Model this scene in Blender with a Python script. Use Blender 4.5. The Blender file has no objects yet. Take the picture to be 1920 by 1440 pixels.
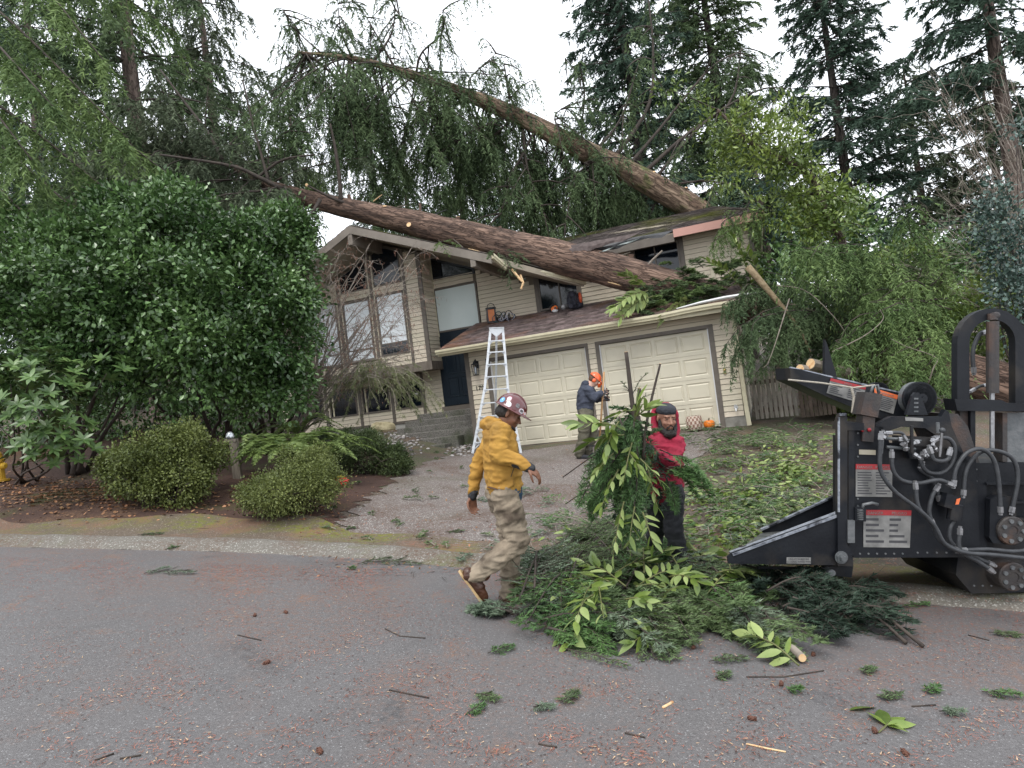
import bpy, bmesh, math, random
import numpy as np
from mathutils import Vector, Matrix, noise
random.seed(7); np.random.seed(7)
RNG = np.random.default_rng(11)
SC = bpy.context.scene
COL = SC.collection
# ---------------------------------------------------------------- camera, sky, sun, exposure
F = 1200.0                                   # focal length in photo pixels (1920 wide)
CAMLOC = Vector((0.0, 0.0, 1.6))
RX, RY = math.radians(-1.85), math.radians(-7.0)
C2W = (Matrix.Rotation(RX, 3, 'X') @ Matrix.Rotation(RY, 3, 'Y')).transposed()   # columns: right, forward, up
C2Wn = np.array(C2W)
cam_d = bpy.data.cameras.new('camera'); cam = bpy.data.objects.new('camera', cam_d); COL.objects.link(cam)
cam_d.sensor_width = 36.0; cam_d.lens = 36.0 * F / 1920.0; cam_d.clip_start = 0.05; cam_d.clip_end = 600.0
_r, _f, _u = C2W.col[0], C2W.col[1], C2W.col[2]
cam.matrix_world = Matrix.Translation(CAMLOC) @ Matrix(((_r[0], _u[0], -_f[0]), (_r[1], _u[1], -_f[1]), (_r[2], _u[2], -_f[2]))).to_4x4()
SC.camera = cam
world = bpy.data.worlds.new("World"); SC.world = world; world.use_nodes = True
wn = world.node_tree.nodes; wl = world.node_tree.links; wn.clear()
SUN_EL, SUN_AZ = math.radians(58), math.radians(200)
sky = wn.new('ShaderNodeTexSky'); sky.sky_type = 'NISHITA'; sky.sun_disc = False
sky.sun_elevation = SUN_EL; sky.sun_rotation = SUN_AZ; sky.dust_density = 3.0; sky.air_density = 1.0
# a closed overcast deck: pale cloud over the blue of the Nishita sky, thinner in a few places
tc = wn.new('ShaderNodeTexCoord'); nz = wn.new('ShaderNodeTexNoise'); nz.inputs['Scale'].default_value = 2.2; nz.inputs['Detail'].default_value = 6
cr = wn.new('ShaderNodeValToRGB'); cr.color_ramp.elements[0].position = 0.28; cr.color_ramp.elements[0].color = (.82, .82, .82, 1)
cr.color_ramp.elements[1].position = 0.5; cr.color_ramp.elements[1].color = (.97, .97, .97, 1)
mx = wn.new('ShaderNodeMix'); mx.data_type = 'RGBA'; mx.inputs[7].default_value = (9.3, 9.7, 10.3, 1)
bg = wn.new('ShaderNodeBackground'); bg.inputs[1].default_value = 0.12; wo = wn.new('ShaderNodeOutputWorld')
wl.new(tc.outputs['Generated'], nz.inputs['Vector']); wl.new(nz.outputs['Fac'], cr.inputs[0]); wl.new(cr.outputs[0], mx.inputs[0])
wl.new(sky.outputs[0], mx.inputs[6]); wl.new(mx.outputs[2], bg.inputs[0]); wl.new(bg.outputs[0], wo.inputs[0])
sun_d = bpy.data.lights.new('sun', 'SUN'); sun_d.energy = 1.3; sun_d.angle = math.radians(25); sun_d.color = (1.0, 0.97, 0.92)
sun = bpy.data.objects.new('sun', sun_d); COL.objects.link(sun); sun.location = (0, 0, 30)
_sd = Vector((math.sin(SUN_AZ) * math.cos(SUN_EL), math.cos(SUN_AZ) * math.cos(SUN_EL), math.sin(SUN_EL)))
sun.rotation_euler = (-_sd).to_track_quat('-Z', 'Y').to_euler()
SC.view_settings.view_transform = 'Standard'; SC.view_settings.look = 'None'; SC.view_settings.gamma = 1.0
SC.view_settings.exposure = 0.68; SC.view_settings.use_curve_mapping = False
SC.cycles.max_bounces = 5; SC.cycles.diffuse_bounces = 3; SC.cycles.glossy_bounces = 2; SC.cycles.transmission_bounces = 4
SC.cycles.transparent_max_bounces = 6

# ---------------------------------------------------------------- coordinates
def P(px, py, D):
    """the point seen at photo pixel (px, py) at depth D metres along the view axis"""
    return CAMLOC + C2W @ Vector(((px - 960) / F * D, D, (720 - py) / F * D))
def Cm(X, D, Z):
    """the frame of the sloping street: X right, D ahead, Z square to the street's crossfall"""
    return CAMLOC + C2W @ Vector((X, D, Z))
STREET = Matrix.Translation(CAMLOC) @ C2W.to_4x4()
HYAW = math.radians(-21.4)
HOUSE = Matrix.Translation(CAMLOC + C2W @ Vector((2.352, 15.076, -1.221))) @ Matrix.Rotation(HYAW, 4, 'Z')
def H(x, y, z): return HOUSE @ Vector((x, y, z))
HINV = HOUSE.inverted()
W2C = C2W.transposed()
def to_cam(p): return W2C @ (Vector(p) - CAMLOC)

# ---------------------------------------------------------------- materials
def nd(nt, typ, **kw):
    n = nt.nodes.new(typ)
    for k, v in kw.items():
        if k.startswith('i_'):
            n.inputs[k[2:].replace('_', ' ')].default_value = v
        else: setattr(n, k, v)
    return n
def mat(name, c1, c2=None, scale=8.0, rough=0.6, bump=0.0, bscale=None, spec=0.5, metal=0.0, stretch=(1, 1, 1), coord='Object',
        lo=0.35, hi=0.65, c3=None, s3=1.0, t3=(0.55, 0.7), rand=0.0, coat=0.0, detail=6.0, trans=0.0, rough2=None, randc=None):
    m = bpy.data.materials.new(name); m.use_nodes = True; nt = m.node_tree; L = nt.links
    b = nt.nodes['Principled BSDF']
    b.inputs['Roughness'].default_value = rough; b.inputs['Metallic'].default_value = metal
    b.inputs['Specular IOR Level'].default_value = spec; b.inputs['Coat Weight'].default_value = coat
    if c2 is None: c2 = tuple(x * 0.8 for x in c1)
    t = nd(nt, 'ShaderNodeTexCoord'); mp = nd(nt, 'ShaderNodeMapping'); mp.inputs['Scale'].default_value = stretch
    L.new(t.outputs[coord], mp.inputs[0])
    n = nd(nt, 'ShaderNodeTexNoise'); n.inputs['Scale'].default_value = scale; n.inputs['Detail'].default_value = detail
    L.new(mp.outputs[0], n.inputs['Vector'])
    r = nd(nt, 'ShaderNodeValToRGB'); r.color_ramp.elements[0].position = lo; r.color_ramp.elements[1].position = hi
    r.color_ramp.elements[0].color = (*c1, 1); r.color_ramp.elements[1].color = (*c2, 1)
    L.new(n.outputs['Fac'], r.inputs[0]); out = r.outputs[0]
    if c3 is not None:
        n3 = nd(nt, 'ShaderNodeTexNoise'); n3.inputs['Scale'].default_value = s3; n3.inputs['Detail'].default_value = 5.0
        L.new(mp.outputs[0], n3.inputs['Vector'])
        r3 = nd(nt, 'ShaderNodeValToRGB'); r3.color_ramp.elements[0].position = t3[0]; r3.color_ramp.elements[1].position = t3[1]
        L.new(n3.outputs['Fac'], r3.inputs[0])
        mm = nd(nt, 'ShaderNodeMix', data_type='RGBA'); L.new(r3.outputs[0], mm.inputs[0]); L.new(out, mm.inputs[6]); mm.inputs[7].default_value = (*c3, 1); out = mm.outputs[2]
    if rand > 0:
        g = nd(nt, 'ShaderNodeNewGeometry') ; oi = nd(nt, 'ShaderNodeObjectInfo')
        ad = nd(nt, 'ShaderNodeMath', operation='ADD'); L.new(g.outputs['Random Per Island'], ad.inputs[0]); L.new(oi.outputs['Random'], ad.inputs[1])
        fr = nd(nt, 'ShaderNodeMath', operation='FRACT'); L.new(ad.outputs[0], fr.inputs[0])
        mm = nd(nt, 'ShaderNodeMix', data_type='RGBA'); L.new(fr.outputs[0], mm.inputs[0])
        hv = nd(nt, 'ShaderNodeHueSaturation'); L.new(out, hv.inputs['Color']); hv.inputs['Value'].default_value = 1 - rand
        if randc is not None:
            L.new(hv.outputs[0], mm.inputs[6]); mm.inputs[7].default_value = (*randc, 1)
        else:
            h2 = nd(nt, 'ShaderNodeHueSaturation'); L.new(out, h2.inputs['Color']); h2.inputs['Value'].default_value = 1 + rand; h2.inputs['Hue'].default_value = 0.48
            L.new(hv.outputs[0], mm.inputs[6]); L.new(h2.outputs[0], mm.inputs[7])
        out = mm.outputs[2]
    L.new(out, b.inputs['Base Color'])
    if rough2 is not None:
        rr = nd(nt, 'ShaderNodeMapRange'); rr.inputs[3].default_value = rough; rr.inputs[4].default_value = rough2
        n4 = nd(nt, 'ShaderNodeTexNoise'); n4.inputs['Scale'].default_value = scale * .3; L.new(mp.outputs[0], n4.inputs['Vector'])
        rr.inputs[1].default_value = .35; rr.inputs[2].default_value = .65
        L.new(n4.outputs['Fac'], rr.inputs[0]); L.new(rr.outputs[0], b.inputs['Roughness'])
    if bump > 0:
        nb = nd(nt, 'ShaderNodeTexNoise'); nb.inputs['Scale'].default_value = bscale or scale * 3; nb.inputs['Detail'].default_value = 8.0
        L.new(mp.outputs[0], nb.inputs['Vector'])
        bp = nd(nt, 'ShaderNodeBump'); bp.inputs['Strength'].default_value = min(1.0, bump); bp.inputs['Distance'].default_value = 0.02 * max(1, bump)
        L.new(nb.outputs['Fac'], bp.inputs['Height']); L.new(bp.outputs[0], b.inputs['Normal'])
    if trans > 0:
        tr = nd(nt, 'ShaderNodeBsdfTranslucent'); L.new(out, tr.inputs[0]); ms = nd(nt, 'ShaderNodeMixShader'); ms.inputs[0].default_value = trans
        L.new(b.outputs[0], ms.inputs[1]); L.new(tr.outputs[0], ms.inputs[2]); L.new(ms.outputs[0], nt.nodes['Material Output'].inputs[0])
    return m

# ---------------------------------------------------------------- mesh building
class MB:
    def __init__(s): s.v = []; s.f = []; s.m = []; s.mi = 0
    def add(s, vs, fs):
        n = len(s.v); s.v += [tuple(v) for v in vs]; s.f += [tuple(i + n for i in f) for f in fs]; s.m += [s.mi] * len(fs); return s
    def box(s, a, b, M=None):
        x0, y0, z0 = a; x1, y1, z1 = b
        vs = [Vector(p) for p in ((x0, y0, z0), (x1, y0, z0), (x1, y1, z0), (x0, y1, z0), (x0, y0, z1), (x1, y0, z1), (x1, y1, z1), (x0, y1, z1))]
        if M is not None: vs = [M @ v for v in vs]
        return s.add(vs, [(0, 3, 2, 1), (4, 5, 6, 7), (0, 1, 5, 4), (1, 2, 6, 5), (2, 3, 7, 6), (3, 0, 4, 7)])
    def prism(s, pts, off):
        """closed polygon pts (3-D) pushed along the vector off"""
        pts = [Vector(p) for p in pts]; off = Vector(off); n = len(pts)
        return s.add(pts + [p + off for p in pts], [tuple(range(n - 1, -1, -1)), tuple(range(n, 2 * n))] + [(i, (i + 1) % n, n + (i + 1) % n, n + i) for i in range(n)])
    def bar(s, a, b, w, h, up=(0, 0, 1)):
        a = Vector(a); b = Vector(b); d = (b - a).normalized(); x = d.cross(Vector(up))
        if x.length < 1e-4: x = d.cross(Vector((1, 0, 0)))
        x.normalize(); z = x.cross(d)
        c = [(-w / 2, -h / 2), (w / 2, -h / 2), (w / 2, h / 2), (-w / 2, h / 2)]
        vs = [a + x * i + z * j for i, j in c] + [b + x * i + z * j for i, j in c]
        return s.add(vs, [(0, 1, 2, 3), (7, 6, 5, 4), (0, 4, 5, 1), (1, 5, 6, 2), (2, 6, 7, 3), (3, 7, 4, 0)])
    def tube(s, pts, rad, n=8, cap=True, rough=0.0, flat=1.0):
        pts = [Vector(p) for p in pts]; k = len(pts)
        if not hasattr(rad, '__len__'): rad = [rad] * k
        x = None; rings = []
        for i, p in enumerate(pts):
            d = (pts[min(i + 1, k - 1)] - pts[max(i - 1, 0)])
            if d.length < 1e-9: d = Vector((0, 0, 1))
            d.normalize()
            if x is None:
                x = d.cross(Vector((0, 0, 1)) if abs(d.z) < .9 else Vector((1, 0, 0)))
            x = (x - d * x.dot(d)); x.normalize(); y = d.cross(x)
            ring = []
            for j in range(n):
                a = 2 * math.pi * j / n; r = rad[i]
                if rough: r *= 1 + rough * noise.noise(Vector((math.cos(a) * 2.3 + i * .6, math.sin(a) * 2.3, i * .45)))
                ring.append(p + (x * math.cos(a) + y * math.sin(a) * flat) * r)
            rings.append(ring)
        vs = [v for r in rings for v in r]
        fs = [(i * n + j, i * n + (j + 1) % n, (i + 1) * n + (j + 1) % n, (i + 1) * n + j) for i in range(k - 1) for j in range(n)]
        if cap: fs += [tuple(range(n - 1, -1, -1)), tuple(range((k - 1) * n, k * n))]
        return s.add(vs, fs)
    def lathe(s, prof, c=(0, 0, 0), axis=(0, 0, 1), n=16):
        """prof: (radius, height) along the axis"""
        ax = Vector(axis).normalized(); x = ax.cross(Vector((0, 1, 0)) if abs(ax.y) < .9 else Vector((1, 0, 0))).normalized(); y = ax.cross(x); c = Vector(c)
        vs = [c + ax * h + (x * math.cos(2 * math.pi * j / n) + y * math.sin(2 * math.pi * j / n)) * r for r, h in prof for j in range(n)]
        k = len(prof)
        fs = [(i * n + j, i * n + (j + 1) % n, (i + 1) * n + (j + 1) % n, (i + 1) * n + j) for i in range(k - 1) for j in range(n)]
        fs += [tuple(range(n - 1, -1, -1)), tuple(range((k - 1) * n, k * n))]
        return s.add(vs, fs)
    def ball(s, c, r, n=10, m=7, M=None):
        c = Vector(c); r = (r, r, r) if not hasattr(r, '__len__') else r; vs = []
        for i in range(1, m):
            t = math.pi * i / m
            for j in range(n):
                a = 2 * math.pi * j / n; vs.append(Vector((r[0] * math.sin(t) * math.cos(a), r[1] * math.sin(t) * math.sin(a), r[2] * math.cos(t))))
        vs += [Vector((0, 0, r[2])), Vector((0, 0, -r[2]))]
        if M is not None: vs = [M @ v for v in vs]
        vs = [v + c for v in vs]; k = len(vs)
        fs = [(i * n + j, (i + 1) * n + j, (i + 1) * n + (j + 1) % n, i * n + (j + 1) % n) for i in range(m - 2) for j in range(n)]
        fs += [(k - 2, j, (j + 1) % n) for j in range(n)] + [(k - 1, (m - 2) * n + (j + 1) % n, (m - 2) * n + j) for j in range(n)]
        return s.add(vs, fs)
    def mesh(s, name, mats, smooth=False, inv=None):
        me = bpy.data.meshes.new(name)
        vs = s.v if inv is None else [tuple(inv @ Vector(v)) for v in s.v]
        me.from_pydata(vs, [], s.f)
        if not isinstance(mats, (list, tuple)): mats = [mats]
        for m in mats: me.materials.append(m)
        if len(mats) > 1: me.polygons.foreach_set('material_index', s.m)
        if smooth: me.polygons.foreach_set('use_smooth', [True] * len(me.polygons))
        me.update(); return me

MW = {}                                       # world matrices of the thing roots, kept by name
def _props(o, label, cat, group, kind):
    if label: o['label'] = label
    if cat: o['category'] = cat
    if group: o['group'] = group
    if kind: o['kind'] = kind
def root(name, M, label, cat, group=None):
    o = bpy.data.objects.new(name, None); COL.objects.link(o); o.empty_display_size = .2
    if not isinstance(M, Matrix): M = Matrix.Translation(Vector(M))
    o.matrix_world = M; MW[o.name] = M.copy(); _props(o, label, cat, group, None); return o
def put(name, mesh, parent=None, label=None, cat=None, group=None, kind=None, loc=None, scale=None, rot=None, M=None):
    o = bpy.data.objects.new(name, mesh); COL.objects.link(o)
    if parent is not None:
        o.parent = parent; MW[o.name] = MW[parent.name]
    else: MW[o.name] = Matrix.Identity(4)
    if M is not None: o.matrix_local = M; MW[o.name] = (MW[parent.name] if parent is not None else Matrix.Identity(4)) @ M
    if loc is not None: o.location = loc
    if rot is not None: o.rotation_euler = rot
    if scale is not None: o.scale = scale
    _props(o, label, cat, group, kind); return o
def part(name, mb, m, parent, smooth=False, wc=False, kind=None, label=None):
    """a part of a thing; wc: the builder holds world coordinates"""
    inv = MW[parent.name].inverted() if wc else None
    return put(name, mb.mesh(name, m, smooth, inv), parent, label=label, kind=kind)
def npmesh(name, V, Fc, mats, smooth=False, mi=None):
    """V (n,3) float, Fc (k,3) or (k,4) int numpy arrays"""
    me = bpy.data.meshes.new(name); k, c = Fc.shape
    me.vertices.add(len(V)); me.vertices.foreach_set('co', np.ascontiguousarray(V, dtype=np.float32).ravel())
    me.loops.add(k * c); me.loops.foreach_set('vertex_index', np.ascontiguousarray(Fc, dtype=np.int32).ravel())
    me.polygons.add(k); me.polygons.foreach_set('loop_start', np.arange(0, k * c, c, dtype=np.int32))
    if not isinstance(mats, (list, tuple)): mats = [mats]
    for m in mats: me.materials.append(m)
    if mi is not None: me.polygons.foreach_set('material_index', mi.astype(np.int32))
    if smooth: me.polygons.foreach_set('use_smooth', np.ones(k, dtype=bool))
    me.update(calc_edges=True); return me

# ---------------------------------------------------------------- colours of the place
CREAM = mat('cream_siding_paint', (.53, .475, .355), (.60, .545, .42), 3.0, .62, .12, 30, rand=.07, c3=(.42, .37, .27), s3=1.2, t3=(.5, .85))
CREAM_TRIM = mat('cream_gutter_paint', (.58, .53, .37), (.50, .45, .31), 5.0, .45, .05, c3=(.25, .22, .15), s3=3, t3=(.62, .85))
TRIM = mat('grey_brown_trim_paint', (.105, .088, .072), (.135, .115, .095), 6.0, .6, .1)
SOFFIT = mat('soffit_paint', (.30, .26, .20), (.36, .31, .24), 4.0, .7)
FASCIA = mat('fascia_paint', (.17, .145, .12), (.215, .185, .155), 4.0, .6)
DOORPAINT = mat('navy_door_paint', (.006, .012, .020), (.009, .017, .026), 4.0, .4, spec=.25)
DARKWIN = mat('dark_window_glass', (.004, .006, .010), (.006, .010, .016), 1.2, .06, 0, spec=.5)
BLIND = mat('pale_window_shade', (.56, .63, .61), (.62, .68, .66), 1.0, .25, spec=.4)
BLIND2 = mat('pale_bay_window', (.66, .70, .72), (.72, .75, .77), 2.0, .12)  # even pale tone of the bay window panes
DOORP = mat('garage_door_paint', (.57, .525, .41), (.60, .555, .435), 2.0, .5, .04, c3=(.46, .42, .33), s3=1.3, t3=(.5, .8))
WHITE = mat('white_vinyl', (.66, .66, .66), (.6, .6, .6), 6.0, .45)
CONC = mat('concrete', (.20, .19, .165), (.28, .265, .235), 6.0, .85, .4, 60, c3=(.11, .10, .08), s3=2.0)
AGG = mat('exposed_aggregate_concrete', (.05, .047, .042), (.24, .225, .20), 55.0, .8, .8, 90, c3=(.05, .06, .03), s3=1.7, t3=(.5, .7), detail=3)
SHINGLE = mat('asphalt_shingle', (.105, .082, .076), (.20, .16, .148), 5.0, .85, .4, 120, spec=.15, rand=.30, c3=(.21, .125, .075), s3=.9, t3=(.52, .72))
SHINGLE2 = mat('mossy_asphalt_shingle', (.07, .06, .055), (.125, .108, .10), 5.0, .9, .5, 120, spec=.12, rand=.30, c3=(.10, .11, .035), s3=.8, t3=(.46, .66))
PINK = mat('primed_pink_fascia', (.50, .27, .22), (.46, .25, .2), 3.0, .6)
FELT = mat('torn_roofing_felt', (.012, .013, .015), (.03, .03, .033), 9.0, .45, .5, 20)
METAL = mat('worn_white_metal', (.55, .56, .57), (.65, .66, .67), 9.0, .35, .1, metal=.5)
BLACKP = mat('black_iron', (.008, .009, .012), (.014, .015, .018), 5.0, .4)
# ---------------------------------------------------------------- vegetation builders (numpy)
UP = np.array([0, 0, 1.0])
def unit(a): return a / np.maximum(1e-9, np.linalg.norm(a, axis=-1, keepdims=True))
def curve(pts, n=24):
    """smooth polyline through pts"""
    pts = np.array(pts, float)
    if len(pts) == 2: s = np.linspace(0, 1, n)[:, None]; return pts[0] * (1 - s) + pts[1] * s
    P_ = np.vstack([2 * pts[0] - pts[1], pts, 2 * pts[-1] - pts[-2]]); out = []
    m = len(pts) - 1
    for q in np.linspace(0, m - 1e-6, n):
        i = int(q); t = q - i; a, b, c, d = P_[i:i + 4]
        out.append(.5 * ((2 * b) + (c - a) * t + (2 * a - 5 * b + 4 * c - d) * t * t + (3 * b - a - 3 * c + d) * t ** 3))
    return np.array(out)
def blades(base, direc, length, width, normal=None):
    """one slim quad-ish triangle pair per blade: (n,3) base and direction"""
    n = len(base); d = unit(direc); r = unit(RNG.normal(size=(n, 3))) if normal is None else normal
    s = unit(np.cross(d, r)); L = length[:, None]; w = width[:, None]
    V = np.stack([base - s * w * 1.05, base + s * w * 1.05, base + d * L * 1.05], 1).reshape(-1, 3)
    i = np.arange(n)[:, None] * 3; return V, i + np.array([[0, 1, 2]])
def tris(base, direc, length, width):
    n = len(base); d = unit(direc); s = unit(np.cross(d, RNG.normal(size=(n, 3)))); w = width[:, None]
    V = np.stack([base - s * w, base + s * w, base + d * length[:, None]], 1).reshape(-1, 3)
    return V, np.arange(n)[:, None] * 3 + np.array([[0, 1, 2]])
def merge(parts):
    V = []; Fc = []; k = 0
    for v, f in parts: V.append(v); Fc.append(f + k); k += len(v)
    return np.vstack(V), np.vstack(Fc)
def sprays(limbs, twig_per_m=9, twig_len=.5, per_twig=16, nl=.12, nw=.018, droop=.7, hang=.5, start=.12, spread=.8, taper=.75, flatness=.0):
    """needle foliage along limb polylines: twigs on both sides that sag, blades along every twig"""
    B = []; Dr = []; Ln = []; Wd = []
    for lb in limbs:
        seg = np.linalg.norm(np.diff(lb, axis=0), axis=1); L = seg.sum(); cs = np.r_[0, np.cumsum(seg)] / max(L, 1e-6)
        n = max(3, int(L * twig_per_m)); t = RNG.uniform(start, 1, n); t.sort()
        p = np.stack([np.interp(t, cs, lb[:, j]) for j in range(3)], 1)
        q = np.stack([np.interp(np.minimum(t + .03, 1.03), np.r_[cs, 1.03], np.r_[lb[:, j], [lb[-1, j] + (lb[-1, j] - lb[-2, j]) * .5]]) for j in range(3)], 1)
        tg = unit(q - p); sd = unit(np.cross(tg, UP) + 1e-6); sg = RNG.choice([-1, 1], n)[:, None]
        dd = unit(sd * sg * spread + tg * RNG.uniform(.3, 1.0, (n, 1)) - UP * droop * RNG.uniform(.3, 1.3, (n, 1)) + RNG.normal(size=(n, 3)) * .18)
        tl = twig_len * (1.05 - taper * t) * RNG.uniform(.5, 1.25, n)
        m = per_twig; s = RNG.uniform(.05, 1, (n, m))
        pos = p[:, None] + dd[:, None] * (s * tl[:, None])[..., None] - UP * (hang * (s ** 2) * tl[:, None])[..., None]
        td = unit(dd[:, None] - UP * (2 * hang * s)[..., None] * .8)
        sx = unit(np.cross(td, UP) + 1e-6); sg2 = np.where(RNG.random((n, m)) < .5, -1, 1)[..., None]
        bd = unit(td * .8 + sx * sg2 * RNG.uniform(.3, .9, (n, m, 1)) + RNG.normal(size=(n, m, 3)) * (.28 * (1 - flatness)))
        B.append(pos.reshape(-1, 3)); Dr.append(bd.reshape(-1, 3)); k = n * m
        Ln.append(nl * RNG.uniform(.6, 1.3, k)); Wd.append(nw * RNG.uniform(.7, 1.3, k))
    return np.vstack(B), np.vstack(Dr), np.concatenate(Ln), np.concatenate(Wd)
def limb(base, direc, L, sag=.25, rise=0., n=9, wob=.05):
    d = unit(np.array(direc, float)); s = np.linspace(0, 1, n)[:, None]
    w = np.cumsum(RNG.normal(size=(n, 3)) * wob * L / n, axis=0); w[0] = 0
    return np.array(base) + d * L * s - UP * sag * L * s ** 2 + UP * rise * L * s + w
def leaf_mesh(base, direc, normal, L, W, cup=.15):
    """pointed leaf of two folded halves (6 verts, 4 tris->2 quads)"""
    n = len(base); d = unit(direc); nn = unit(normal - d * (normal * d).sum(1, keepdims=True)); s = np.cross(d, nn); L = L[:, None]; W = W[:, None]
    V = np.stack([base, base + d * L * .5 - nn * L * .02, base + d * L - nn * L * .10, base + d * L * .30 + s * W + nn * W * cup, base + d * L * .72 + s * W * .8 + nn * W * cup * .6 - nn * L * .04,
                  base + d * L * .30 - s * W + nn * W * cup, base + d * L * .72 - s * W * .8 + nn * W * cup * .6 - nn * L * .04], 1).reshape(-1, 3)
    i = np.arange(n)[:, None] * 7
    return V, np.vstack([i + np.array([[0, 3, 4, 1]]), i + np.array([[1, 4, 2, 2]]), i + np.array([[0, 1, 6, 5]]), i + np.array([[1, 2, 2, 6]])]) if False else np.vstack([i + np.array([[0, 1, 4, 3]]), i + np.array([[0, 5, 6, 1]]), i + np.array([[1, 6, 2, 4]])])
def leaf4(base, direc, normal, L, W, cup=.2):
    d = unit(direc); nn = unit(normal - d * (normal * d).sum(1, keepdims=True)); s = np.cross(d, nn); L = L[:, None]; W = W[:, None] * 1.15
    V = np.stack([base, base + d * L * .45 + s * W + nn * W * cup, base + d * L - nn * L * .08, base + d * L * .45 - s * W + nn * W * cup], 1).reshape(-1, 3)
    i = np.arange(len(base))[:, None] * 4; return V, np.vstack([i + np.array([[0, 2, 1]]), i + np.array([[0, 3, 2]])])
def crown_leaves(blobs, nclus, per, L, W, cr=.16, up=.5, shell=(.72, 1.04), drop=0., simple=True, gap=.55):
    """leaf clusters over the shells of ellipsoid blobs [(centre, radii)]: returns V, F"""
    vol = np.array([b[1][0] * b[1][2] for b in blobs]); vol = vol / vol.sum(); Bs = []; Ds = []; Ns = []
    for (c, r), f in zip(blobs, vol):
        k = int(nclus * f); u = unit(RNG.normal(size=(k, 3))); c = np.array(c); r = np.array(r)
        rad = RNG.uniform(*shell, (k, 1)) + .10 * np.sin(u[:, :1] * 9 + 1) * np.sin(u[:, 2:] * 8)
        cc = c + u * r * rad; out = unit(u / r)
        if gap > 0:      # whole shoots missing here and there, so that the crown has holes
            f_ = 2.6 / max(.25, float(r.max()) ** .5); nn_ = np.sin(cc[:, 0] * f_ * 1.9 + 1 + 1.3 * np.sin(cc[:, 2] * f_)) * np.sin(cc[:, 2] * f_ * 2.1 + cc[:, 1]) + .55 * np.sin(cc[:, 0] * f_ * 4.3 + cc[:, 1] * 5) * np.sin(cc[:, 2] * f_ * 4.7)
            kp = nn_ + RNG.uniform(-.35, .35, k) > gap - .9; cc = cc[kp]; out = out[kp]; k = len(cc)
        q = RNG.normal(size=(k, per, 3)) * cr * .6; pos = cc[:, None] + q
        dr = unit(out[:, None] * .7 + q / cr * .6 + RNG.normal(size=(k, per, 3)) * .45 - UP * drop)
        nr = unit(out[:, None] * .6 + UP * up + RNG.normal(size=(k, per, 3)) * .45)
        Bs.append(pos.reshape(-1, 3)); Ds.append(dr.reshape(-1, 3)); Ns.append(nr.reshape(-1, 3))
    B = np.vstack(Bs); k = len(B)
    return (leaf4 if simple else leaf_mesh)(B, np.vstack(Ds), np.vstack(Ns), L * RNG.uniform(.65, 1.2, k), W * RNG.uniform(.7, 1.2, k))
def toloc(V, par): 
    M = np.array(MW[par.name].inverted()); return V @ M[:3, :3].T + M[:3, 3]
def fol(name, VF, m, par, kind='stuff', smooth=False, **k):
    return put(name, npmesh(name, toloc(VF[0], par), VF[1], m, smooth), par, kind=kind, **k)
def tubes(name, lines, r0, r1, m, par, n=5, kind='stuff', label=None):
    b = MB()
    for i, l in enumerate(lines):
        a = r0[i] if hasattr(r0, '__len__') else r0; z = r1[i] if hasattr(r1, '__len__') else r1; k = len(l)
        b.tube([Vector(q) for q in l], [a + (z - a) * j / (k - 1) for j in range(k)], n, cap=True)
    return part(name, b, m, par, smooth=True, wc=True, kind=kind, label=label)

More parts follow.
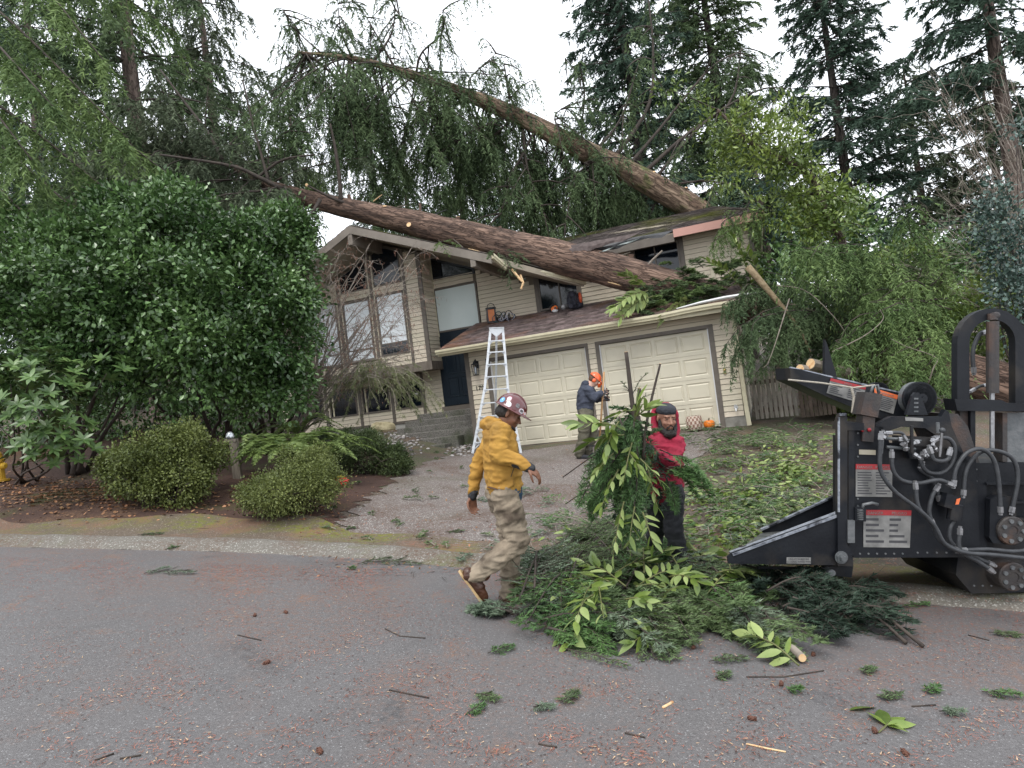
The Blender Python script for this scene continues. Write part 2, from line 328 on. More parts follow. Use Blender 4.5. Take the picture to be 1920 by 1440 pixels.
BARK = None
def bark_mat(name, c1, c2, c3=None, sc=1.0, deep=1.0, moss=None):
    m = bpy.data.materials.new(name); m.use_nodes = True; nt = m.node_tree; L = nt.links; b = nt.nodes['Principled BSDF']; b.inputs['Roughness'].default_value = .85
    u = nd(nt, 'ShaderNodeUVMap') if False else nd(nt, 'ShaderNodeAttribute'); u.attribute_name = 'along'
    mp = nd(nt, 'ShaderNodeMapping'); mp.inputs['Scale'].default_value = (sc, sc, sc * .17); L.new(u.outputs['Vector'], mp.inputs[0])
    n0 = nd(nt, 'ShaderNodeTexNoise'); n0.inputs['Scale'].default_value = 6; L.new(mp.outputs[0], n0.inputs['Vector'])
    ad = nd(nt, 'ShaderNodeMix', data_type='RGBA'); ad.inputs[0].default_value = .12; L.new(mp.outputs[0], ad.inputs[6]); L.new(n0.outputs['Color'], ad.inputs[7])
    v = nd(nt, 'ShaderNodeTexNoise'); v.inputs['Scale'].default_value = 13; v.inputs['Detail'].default_value = 3.5; v.inputs['Distortion'].default_value = .7; L.new(ad.outputs[2], v.inputs['Vector'])
    v1 = nd(nt, 'ShaderNodeMath', operation='SUBTRACT'); v1.inputs[1].default_value = .5; L.new(v.outputs['Fac'], v1.inputs[0]); v2 = nd(nt, 'ShaderNodeMath', operation='ABSOLUTE'); L.new(v1.outputs[0], v2.inputs[0])
    r = nd(nt, 'ShaderNodeValToRGB'); r.color_ramp.elements[0].position = .0; r.color_ramp.elements[1].position = .075; L.new(v2.outputs[0], r.inputs[0])
    r.color_ramp.elements[0].color = (.34, .30, .28, 1); r.color_ramp.elements[1].color = (1, 1, 1, 1)
    n = nd(nt, 'ShaderNodeTexNoise'); n.inputs['Scale'].default_value = 5; n.inputs['Detail'].default_value = 8; L.new(mp.outputs[0], n.inputs['Vector'])
    c = nd(nt, 'ShaderNodeValToRGB'); c.color_ramp.elements[0].position = .35; c.color_ramp.elements[1].position = .65; c.color_ramp.elements[0].color = (*c1, 1); c.color_ramp.elements[1].color = (*c2, 1); L.new(n.outputs['Fac'], c.inputs[0]); out = c.outputs[0]
    if moss:
        n2 = nd(nt, 'ShaderNodeTexNoise'); n2.inputs['Scale'].default_value = 2.2; n2.inputs['Detail'].default_value = 6; t = nd(nt, 'ShaderNodeTexCoord'); L.new(t.outputs['Object'], n2.inputs['Vector'])
        r2 = nd(nt, 'ShaderNodeValToRGB'); r2.color_ramp.elements[0].position = .52; r2.color_ramp.elements[1].position = .66; L.new(n2.outputs['Fac'], r2.inputs[0])
        mm = nd(nt, 'ShaderNodeMix', data_type='RGBA'); L.new(r2.outputs[0], mm.inputs[0]); L.new(out, mm.inputs[6]); mm.inputs[7].default_value = (*moss, 1); out = mm.outputs[2]
    mu = nd(nt, 'ShaderNodeMix', data_type='RGBA', blend_type='MULTIPLY'); mu.inputs[0].default_value = 1; L.new(r.outputs[0], mu.inputs[6]); L.new(out, mu.inputs[7]); L.new(mu.outputs[2], b.inputs['Base Color'])
    hs = nd(nt, 'ShaderNodeMath', operation='MULTIPLY_ADD'); hs.inputs[1].default_value = .5; L.new(n.outputs['Fac'], hs.inputs[0]); L.new(r.outputs[0], hs.inputs[2])
    bp = nd(nt, 'ShaderNodeBump'); bp.inputs['Strength'].default_value = .9; bp.inputs['Distance'].default_value = .035 * deep; L.new(hs.outputs[0], bp.inputs['Height']); L.new(bp.outputs[0], b.inputs['Normal'])
    return m
def trunk(name, pts, rad, m, par, n=28, seg=60, lump=.05, label=None, ridge=.035):
    """bark trunk with real furrows; 'along' attribute: coordinates unrolled along the stem"""
    pts = curve(pts, seg); rad = np.interp(np.linspace(0, 1, seg), np.linspace(0, 1, len(rad)), rad)
    d = unit(np.gradient(pts, axis=0)); x = np.cross(d[0], UP + .01); x /= np.linalg.norm(x); V = []; A = []; s = np.r_[0, np.cumsum(np.linalg.norm(np.diff(pts, axis=0), axis=1))]
    for i in range(seg):
        x = x - d[i] * (x @ d[i]); x /= np.linalg.norm(x); y = np.cross(d[i], x); a = np.arange(n) * 2 * math.pi / n
        rr = np.array([rad[i] * (1 + lump * noise.noise(Vector((math.cos(q) * 1.3, math.sin(q) * 1.3, s[i] * .8))) + ridge * noise.noise(Vector((math.cos(q) * 5, math.sin(q) * 5, s[i] * 2.2)))) for q in a])
        V.append(pts[i] + (np.cos(a)[:, None] * x + np.sin(a)[:, None] * y) * rr[:, None]); A.append(np.stack([np.cos(a) * rad[i], np.sin(a) * rad[i], np.full(n, s[i])], 1))
    V = np.vstack(V); A = np.vstack(A); i = np.arange(seg - 1)[:, None] * n; j = np.arange(n)[None]; k = (j + 1) % n
    Fc = np.stack([i + j, i + k, i + n + k, i + n + j], -1).reshape(-1, 4); V = toloc(V, par)
    me = npmesh(name, V, Fc, m, True); at = me.attributes.new('along', 'FLOAT_VECTOR', 'POINT'); at.data.foreach_set('vector', A.astype(np.float32).ravel())
    return put(name, me, par, label=label)
BK_RED = bark_mat('fir_bark_red_brown', (.085, .050, .036), (.235, .150, .110), sc=1.25, deep=1.3)
BK_TAN = bark_mat('fir_bark_tan', (.15, .095, .065), (.36, .26, .18), sc=1.2, deep=1.3, moss=(.12, .13, .04))
BK_DARK = bark_mat('shaded_standing_bark', (.035, .028, .024), (.085, .068, .058), sc=1.0)  # bark of far trunks, their shadow put into a darker colour
BK_GREY = bark_mat('standing_trunk_bark', (.10, .07, .055), (.22, .165, .14), sc=1.0)
TWIG = mat('dark_twig', (.030, .022, .018), (.06, .045, .035), 9, .8)
TWIG2 = mat('grey_bare_twig', (.17, .14, .115), (.28, .24, .20), 9, .8)
CUT = mat('fresh_cut_wood', (.62, .40, .20), (.72, .52, .30), 25, .7, c3=(.5, .22, .08), s3=12, t3=(.55, .7))
def leafmat(name, c1, c2, rough=.5, rand=.35, trans=.15, spec=.4, **k): return mat(name, c1, c2, k.pop('scale', .9), rough, 0, spec=spec, rand=rand, trans=trans, **k)
HEM = leafmat('hemlock_needles', (.050, .086, .040), (.112, .172, .078), .75, spec=.25)
HEM_BLUE = leafmat('hazy_fir_needles_blue', (.036, .064, .048), (.080, .128, .090), .75, spec=.25)  # blue green needles, lightened to put distance haze into the colour
HEM_BRIGHT = leafmat('cedar_needles_bright', (.066, .122, .040), (.145, .225, .078), .7, spec=.25)  # bright green of the cedar itself
HEM_GREY = leafmat('hemlock_needles_grey', (.060, .084, .050), (.115, .150, .088), .75, spec=.25)
CAM = leafmat('camellia_leaves', (.038, .092, .028), (.098, .190, .060), .26, .5, .12, .55)
LAU = leafmat('laurel_leaves', (.080, .145, .028), (.18, .26, .058), .32, .4, .2, .5)
LAUP = leafmat('laurel_leaf_underside', (.19, .27, .09), (.30, .38, .15), .5, .25, .2, .3)
RHO = leafmat('rhododendron_leaves', (.045, .10, .03), (.11, .19, .06), .32, .35, .1, .5)
BOX_ = leafmat('yellow_green_shrub_leaves', (.065, .095, .022), (.15, .19, .055), .5, .4, .15)
HEATH = leafmat('dark_heather', (.028, .05, .016), (.065, .10, .03), .6, .4, .1)
FERN = leafmat('fern_fronds', (.075, .13, .03), (.15, .22, .065), .5, .35, .2)
HOLLY = leafmat('blue_green_holly_leaves', (.035, .07, .06), (.10, .15, .13), .25, .4, .05, .6)
# ================================================================ THE GROUND (street frame: X right, D ahead, Z up)
KX = np.array([-14, -6.34, -3.2, -1.5, -.5, 1.2, 3.2, 4.0, 9.0]); KD = np.array([8.6, 7.42, 7.12, 6.76, 6.35, 5.85, 5.15, 4.93, 3.6])
def kerb(X): return np.interp(X, KX, KD)
def road_z(X, D): return -(1.52 + .05 * D)
_cp = []
def _c(px, py, D, dz=0): _cp.append(((px - 960) / F * D, D, (720 - py) / F * D + dz))
for a in ((0, 965, 8.8), (300, 958, 8.7), (600, 966, 8.3), (300, 905, 10), (445, 897, 10), (320, 945, 9.1), (130, 905, 10.5), (0, 935, 9.6), (0, 870, 12), (340, 845, 12.5), (250, 800, 15.5),
          (550, 935, 9.2), (700, 905, 10.5), (740, 880, 12), (640, 880, 12), (760, 860, 13.3), (700, 840, 14.8), (900, 950, 9.3), (1080, 945, 9.4), (960, 890, 12), (1090, 862, 12.6), (1200, 935, 9.4), (1250, 880, 11.3),
          (1450, 808, 13.3), (1560, 795, 14.0), (1400, 880, 10.6), (1500, 905, 9.2), (1400, 960, 8.2), (1560, 1040, 6.6), (1700, 1050, 6.4), (1900, 1045, 6.4), (1700, 860, 9.5), (1900, 850, 9.5),
          (1900, 760, 13), (1750, 780, 12), (1150, 1010, 7.3), (1400, 1045, 6.8), (800, 1000, 7.7), (1900, 640, 24), (1400, 700, 28), (960, 740, 32), (400, 760, 28), (0, 770, 24), (0, 740, 45), (960, 700, 60), (1900, 560, 60)): _c(*a)
for h in ((-3.5, -.25, -.02), (-1.5, -.25, -.02), (.5, -.25, -.02), (3.0, -.25, -.04), (3.4, 2, 0), (3.5, 6, .1), (-6, 1.9, .70), (-8, 1.9, .68), (-10, 1.9, .66), (-5.6, -.4, .45), (-4.2, -.8, .1), (0, 3, .0), (-6, 6, .6), (0, 12, .3), (-12, 8, .6)):
    p = to_cam(H(*h)); _cp.append((p.x, p.y, p.z))
for x in (-12, -7, -4, -2, 0, 2, 4, 7):
    d = float(kerb(x)) + .9; _cp.append((x, d, float(road_z(x, d)) + .05))
for x, d in ((-12, 0), (0, 0), (12, 0), (12, 5), (-12, 5), (0, -8)): _cp.append((x, d, float(road_z(x, d))))
for x, d, z in ((-60, 60, -2), (60, 60, 4), (-60, 0, -1.7), (60, 0, -1.2), (-30, 20, -1.6), (30, 20, .6), (14, 9, -1.2), (-14, 10, -1.9)): _cp.append((x, d, z))
_cp = np.array(_cp); _n = len(_cp)
def _phi(r): return r
_A = _phi(np.linalg.norm(_cp[:, None, :2] - _cp[None, :, :2], axis=2)) + np.eye(_n) * -.15
_A = np.block([[_A, np.c_[np.ones(_n), _cp[:, :2]]], [np.c_[np.ones(_n), _cp[:, :2]].T, np.zeros((3, 3))]])
_w = np.linalg.solve(_A, np.r_[_cp[:, 2], 0, 0, 0])
def gz(X, D):
    """ground height, arrays"""
    X = np.asarray(X, float); D = np.asarray(D, float); sh = X.shape; x = X.ravel(); d = D.ravel()
    out = np.empty(len(x))
    for i in range(0, len(x), 20000):
        s = slice(i, i + 20000); r = np.sqrt((x[s, None] - _cp[None, :, 0]) ** 2 + (d[s, None] - _cp[None, :, 1]) ** 2)
        out[s] = _phi(r) @ _w[:_n] + _w[_n] + _w[_n + 1] * x[s] + _w[_n + 2] * d[s]
    k = kerb(x); t = np.clip((d - k - .28) / .9, 0, 1); t = t * t * (3 - 2 * t)
    rz = road_z(x, d) + .055 * np.clip((d - k) / .25, 0, 1)
    # lumpy soil beyond the kerb
    lump = .025 * np.sin(x * 2.1 + d) * np.sin(d * 1.7 - x * .6) * t
    return (rz * (1 - t) + out * t + lump).reshape(sh)
def G(px, py, lo=2.0, hi=60.0):
    """where the ray through a photo pixel meets the ground: (X, D, Z) in the street frame"""
    u = (px - 960) / F; v = (720 - py) / F; d = np.geomspace(lo, hi, 700)
    below = v * d < gz(u * d, d); i = int(np.argmax(below)) if below.any() else len(d) - 1
    D = d[i]; return (u * D, D, float(gz(np.array([u * D]), np.array([D]))[0]))
def Gv(px, py):
    px = np.asarray(px, float); py = np.asarray(py, float); u = (px - 960) / F; v = (720 - py) / F; d = np.geomspace(2.5, 40, 160); D = np.empty(len(px))
    for i in range(0, len(px), 400):
        s_ = slice(i, i + 400); uu = u[s_, None]; dd = np.repeat(d[None], len(uu), 0); b_ = v[s_, None] * dd < gz(uu * dd, dd); D[s_] = d[np.where(b_.any(1), b_.argmax(1), 159)]
    return np.stack([u * D, D, gz(u * D, D)], 1)
def GWv(pts): p = np.array(pts, float); return cam2world_np(Gv(p[:, 0], p[:, 1]))
def GW(px, py): return Cm(*G(px, py))
def onground(X, D, dz=0): return Cm(X, D, float(gz(np.array([X]), np.array([D]))[0]) + dz)
def cam2world_np(A): return A @ C2Wn.T + np.array(CAMLOC)
def sheet(name, Xs, Ds, zf, m, kind='structure', parent=None, mask=None, label=None):
    X, D = np.meshgrid(Xs, Ds) if Xs.ndim == 1 else (Xs, Ds)
    Z = zf(X, D); V = np.stack([X, D, Z], -1).reshape(-1, 3); r, c = X.shape
    i = np.arange(r * c).reshape(r, c); Fc = np.stack([i[:-1, :-1], i[:-1, 1:], i[1:, 1:], i[1:, :-1]], -1).reshape(-1, 4)
    o = put(name, npmesh(name, cam2world_np(V), Fc, m, smooth=True), parent, kind=kind, label=label); return o
def dens(a, b, c, n1, n2, n3, e):   # denser in the middle
    return np.unique(np.r_[np.linspace(-e, a, n1), np.linspace(a, b, n2), np.linspace(b, e, n3)])

# materials with litter: mask noises
def ground_mat(name, base1, base2, layers, scale=40, rough=.8, bump=.5, bscale=90, speck=None, wet=0):
    m = bpy.data.materials.new(name); m.use_nodes = True; nt = m.node_tree; L = nt.links; b = nt.nodes['Principled BSDF']; b.inputs['Roughness'].default_value = rough
    t = nd(nt, 'ShaderNodeTexCoord'); o = t.outputs['Object']
    n = nd(nt, 'ShaderNodeTexNoise'); n.inputs['Scale'].default_value = scale; n.inputs['Detail'].default_value = 8; n.inputs['Roughness'].default_value = .7; L.new(o, n.inputs['Vector'])
    r = nd(nt, 'ShaderNodeValToRGB'); r.color_ramp.elements[0].position = .33; r.color_ramp.elements[1].position = .67
    r.color_ramp.elements[0].color = (*base1, 1); r.color_ramp.elements[1].color = (*base2, 1); L.new(n.outputs['Fac'], r.inputs[0]); out = r.outputs[0]
    if speck:
        v = nd(nt, 'ShaderNodeTexVoronoi'); v.inputs['Scale'].default_value = speck[0]; L.new(o, v.inputs['Vector'])
        w = nd(nt, 'ShaderNodeTexWhiteNoise'); L.new(v.outputs['Color'], w.inputs['Vector'])
        rr = nd(nt, 'ShaderNodeValToRGB'); rr.color_ramp.elements[0].position = speck[1]; rr.color_ramp.elements[1].position = min(1, speck[1] + .08); L.new(w.outputs['Value'], rr.inputs[0])
        mm = nd(nt, 'ShaderNodeMix', data_type='RGBA'); L.new(rr.outputs[0], mm.inputs[0]); L.new(out, mm.inputs[6]); mm.inputs[7].default_value = (*speck[2], 1); out = mm.outputs[2]
    for col, sc1, lo, hi, sc2, lo2, hi2 in layers:
        a = nd(nt, 'ShaderNodeTexNoise'); a.inputs['Scale'].default_value = sc1; a.inputs['Detail'].default_value = 5; a.inputs['Distortion'].default_value = .6; L.new(o, a.inputs['Vector'])
        c = nd(nt, 'ShaderNodeTexNoise'); c.inputs['Scale'].default_value = sc2; c.inputs['Detail'].default_value = 9; c.inputs['Roughness'].default_value = .75; L.new(o, c.inputs['Vector'])
        m1 = nd(nt, 'ShaderNodeMapRange'); m1.inputs[1].default_value = lo; m1.inputs[2].default_value = hi; L.new(a.outputs['Fac'], m1.inputs[0])
        m2 = nd(nt, 'ShaderNodeMapRange'); m2.inputs[1].default_value = lo2; m2.inputs[2].default_value = hi2; L.new(c.outputs['Fac'], m2.inputs[0])
        mu = nd(nt, 'ShaderNodeMath', operation='MULTIPLY'); L.new(m1.outputs[0], mu.inputs[0]); L.new(m2.outputs[0], mu.inputs[1])
        mm = nd(nt, 'ShaderNodeMix', data_type='RGBA'); L.new(mu.outputs[0], mm.inputs[0]); L.new(out, mm.inputs[6]); mm.inputs[7].default_value = (*col, 1); out = mm.outputs[2]
    L.new(out, b.inputs['Base Color'])
    if wet:
        a = nd(nt, 'ShaderNodeTexNoise'); a.inputs['Scale'].default_value = .7; a.inputs['Detail'].default_value = 4; L.new(o, a.inputs['Vector'])
        m1 = nd(nt, 'ShaderNodeMapRange'); m1.inputs[1].default_value = .35; m1.inputs[2].default_value = .65; m1.inputs[3].default_value = wet; m1.inputs[4].default_value = rough; L.new(a.outputs['Fac'], m1.inputs[0]); L.new(m1.outputs[0], b.inputs['Roughness'])
    nb = nd(nt, 'ShaderNodeTexNoise'); nb.inputs['Scale'].default_value = bscale; nb.inputs['Detail'].default_value = 6; L.new(o, nb.inputs['Vector'])
    bp = nd(nt, 'ShaderNodeBump'); bp.inputs['Strength'].default_value = bump; bp.inputs['Distance'].default_value = .01; L.new(nb.outputs['Fac'], bp.inputs['Height']); L.new(bp.outputs[0], b.inputs['Normal'])
    return m
ASPH = ground_mat('damp_asphalt', (.088, .082, .082), (.150, .142, .142), [((.165, .095, .07), .55, .46, .66, 30, .47, .60), ((.20, .105, .065), 2.3, .60, .70, 45, .46, .60), ((.03, .03, .033), .9, .58, .72, 20, .4, .7)], 60, .68, .6, 160, speck=(170, .95, (.30, .30, .30)), wet=.5)
SOIL = ground_mat('bark_mulch_soil', (.028, .014, .010), (.085, .042, .028), [((.20, .11, .055), .9, .52, .62, 40, .48, .60), ((.055, .075, .012), .8, .56, .66, 22, .42, .6)], 45, .9, .9, 60)
YARD = ground_mat('littered_yard_soil', (.05, .038, .028), (.135, .105, .08), [((.06, .09, .02), 1.1, .48, .62, 26, .45, .6), ((.16, .085, .05), 1.6, .52, .64, 50, .46, .6)], 55, .9, .8, 70, speck=(70, .94, (.32, .30, .26)))
DRIVE = ground_mat('exposed_aggregate_driveway', (.075, .06, .054), (.22, .185, .165), [((.085, .045, .028), .8, .50, .62, 26, .44, .58), ((.07, .065, .03), .6, .55, .7, 20, .4, .7)], 75, .75, .9, 110, speck=(85, .86, (.38, .36, .34)))
KERBM = ground_mat('rolled_kerb_concrete', (.10, .09, .075), (.19, .172, .148), [((.10, .055, .035), 1.5, .45, .6, 30, .44, .6), ((.10, .11, .03), .8, .52, .66, 16, .4, .6)], 50, .85, .9, 90, speck=(90, .88, (.33, .32, .29)))
VERGE = ground_mat('mossy_verge', (.06, .045, .032), (.16, .12, .085), [((.13, .135, .02), .75, .48, .60, 14, .42, .56), ((.20, .10, .06), 1.4, .5, .62, 50, .44, .58)], 60, .9, .7, 90, speck=(90, .93, (.3, .28, .24)))

gx = np.unique(np.r_[np.linspace(-90, -14, 18), np.linspace(-14, 12, 150), np.linspace(12, 90, 18)])
gd = np.unique(np.r_[np.linspace(-20, 2, 8), np.geomspace(4.0, 22, 150), np.geomspace(22, 160, 20)])
def below_road(X, D):
    k = kerb(X); z = gz(X, D); return z - np.where(D < k - .05, .05, 0)
sheet('ground', gx, gd, below_road, YARD)
u = np.linspace(0, 1, 60)
Xr = np.unique(np.r_[np.linspace(-40, -14, 6), np.linspace(-14, 9, 90), np.linspace(9, 40, 6)])
def strip_sheet(name, f0, f1, n, m, dz, Xs=Xr):
    X = np.repeat(Xs[None, :], n, 0); t = np.linspace(0, 1, n)[:, None]; D = f0(Xs)[None, :] * (1 - t) + f1(Xs)[None, :] * t
    return sheet(name, X, D, lambda a, b: gz(a, b) + dz, m)
strip_sheet('road', lambda x: x * 0 - 12.0, lambda x: kerb(x) + .02, 30, ASPH, .004)
KW = .45
# the rolled kerb: a real rounded lip
def kerb_z(X, D):
    t = (D - kerb(X)) / KW; return gz(X, D) + .006 + .045 * np.clip(np.sin(np.clip(t, 0, 1) * math.pi), 0, 1) ** .6 + .008 * np.sin(X * 9) * np.sin(X * 3.1)
t = np.linspace(0, 1, 9)[:, None]; Xk = np.linspace(-16, 9, 260); D = kerb(Xk)[None] + KW * t; sheet('kerb', np.repeat(Xk[None], 9, 0), D, kerb_z, KERBM)
strip_sheet('verge', lambda x: kerb(x) + KW - .03, lambda x: kerb(x) + KW + .75 + .15 * np.sin(x * 1.3) + .08 * np.sin(x * 4.1), 8, VERGE, .012, np.linspace(-16, 9, 200))
# mulch beds left of the driveway
def poly_sheet(name, left, right, m, dz, n=60, k=40):
    """left, right: lists of (X, D) edges from near to far"""
    l = np.array(left, float); r = np.array(right, float); s = np.linspace(0, 1, n)
    li = np.stack([np.interp(s, np.linspace(0, 1, len(l)), l[:, j]) for j in (0, 1)], 1); ri = np.stack([np.interp(s, np.linspace(0, 1, len(r)), r[:, j]) for j in (0, 1)], 1)
    for e_ in (li, ri):
        e_[:, 0] += .07 * np.sin(s * 37 + e_[:, 1] * 3) + .05 * np.sin(s * 91) + .03 * np.sin(s * 173)
    q = np.linspace(0, 1, k)[None, :]; X = li[:, :1] * (1 - q) + ri[:, :1] * q; D = li[:, 1:] * (1 - q) + ri[:, 1:] * q
    return sheet(name, X, D, lambda a, b: gz(a, b) + dz, m)
def g2(px, py): a = G(px, py); return (a[0], a[1])
DL = [g2(625, 1000), g2(650, 975), g2(700, 935), g2(745, 900), g2(800, 868), g2(890, 850)]
DR = [g2(1120, 1060), g2(1160, 1000), g2(1240, 940), g2(1290, 880), g2(1340, 830), g2(1358, 806)]
poly_sheet('driveway', DL, DR, DRIVE, .012, n=160)
bl = [(-16, 8.7), (-16, 11), (-16, 14), (-16, 18)]; br = [(DL[0][0] - .1, 8.05), (DL[2][0] - .05, DL[2][1]), (DL[3][0], DL[3][1] + .5), g2(700, 835)]
poly_sheet('planting_bed', bl, br, SOIL, .008, n=160)
# ================================================================ THE HOUSE
house = root('house', HOUSE, 'cream split level house with brown trim and two garage doors, crushed by fallen trees', 'house')
E_ = 0.1215
_b = MB(); _b.add([(0, 0, 0), (1, 0, 0), (1, 0, 1), (0, 0, 1), (0, -.024, 0), (1, -.024, 0), (1, -.010, .95), (0, -.010, .95)],
                  [(4, 5, 6, 7), (0, 1, 5, 4), (7, 6, 2, 3), (1, 2, 6, 5), (0, 4, 7, 3)])
BOARD = _b.mesh('siding_board', CREAM)
def siding(wall, M, s0, s1, z0, z1, holes=(), topf=None):
    k = 0; z = z0
    while z < z1 - .02:
        h = min(E_, z1 - z); segs = [(s0, s1)]
        for a, b, c, d in holes:
            if c < z + h * .6 and d > z + h * .4:
                ns = []
                for p, q in segs:
                    if b <= p or a >= q: ns.append((p, q)); continue
                    if a > p: ns.append((p, a))
                    if b < q: ns.append((b, q))
                segs = ns
        if topf is not None:
            ns = []
            for p, q in segs:
                n = 24; xs = [p + (q - p) * i / n for i in range(n + 1)]; ok = [x for x in xs if topf(x) > z + h]
                if len(ok) > 1: ns.append((ok[0], ok[-1]))
            segs = ns
        for p, q in segs:
            if q - p < .02: continue
            ox = random.uniform(-.0015, .0015)
            o = put('siding_board', BOARD, wall, M=M @ Matrix.Translation((p, ox, z + .004)) @ Matrix.Diagonal((q - p, 1, h - .006, 1)))
        z += E_
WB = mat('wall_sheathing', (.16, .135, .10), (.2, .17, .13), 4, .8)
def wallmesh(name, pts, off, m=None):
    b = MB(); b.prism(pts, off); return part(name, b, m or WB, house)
I4 = Matrix.Identity(4)
def strip(x0, x1, z0, z1, y, m=TRIM, par=None, name='trim_board', t=.035):
    b = MB(); b.box((x0, y - t, z0), (x1, y + .01, z1)); return part(name, b, m, par or house)
def window(x0, x1, z0, z1, y, pane=DARKWIN, fw=.045, mull=(), fm=None, shade=None, casing=.0, name='window'):
    """frame, panes and sill; y is the outer face of the wall"""
    b = MB(); fm = fm or TRIM
    b.box((x0, y - .035, z0), (x0 + fw, y + .03, z1)); b.box((x1 - fw, y - .035, z0), (x1, y + .03, z1))
    b.box((x0 + fw, y - .034, z1 - fw), (x1 - fw, y + .03, z1)); b.box((x0 + fw, y - .034, z0), (x1 - fw, y + .03, z0 + fw))
    w = part(name, b, fm, house)
    e = [x0 + fw] + list(mull) + [x1 - fw]
    for i in range(len(e) - 1):
        g = MB(); g.box((e[i] + .004, y - .006 + .006 * (i % 2), z0 + fw), (e[i + 1] - .004, y + .02, z1 - fw)); part('pane', g, pane, w)
    for x in mull:
        g = MB(); g.box((x - .018, y - .024, z0 + fw), (x + .018, y + .021, z1 - fw)); part('mullion', g, fm, w)
    return w
# ---- garage front (outer face y = 0)
GX0, GX1 = -3.53, 3.07
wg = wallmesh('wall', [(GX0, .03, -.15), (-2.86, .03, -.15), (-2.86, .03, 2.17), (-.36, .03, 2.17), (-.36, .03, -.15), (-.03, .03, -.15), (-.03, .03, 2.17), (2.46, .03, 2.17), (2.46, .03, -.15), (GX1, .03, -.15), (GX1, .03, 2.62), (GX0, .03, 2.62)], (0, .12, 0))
siding(wg, I4, GX0 + .1, GX1 - .09, .16, 2.56, holes=[(-2.97, -.30, -1, 2.26), (-.12, 2.57, -1, 2.26)])
b = MB(); b.box((2.56, -.012, -.35), (GX1 - .01, .03, .155)); part('foundation', b, CONC, house)
b = MB(); b.box((GX0 + .1, -.012, -.35), (-2.97, .03, .155)); part('foundation', b, CONC, house)
for x0, x1, z0, z1 in ((-2.97, -2.86, -.06, 2.25), (-.37, -.30, -.06, 2.25), (-.12, -.03, -.06, 2.25), (2.46, 2.57, -.06, 2.25)): strip(x0, x1, z0, z1, 0)
strip(-2.86, -.37, 2.17, 2.25, 0); strip(-.03, 2.46, 2.17, 2.25, 0)
for x0, x1 in ((GX0 - .02, GX0 + .1),): strip(x0, x1, -.35, 2.56, 0)
# right return wall of the garage with its side siding seen edge-on
MS = Matrix(((0, -1, 0, GX1), (1, 0, 0, 0), (0, 0, 1, 0), (0, 0, 0, 1)))      # (s, out, z) -> right side wall
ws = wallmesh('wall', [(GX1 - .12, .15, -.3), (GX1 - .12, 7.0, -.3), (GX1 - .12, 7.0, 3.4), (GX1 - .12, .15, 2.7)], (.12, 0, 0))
siding(ws, MS, .06, 4.0, .16, 2.6)
b = MB(); b.box((GX1 - .01, .0, -.5), (GX1 + .005, 6, .155)); part('foundation', b, CONC, house)
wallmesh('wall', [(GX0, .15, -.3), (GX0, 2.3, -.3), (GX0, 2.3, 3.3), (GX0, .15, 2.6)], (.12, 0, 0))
# white vinyl seal on each garage door side
for x0 in (-2.875, -.39, -.045, 2.435):
    b = MB(); b.box((x0, -.012, -.02), (x0 + .035, .06, 2.165)); part('door_seal', b, WHITE, house)
# ---- garage doors: four sections of four raised panels
def raised(b, x0, x1, z0, z1, y):
    """a recessed field with a raised centre"""
    a = .028; c = .055
    def q(x, z, d): return (x, y + d, z)
    o = [(x0, z0), (x1, z0), (x1, z1), (x0, z1)]
    i1 = [(x0 + a, z0 + a), (x1 - a, z0 + a), (x1 - a, z1 - a), (x0 + a, z1 - a)]
    i2 = [(x0 + c, z0 + c), (x1 - c, z0 + c), (x1 - c, z1 - c), (x0 + c, z1 - c)]
    vs = [q(*p, -.002) for p in o] + [q(*p, .013) for p in i1] + [q(*p, -.003) for p in i2]
    fs = [(j, (j + 1) % 4, 4 + (j + 1) % 4, 4 + j) for j in range(4)] + [(4 + j, 4 + (j + 1) % 4, 8 + (j + 1) % 4, 8 + j) for j in range(4)] + [(8, 9, 10, 11)]
    b.add(vs, fs)
def gdoor(x0, x1):
    z0, z1, n = -.02, 2.16, 4; h = (z1 - z0) / n
    b = MB(); b.box((x0, .075, z0), (x1, .10, z1)); d = part('garage_door', b, DOORP, house)
    w = (x1 - x0) / n
    for r in range(n):
        g = MB(); za, zb = z0 + r * h + .004, z0 + (r + 1) * h - .004
        # section faces around the panels
        px = [x0 + .07 + i * (x1 - x0 - .10) / 4 for i in range(5)]
        pz0, pz1 = za + .075, zb - .075
        g.box((x0 + .002, .05, za), (x1 - .002, .076, pz0)); g.box((x0 + .002, .05, pz1), (x1 - .002, .076, zb))
        xs = [x0 + .002] + [e for i in range(4) for e in (px[i], px[i + 1] - .06)] + [x1 - .002]
        for i in range(0, 10, 2): g.box((xs[i], .05, pz0), (xs[i + 1], .076, pz1))
        sct = part('door_section', g, DOORP, d)
        for i in range(4):
            if r == 0 and False: continue
            m = MB(); raised(m, px[i] + .001, px[i + 1] - .061, pz0 + .001, pz1 - .001, .052); part('raised_panel', m, DOORP, d)
    return d
gdoor(-2.845, -.39); gdoor(-.015, 2.445)
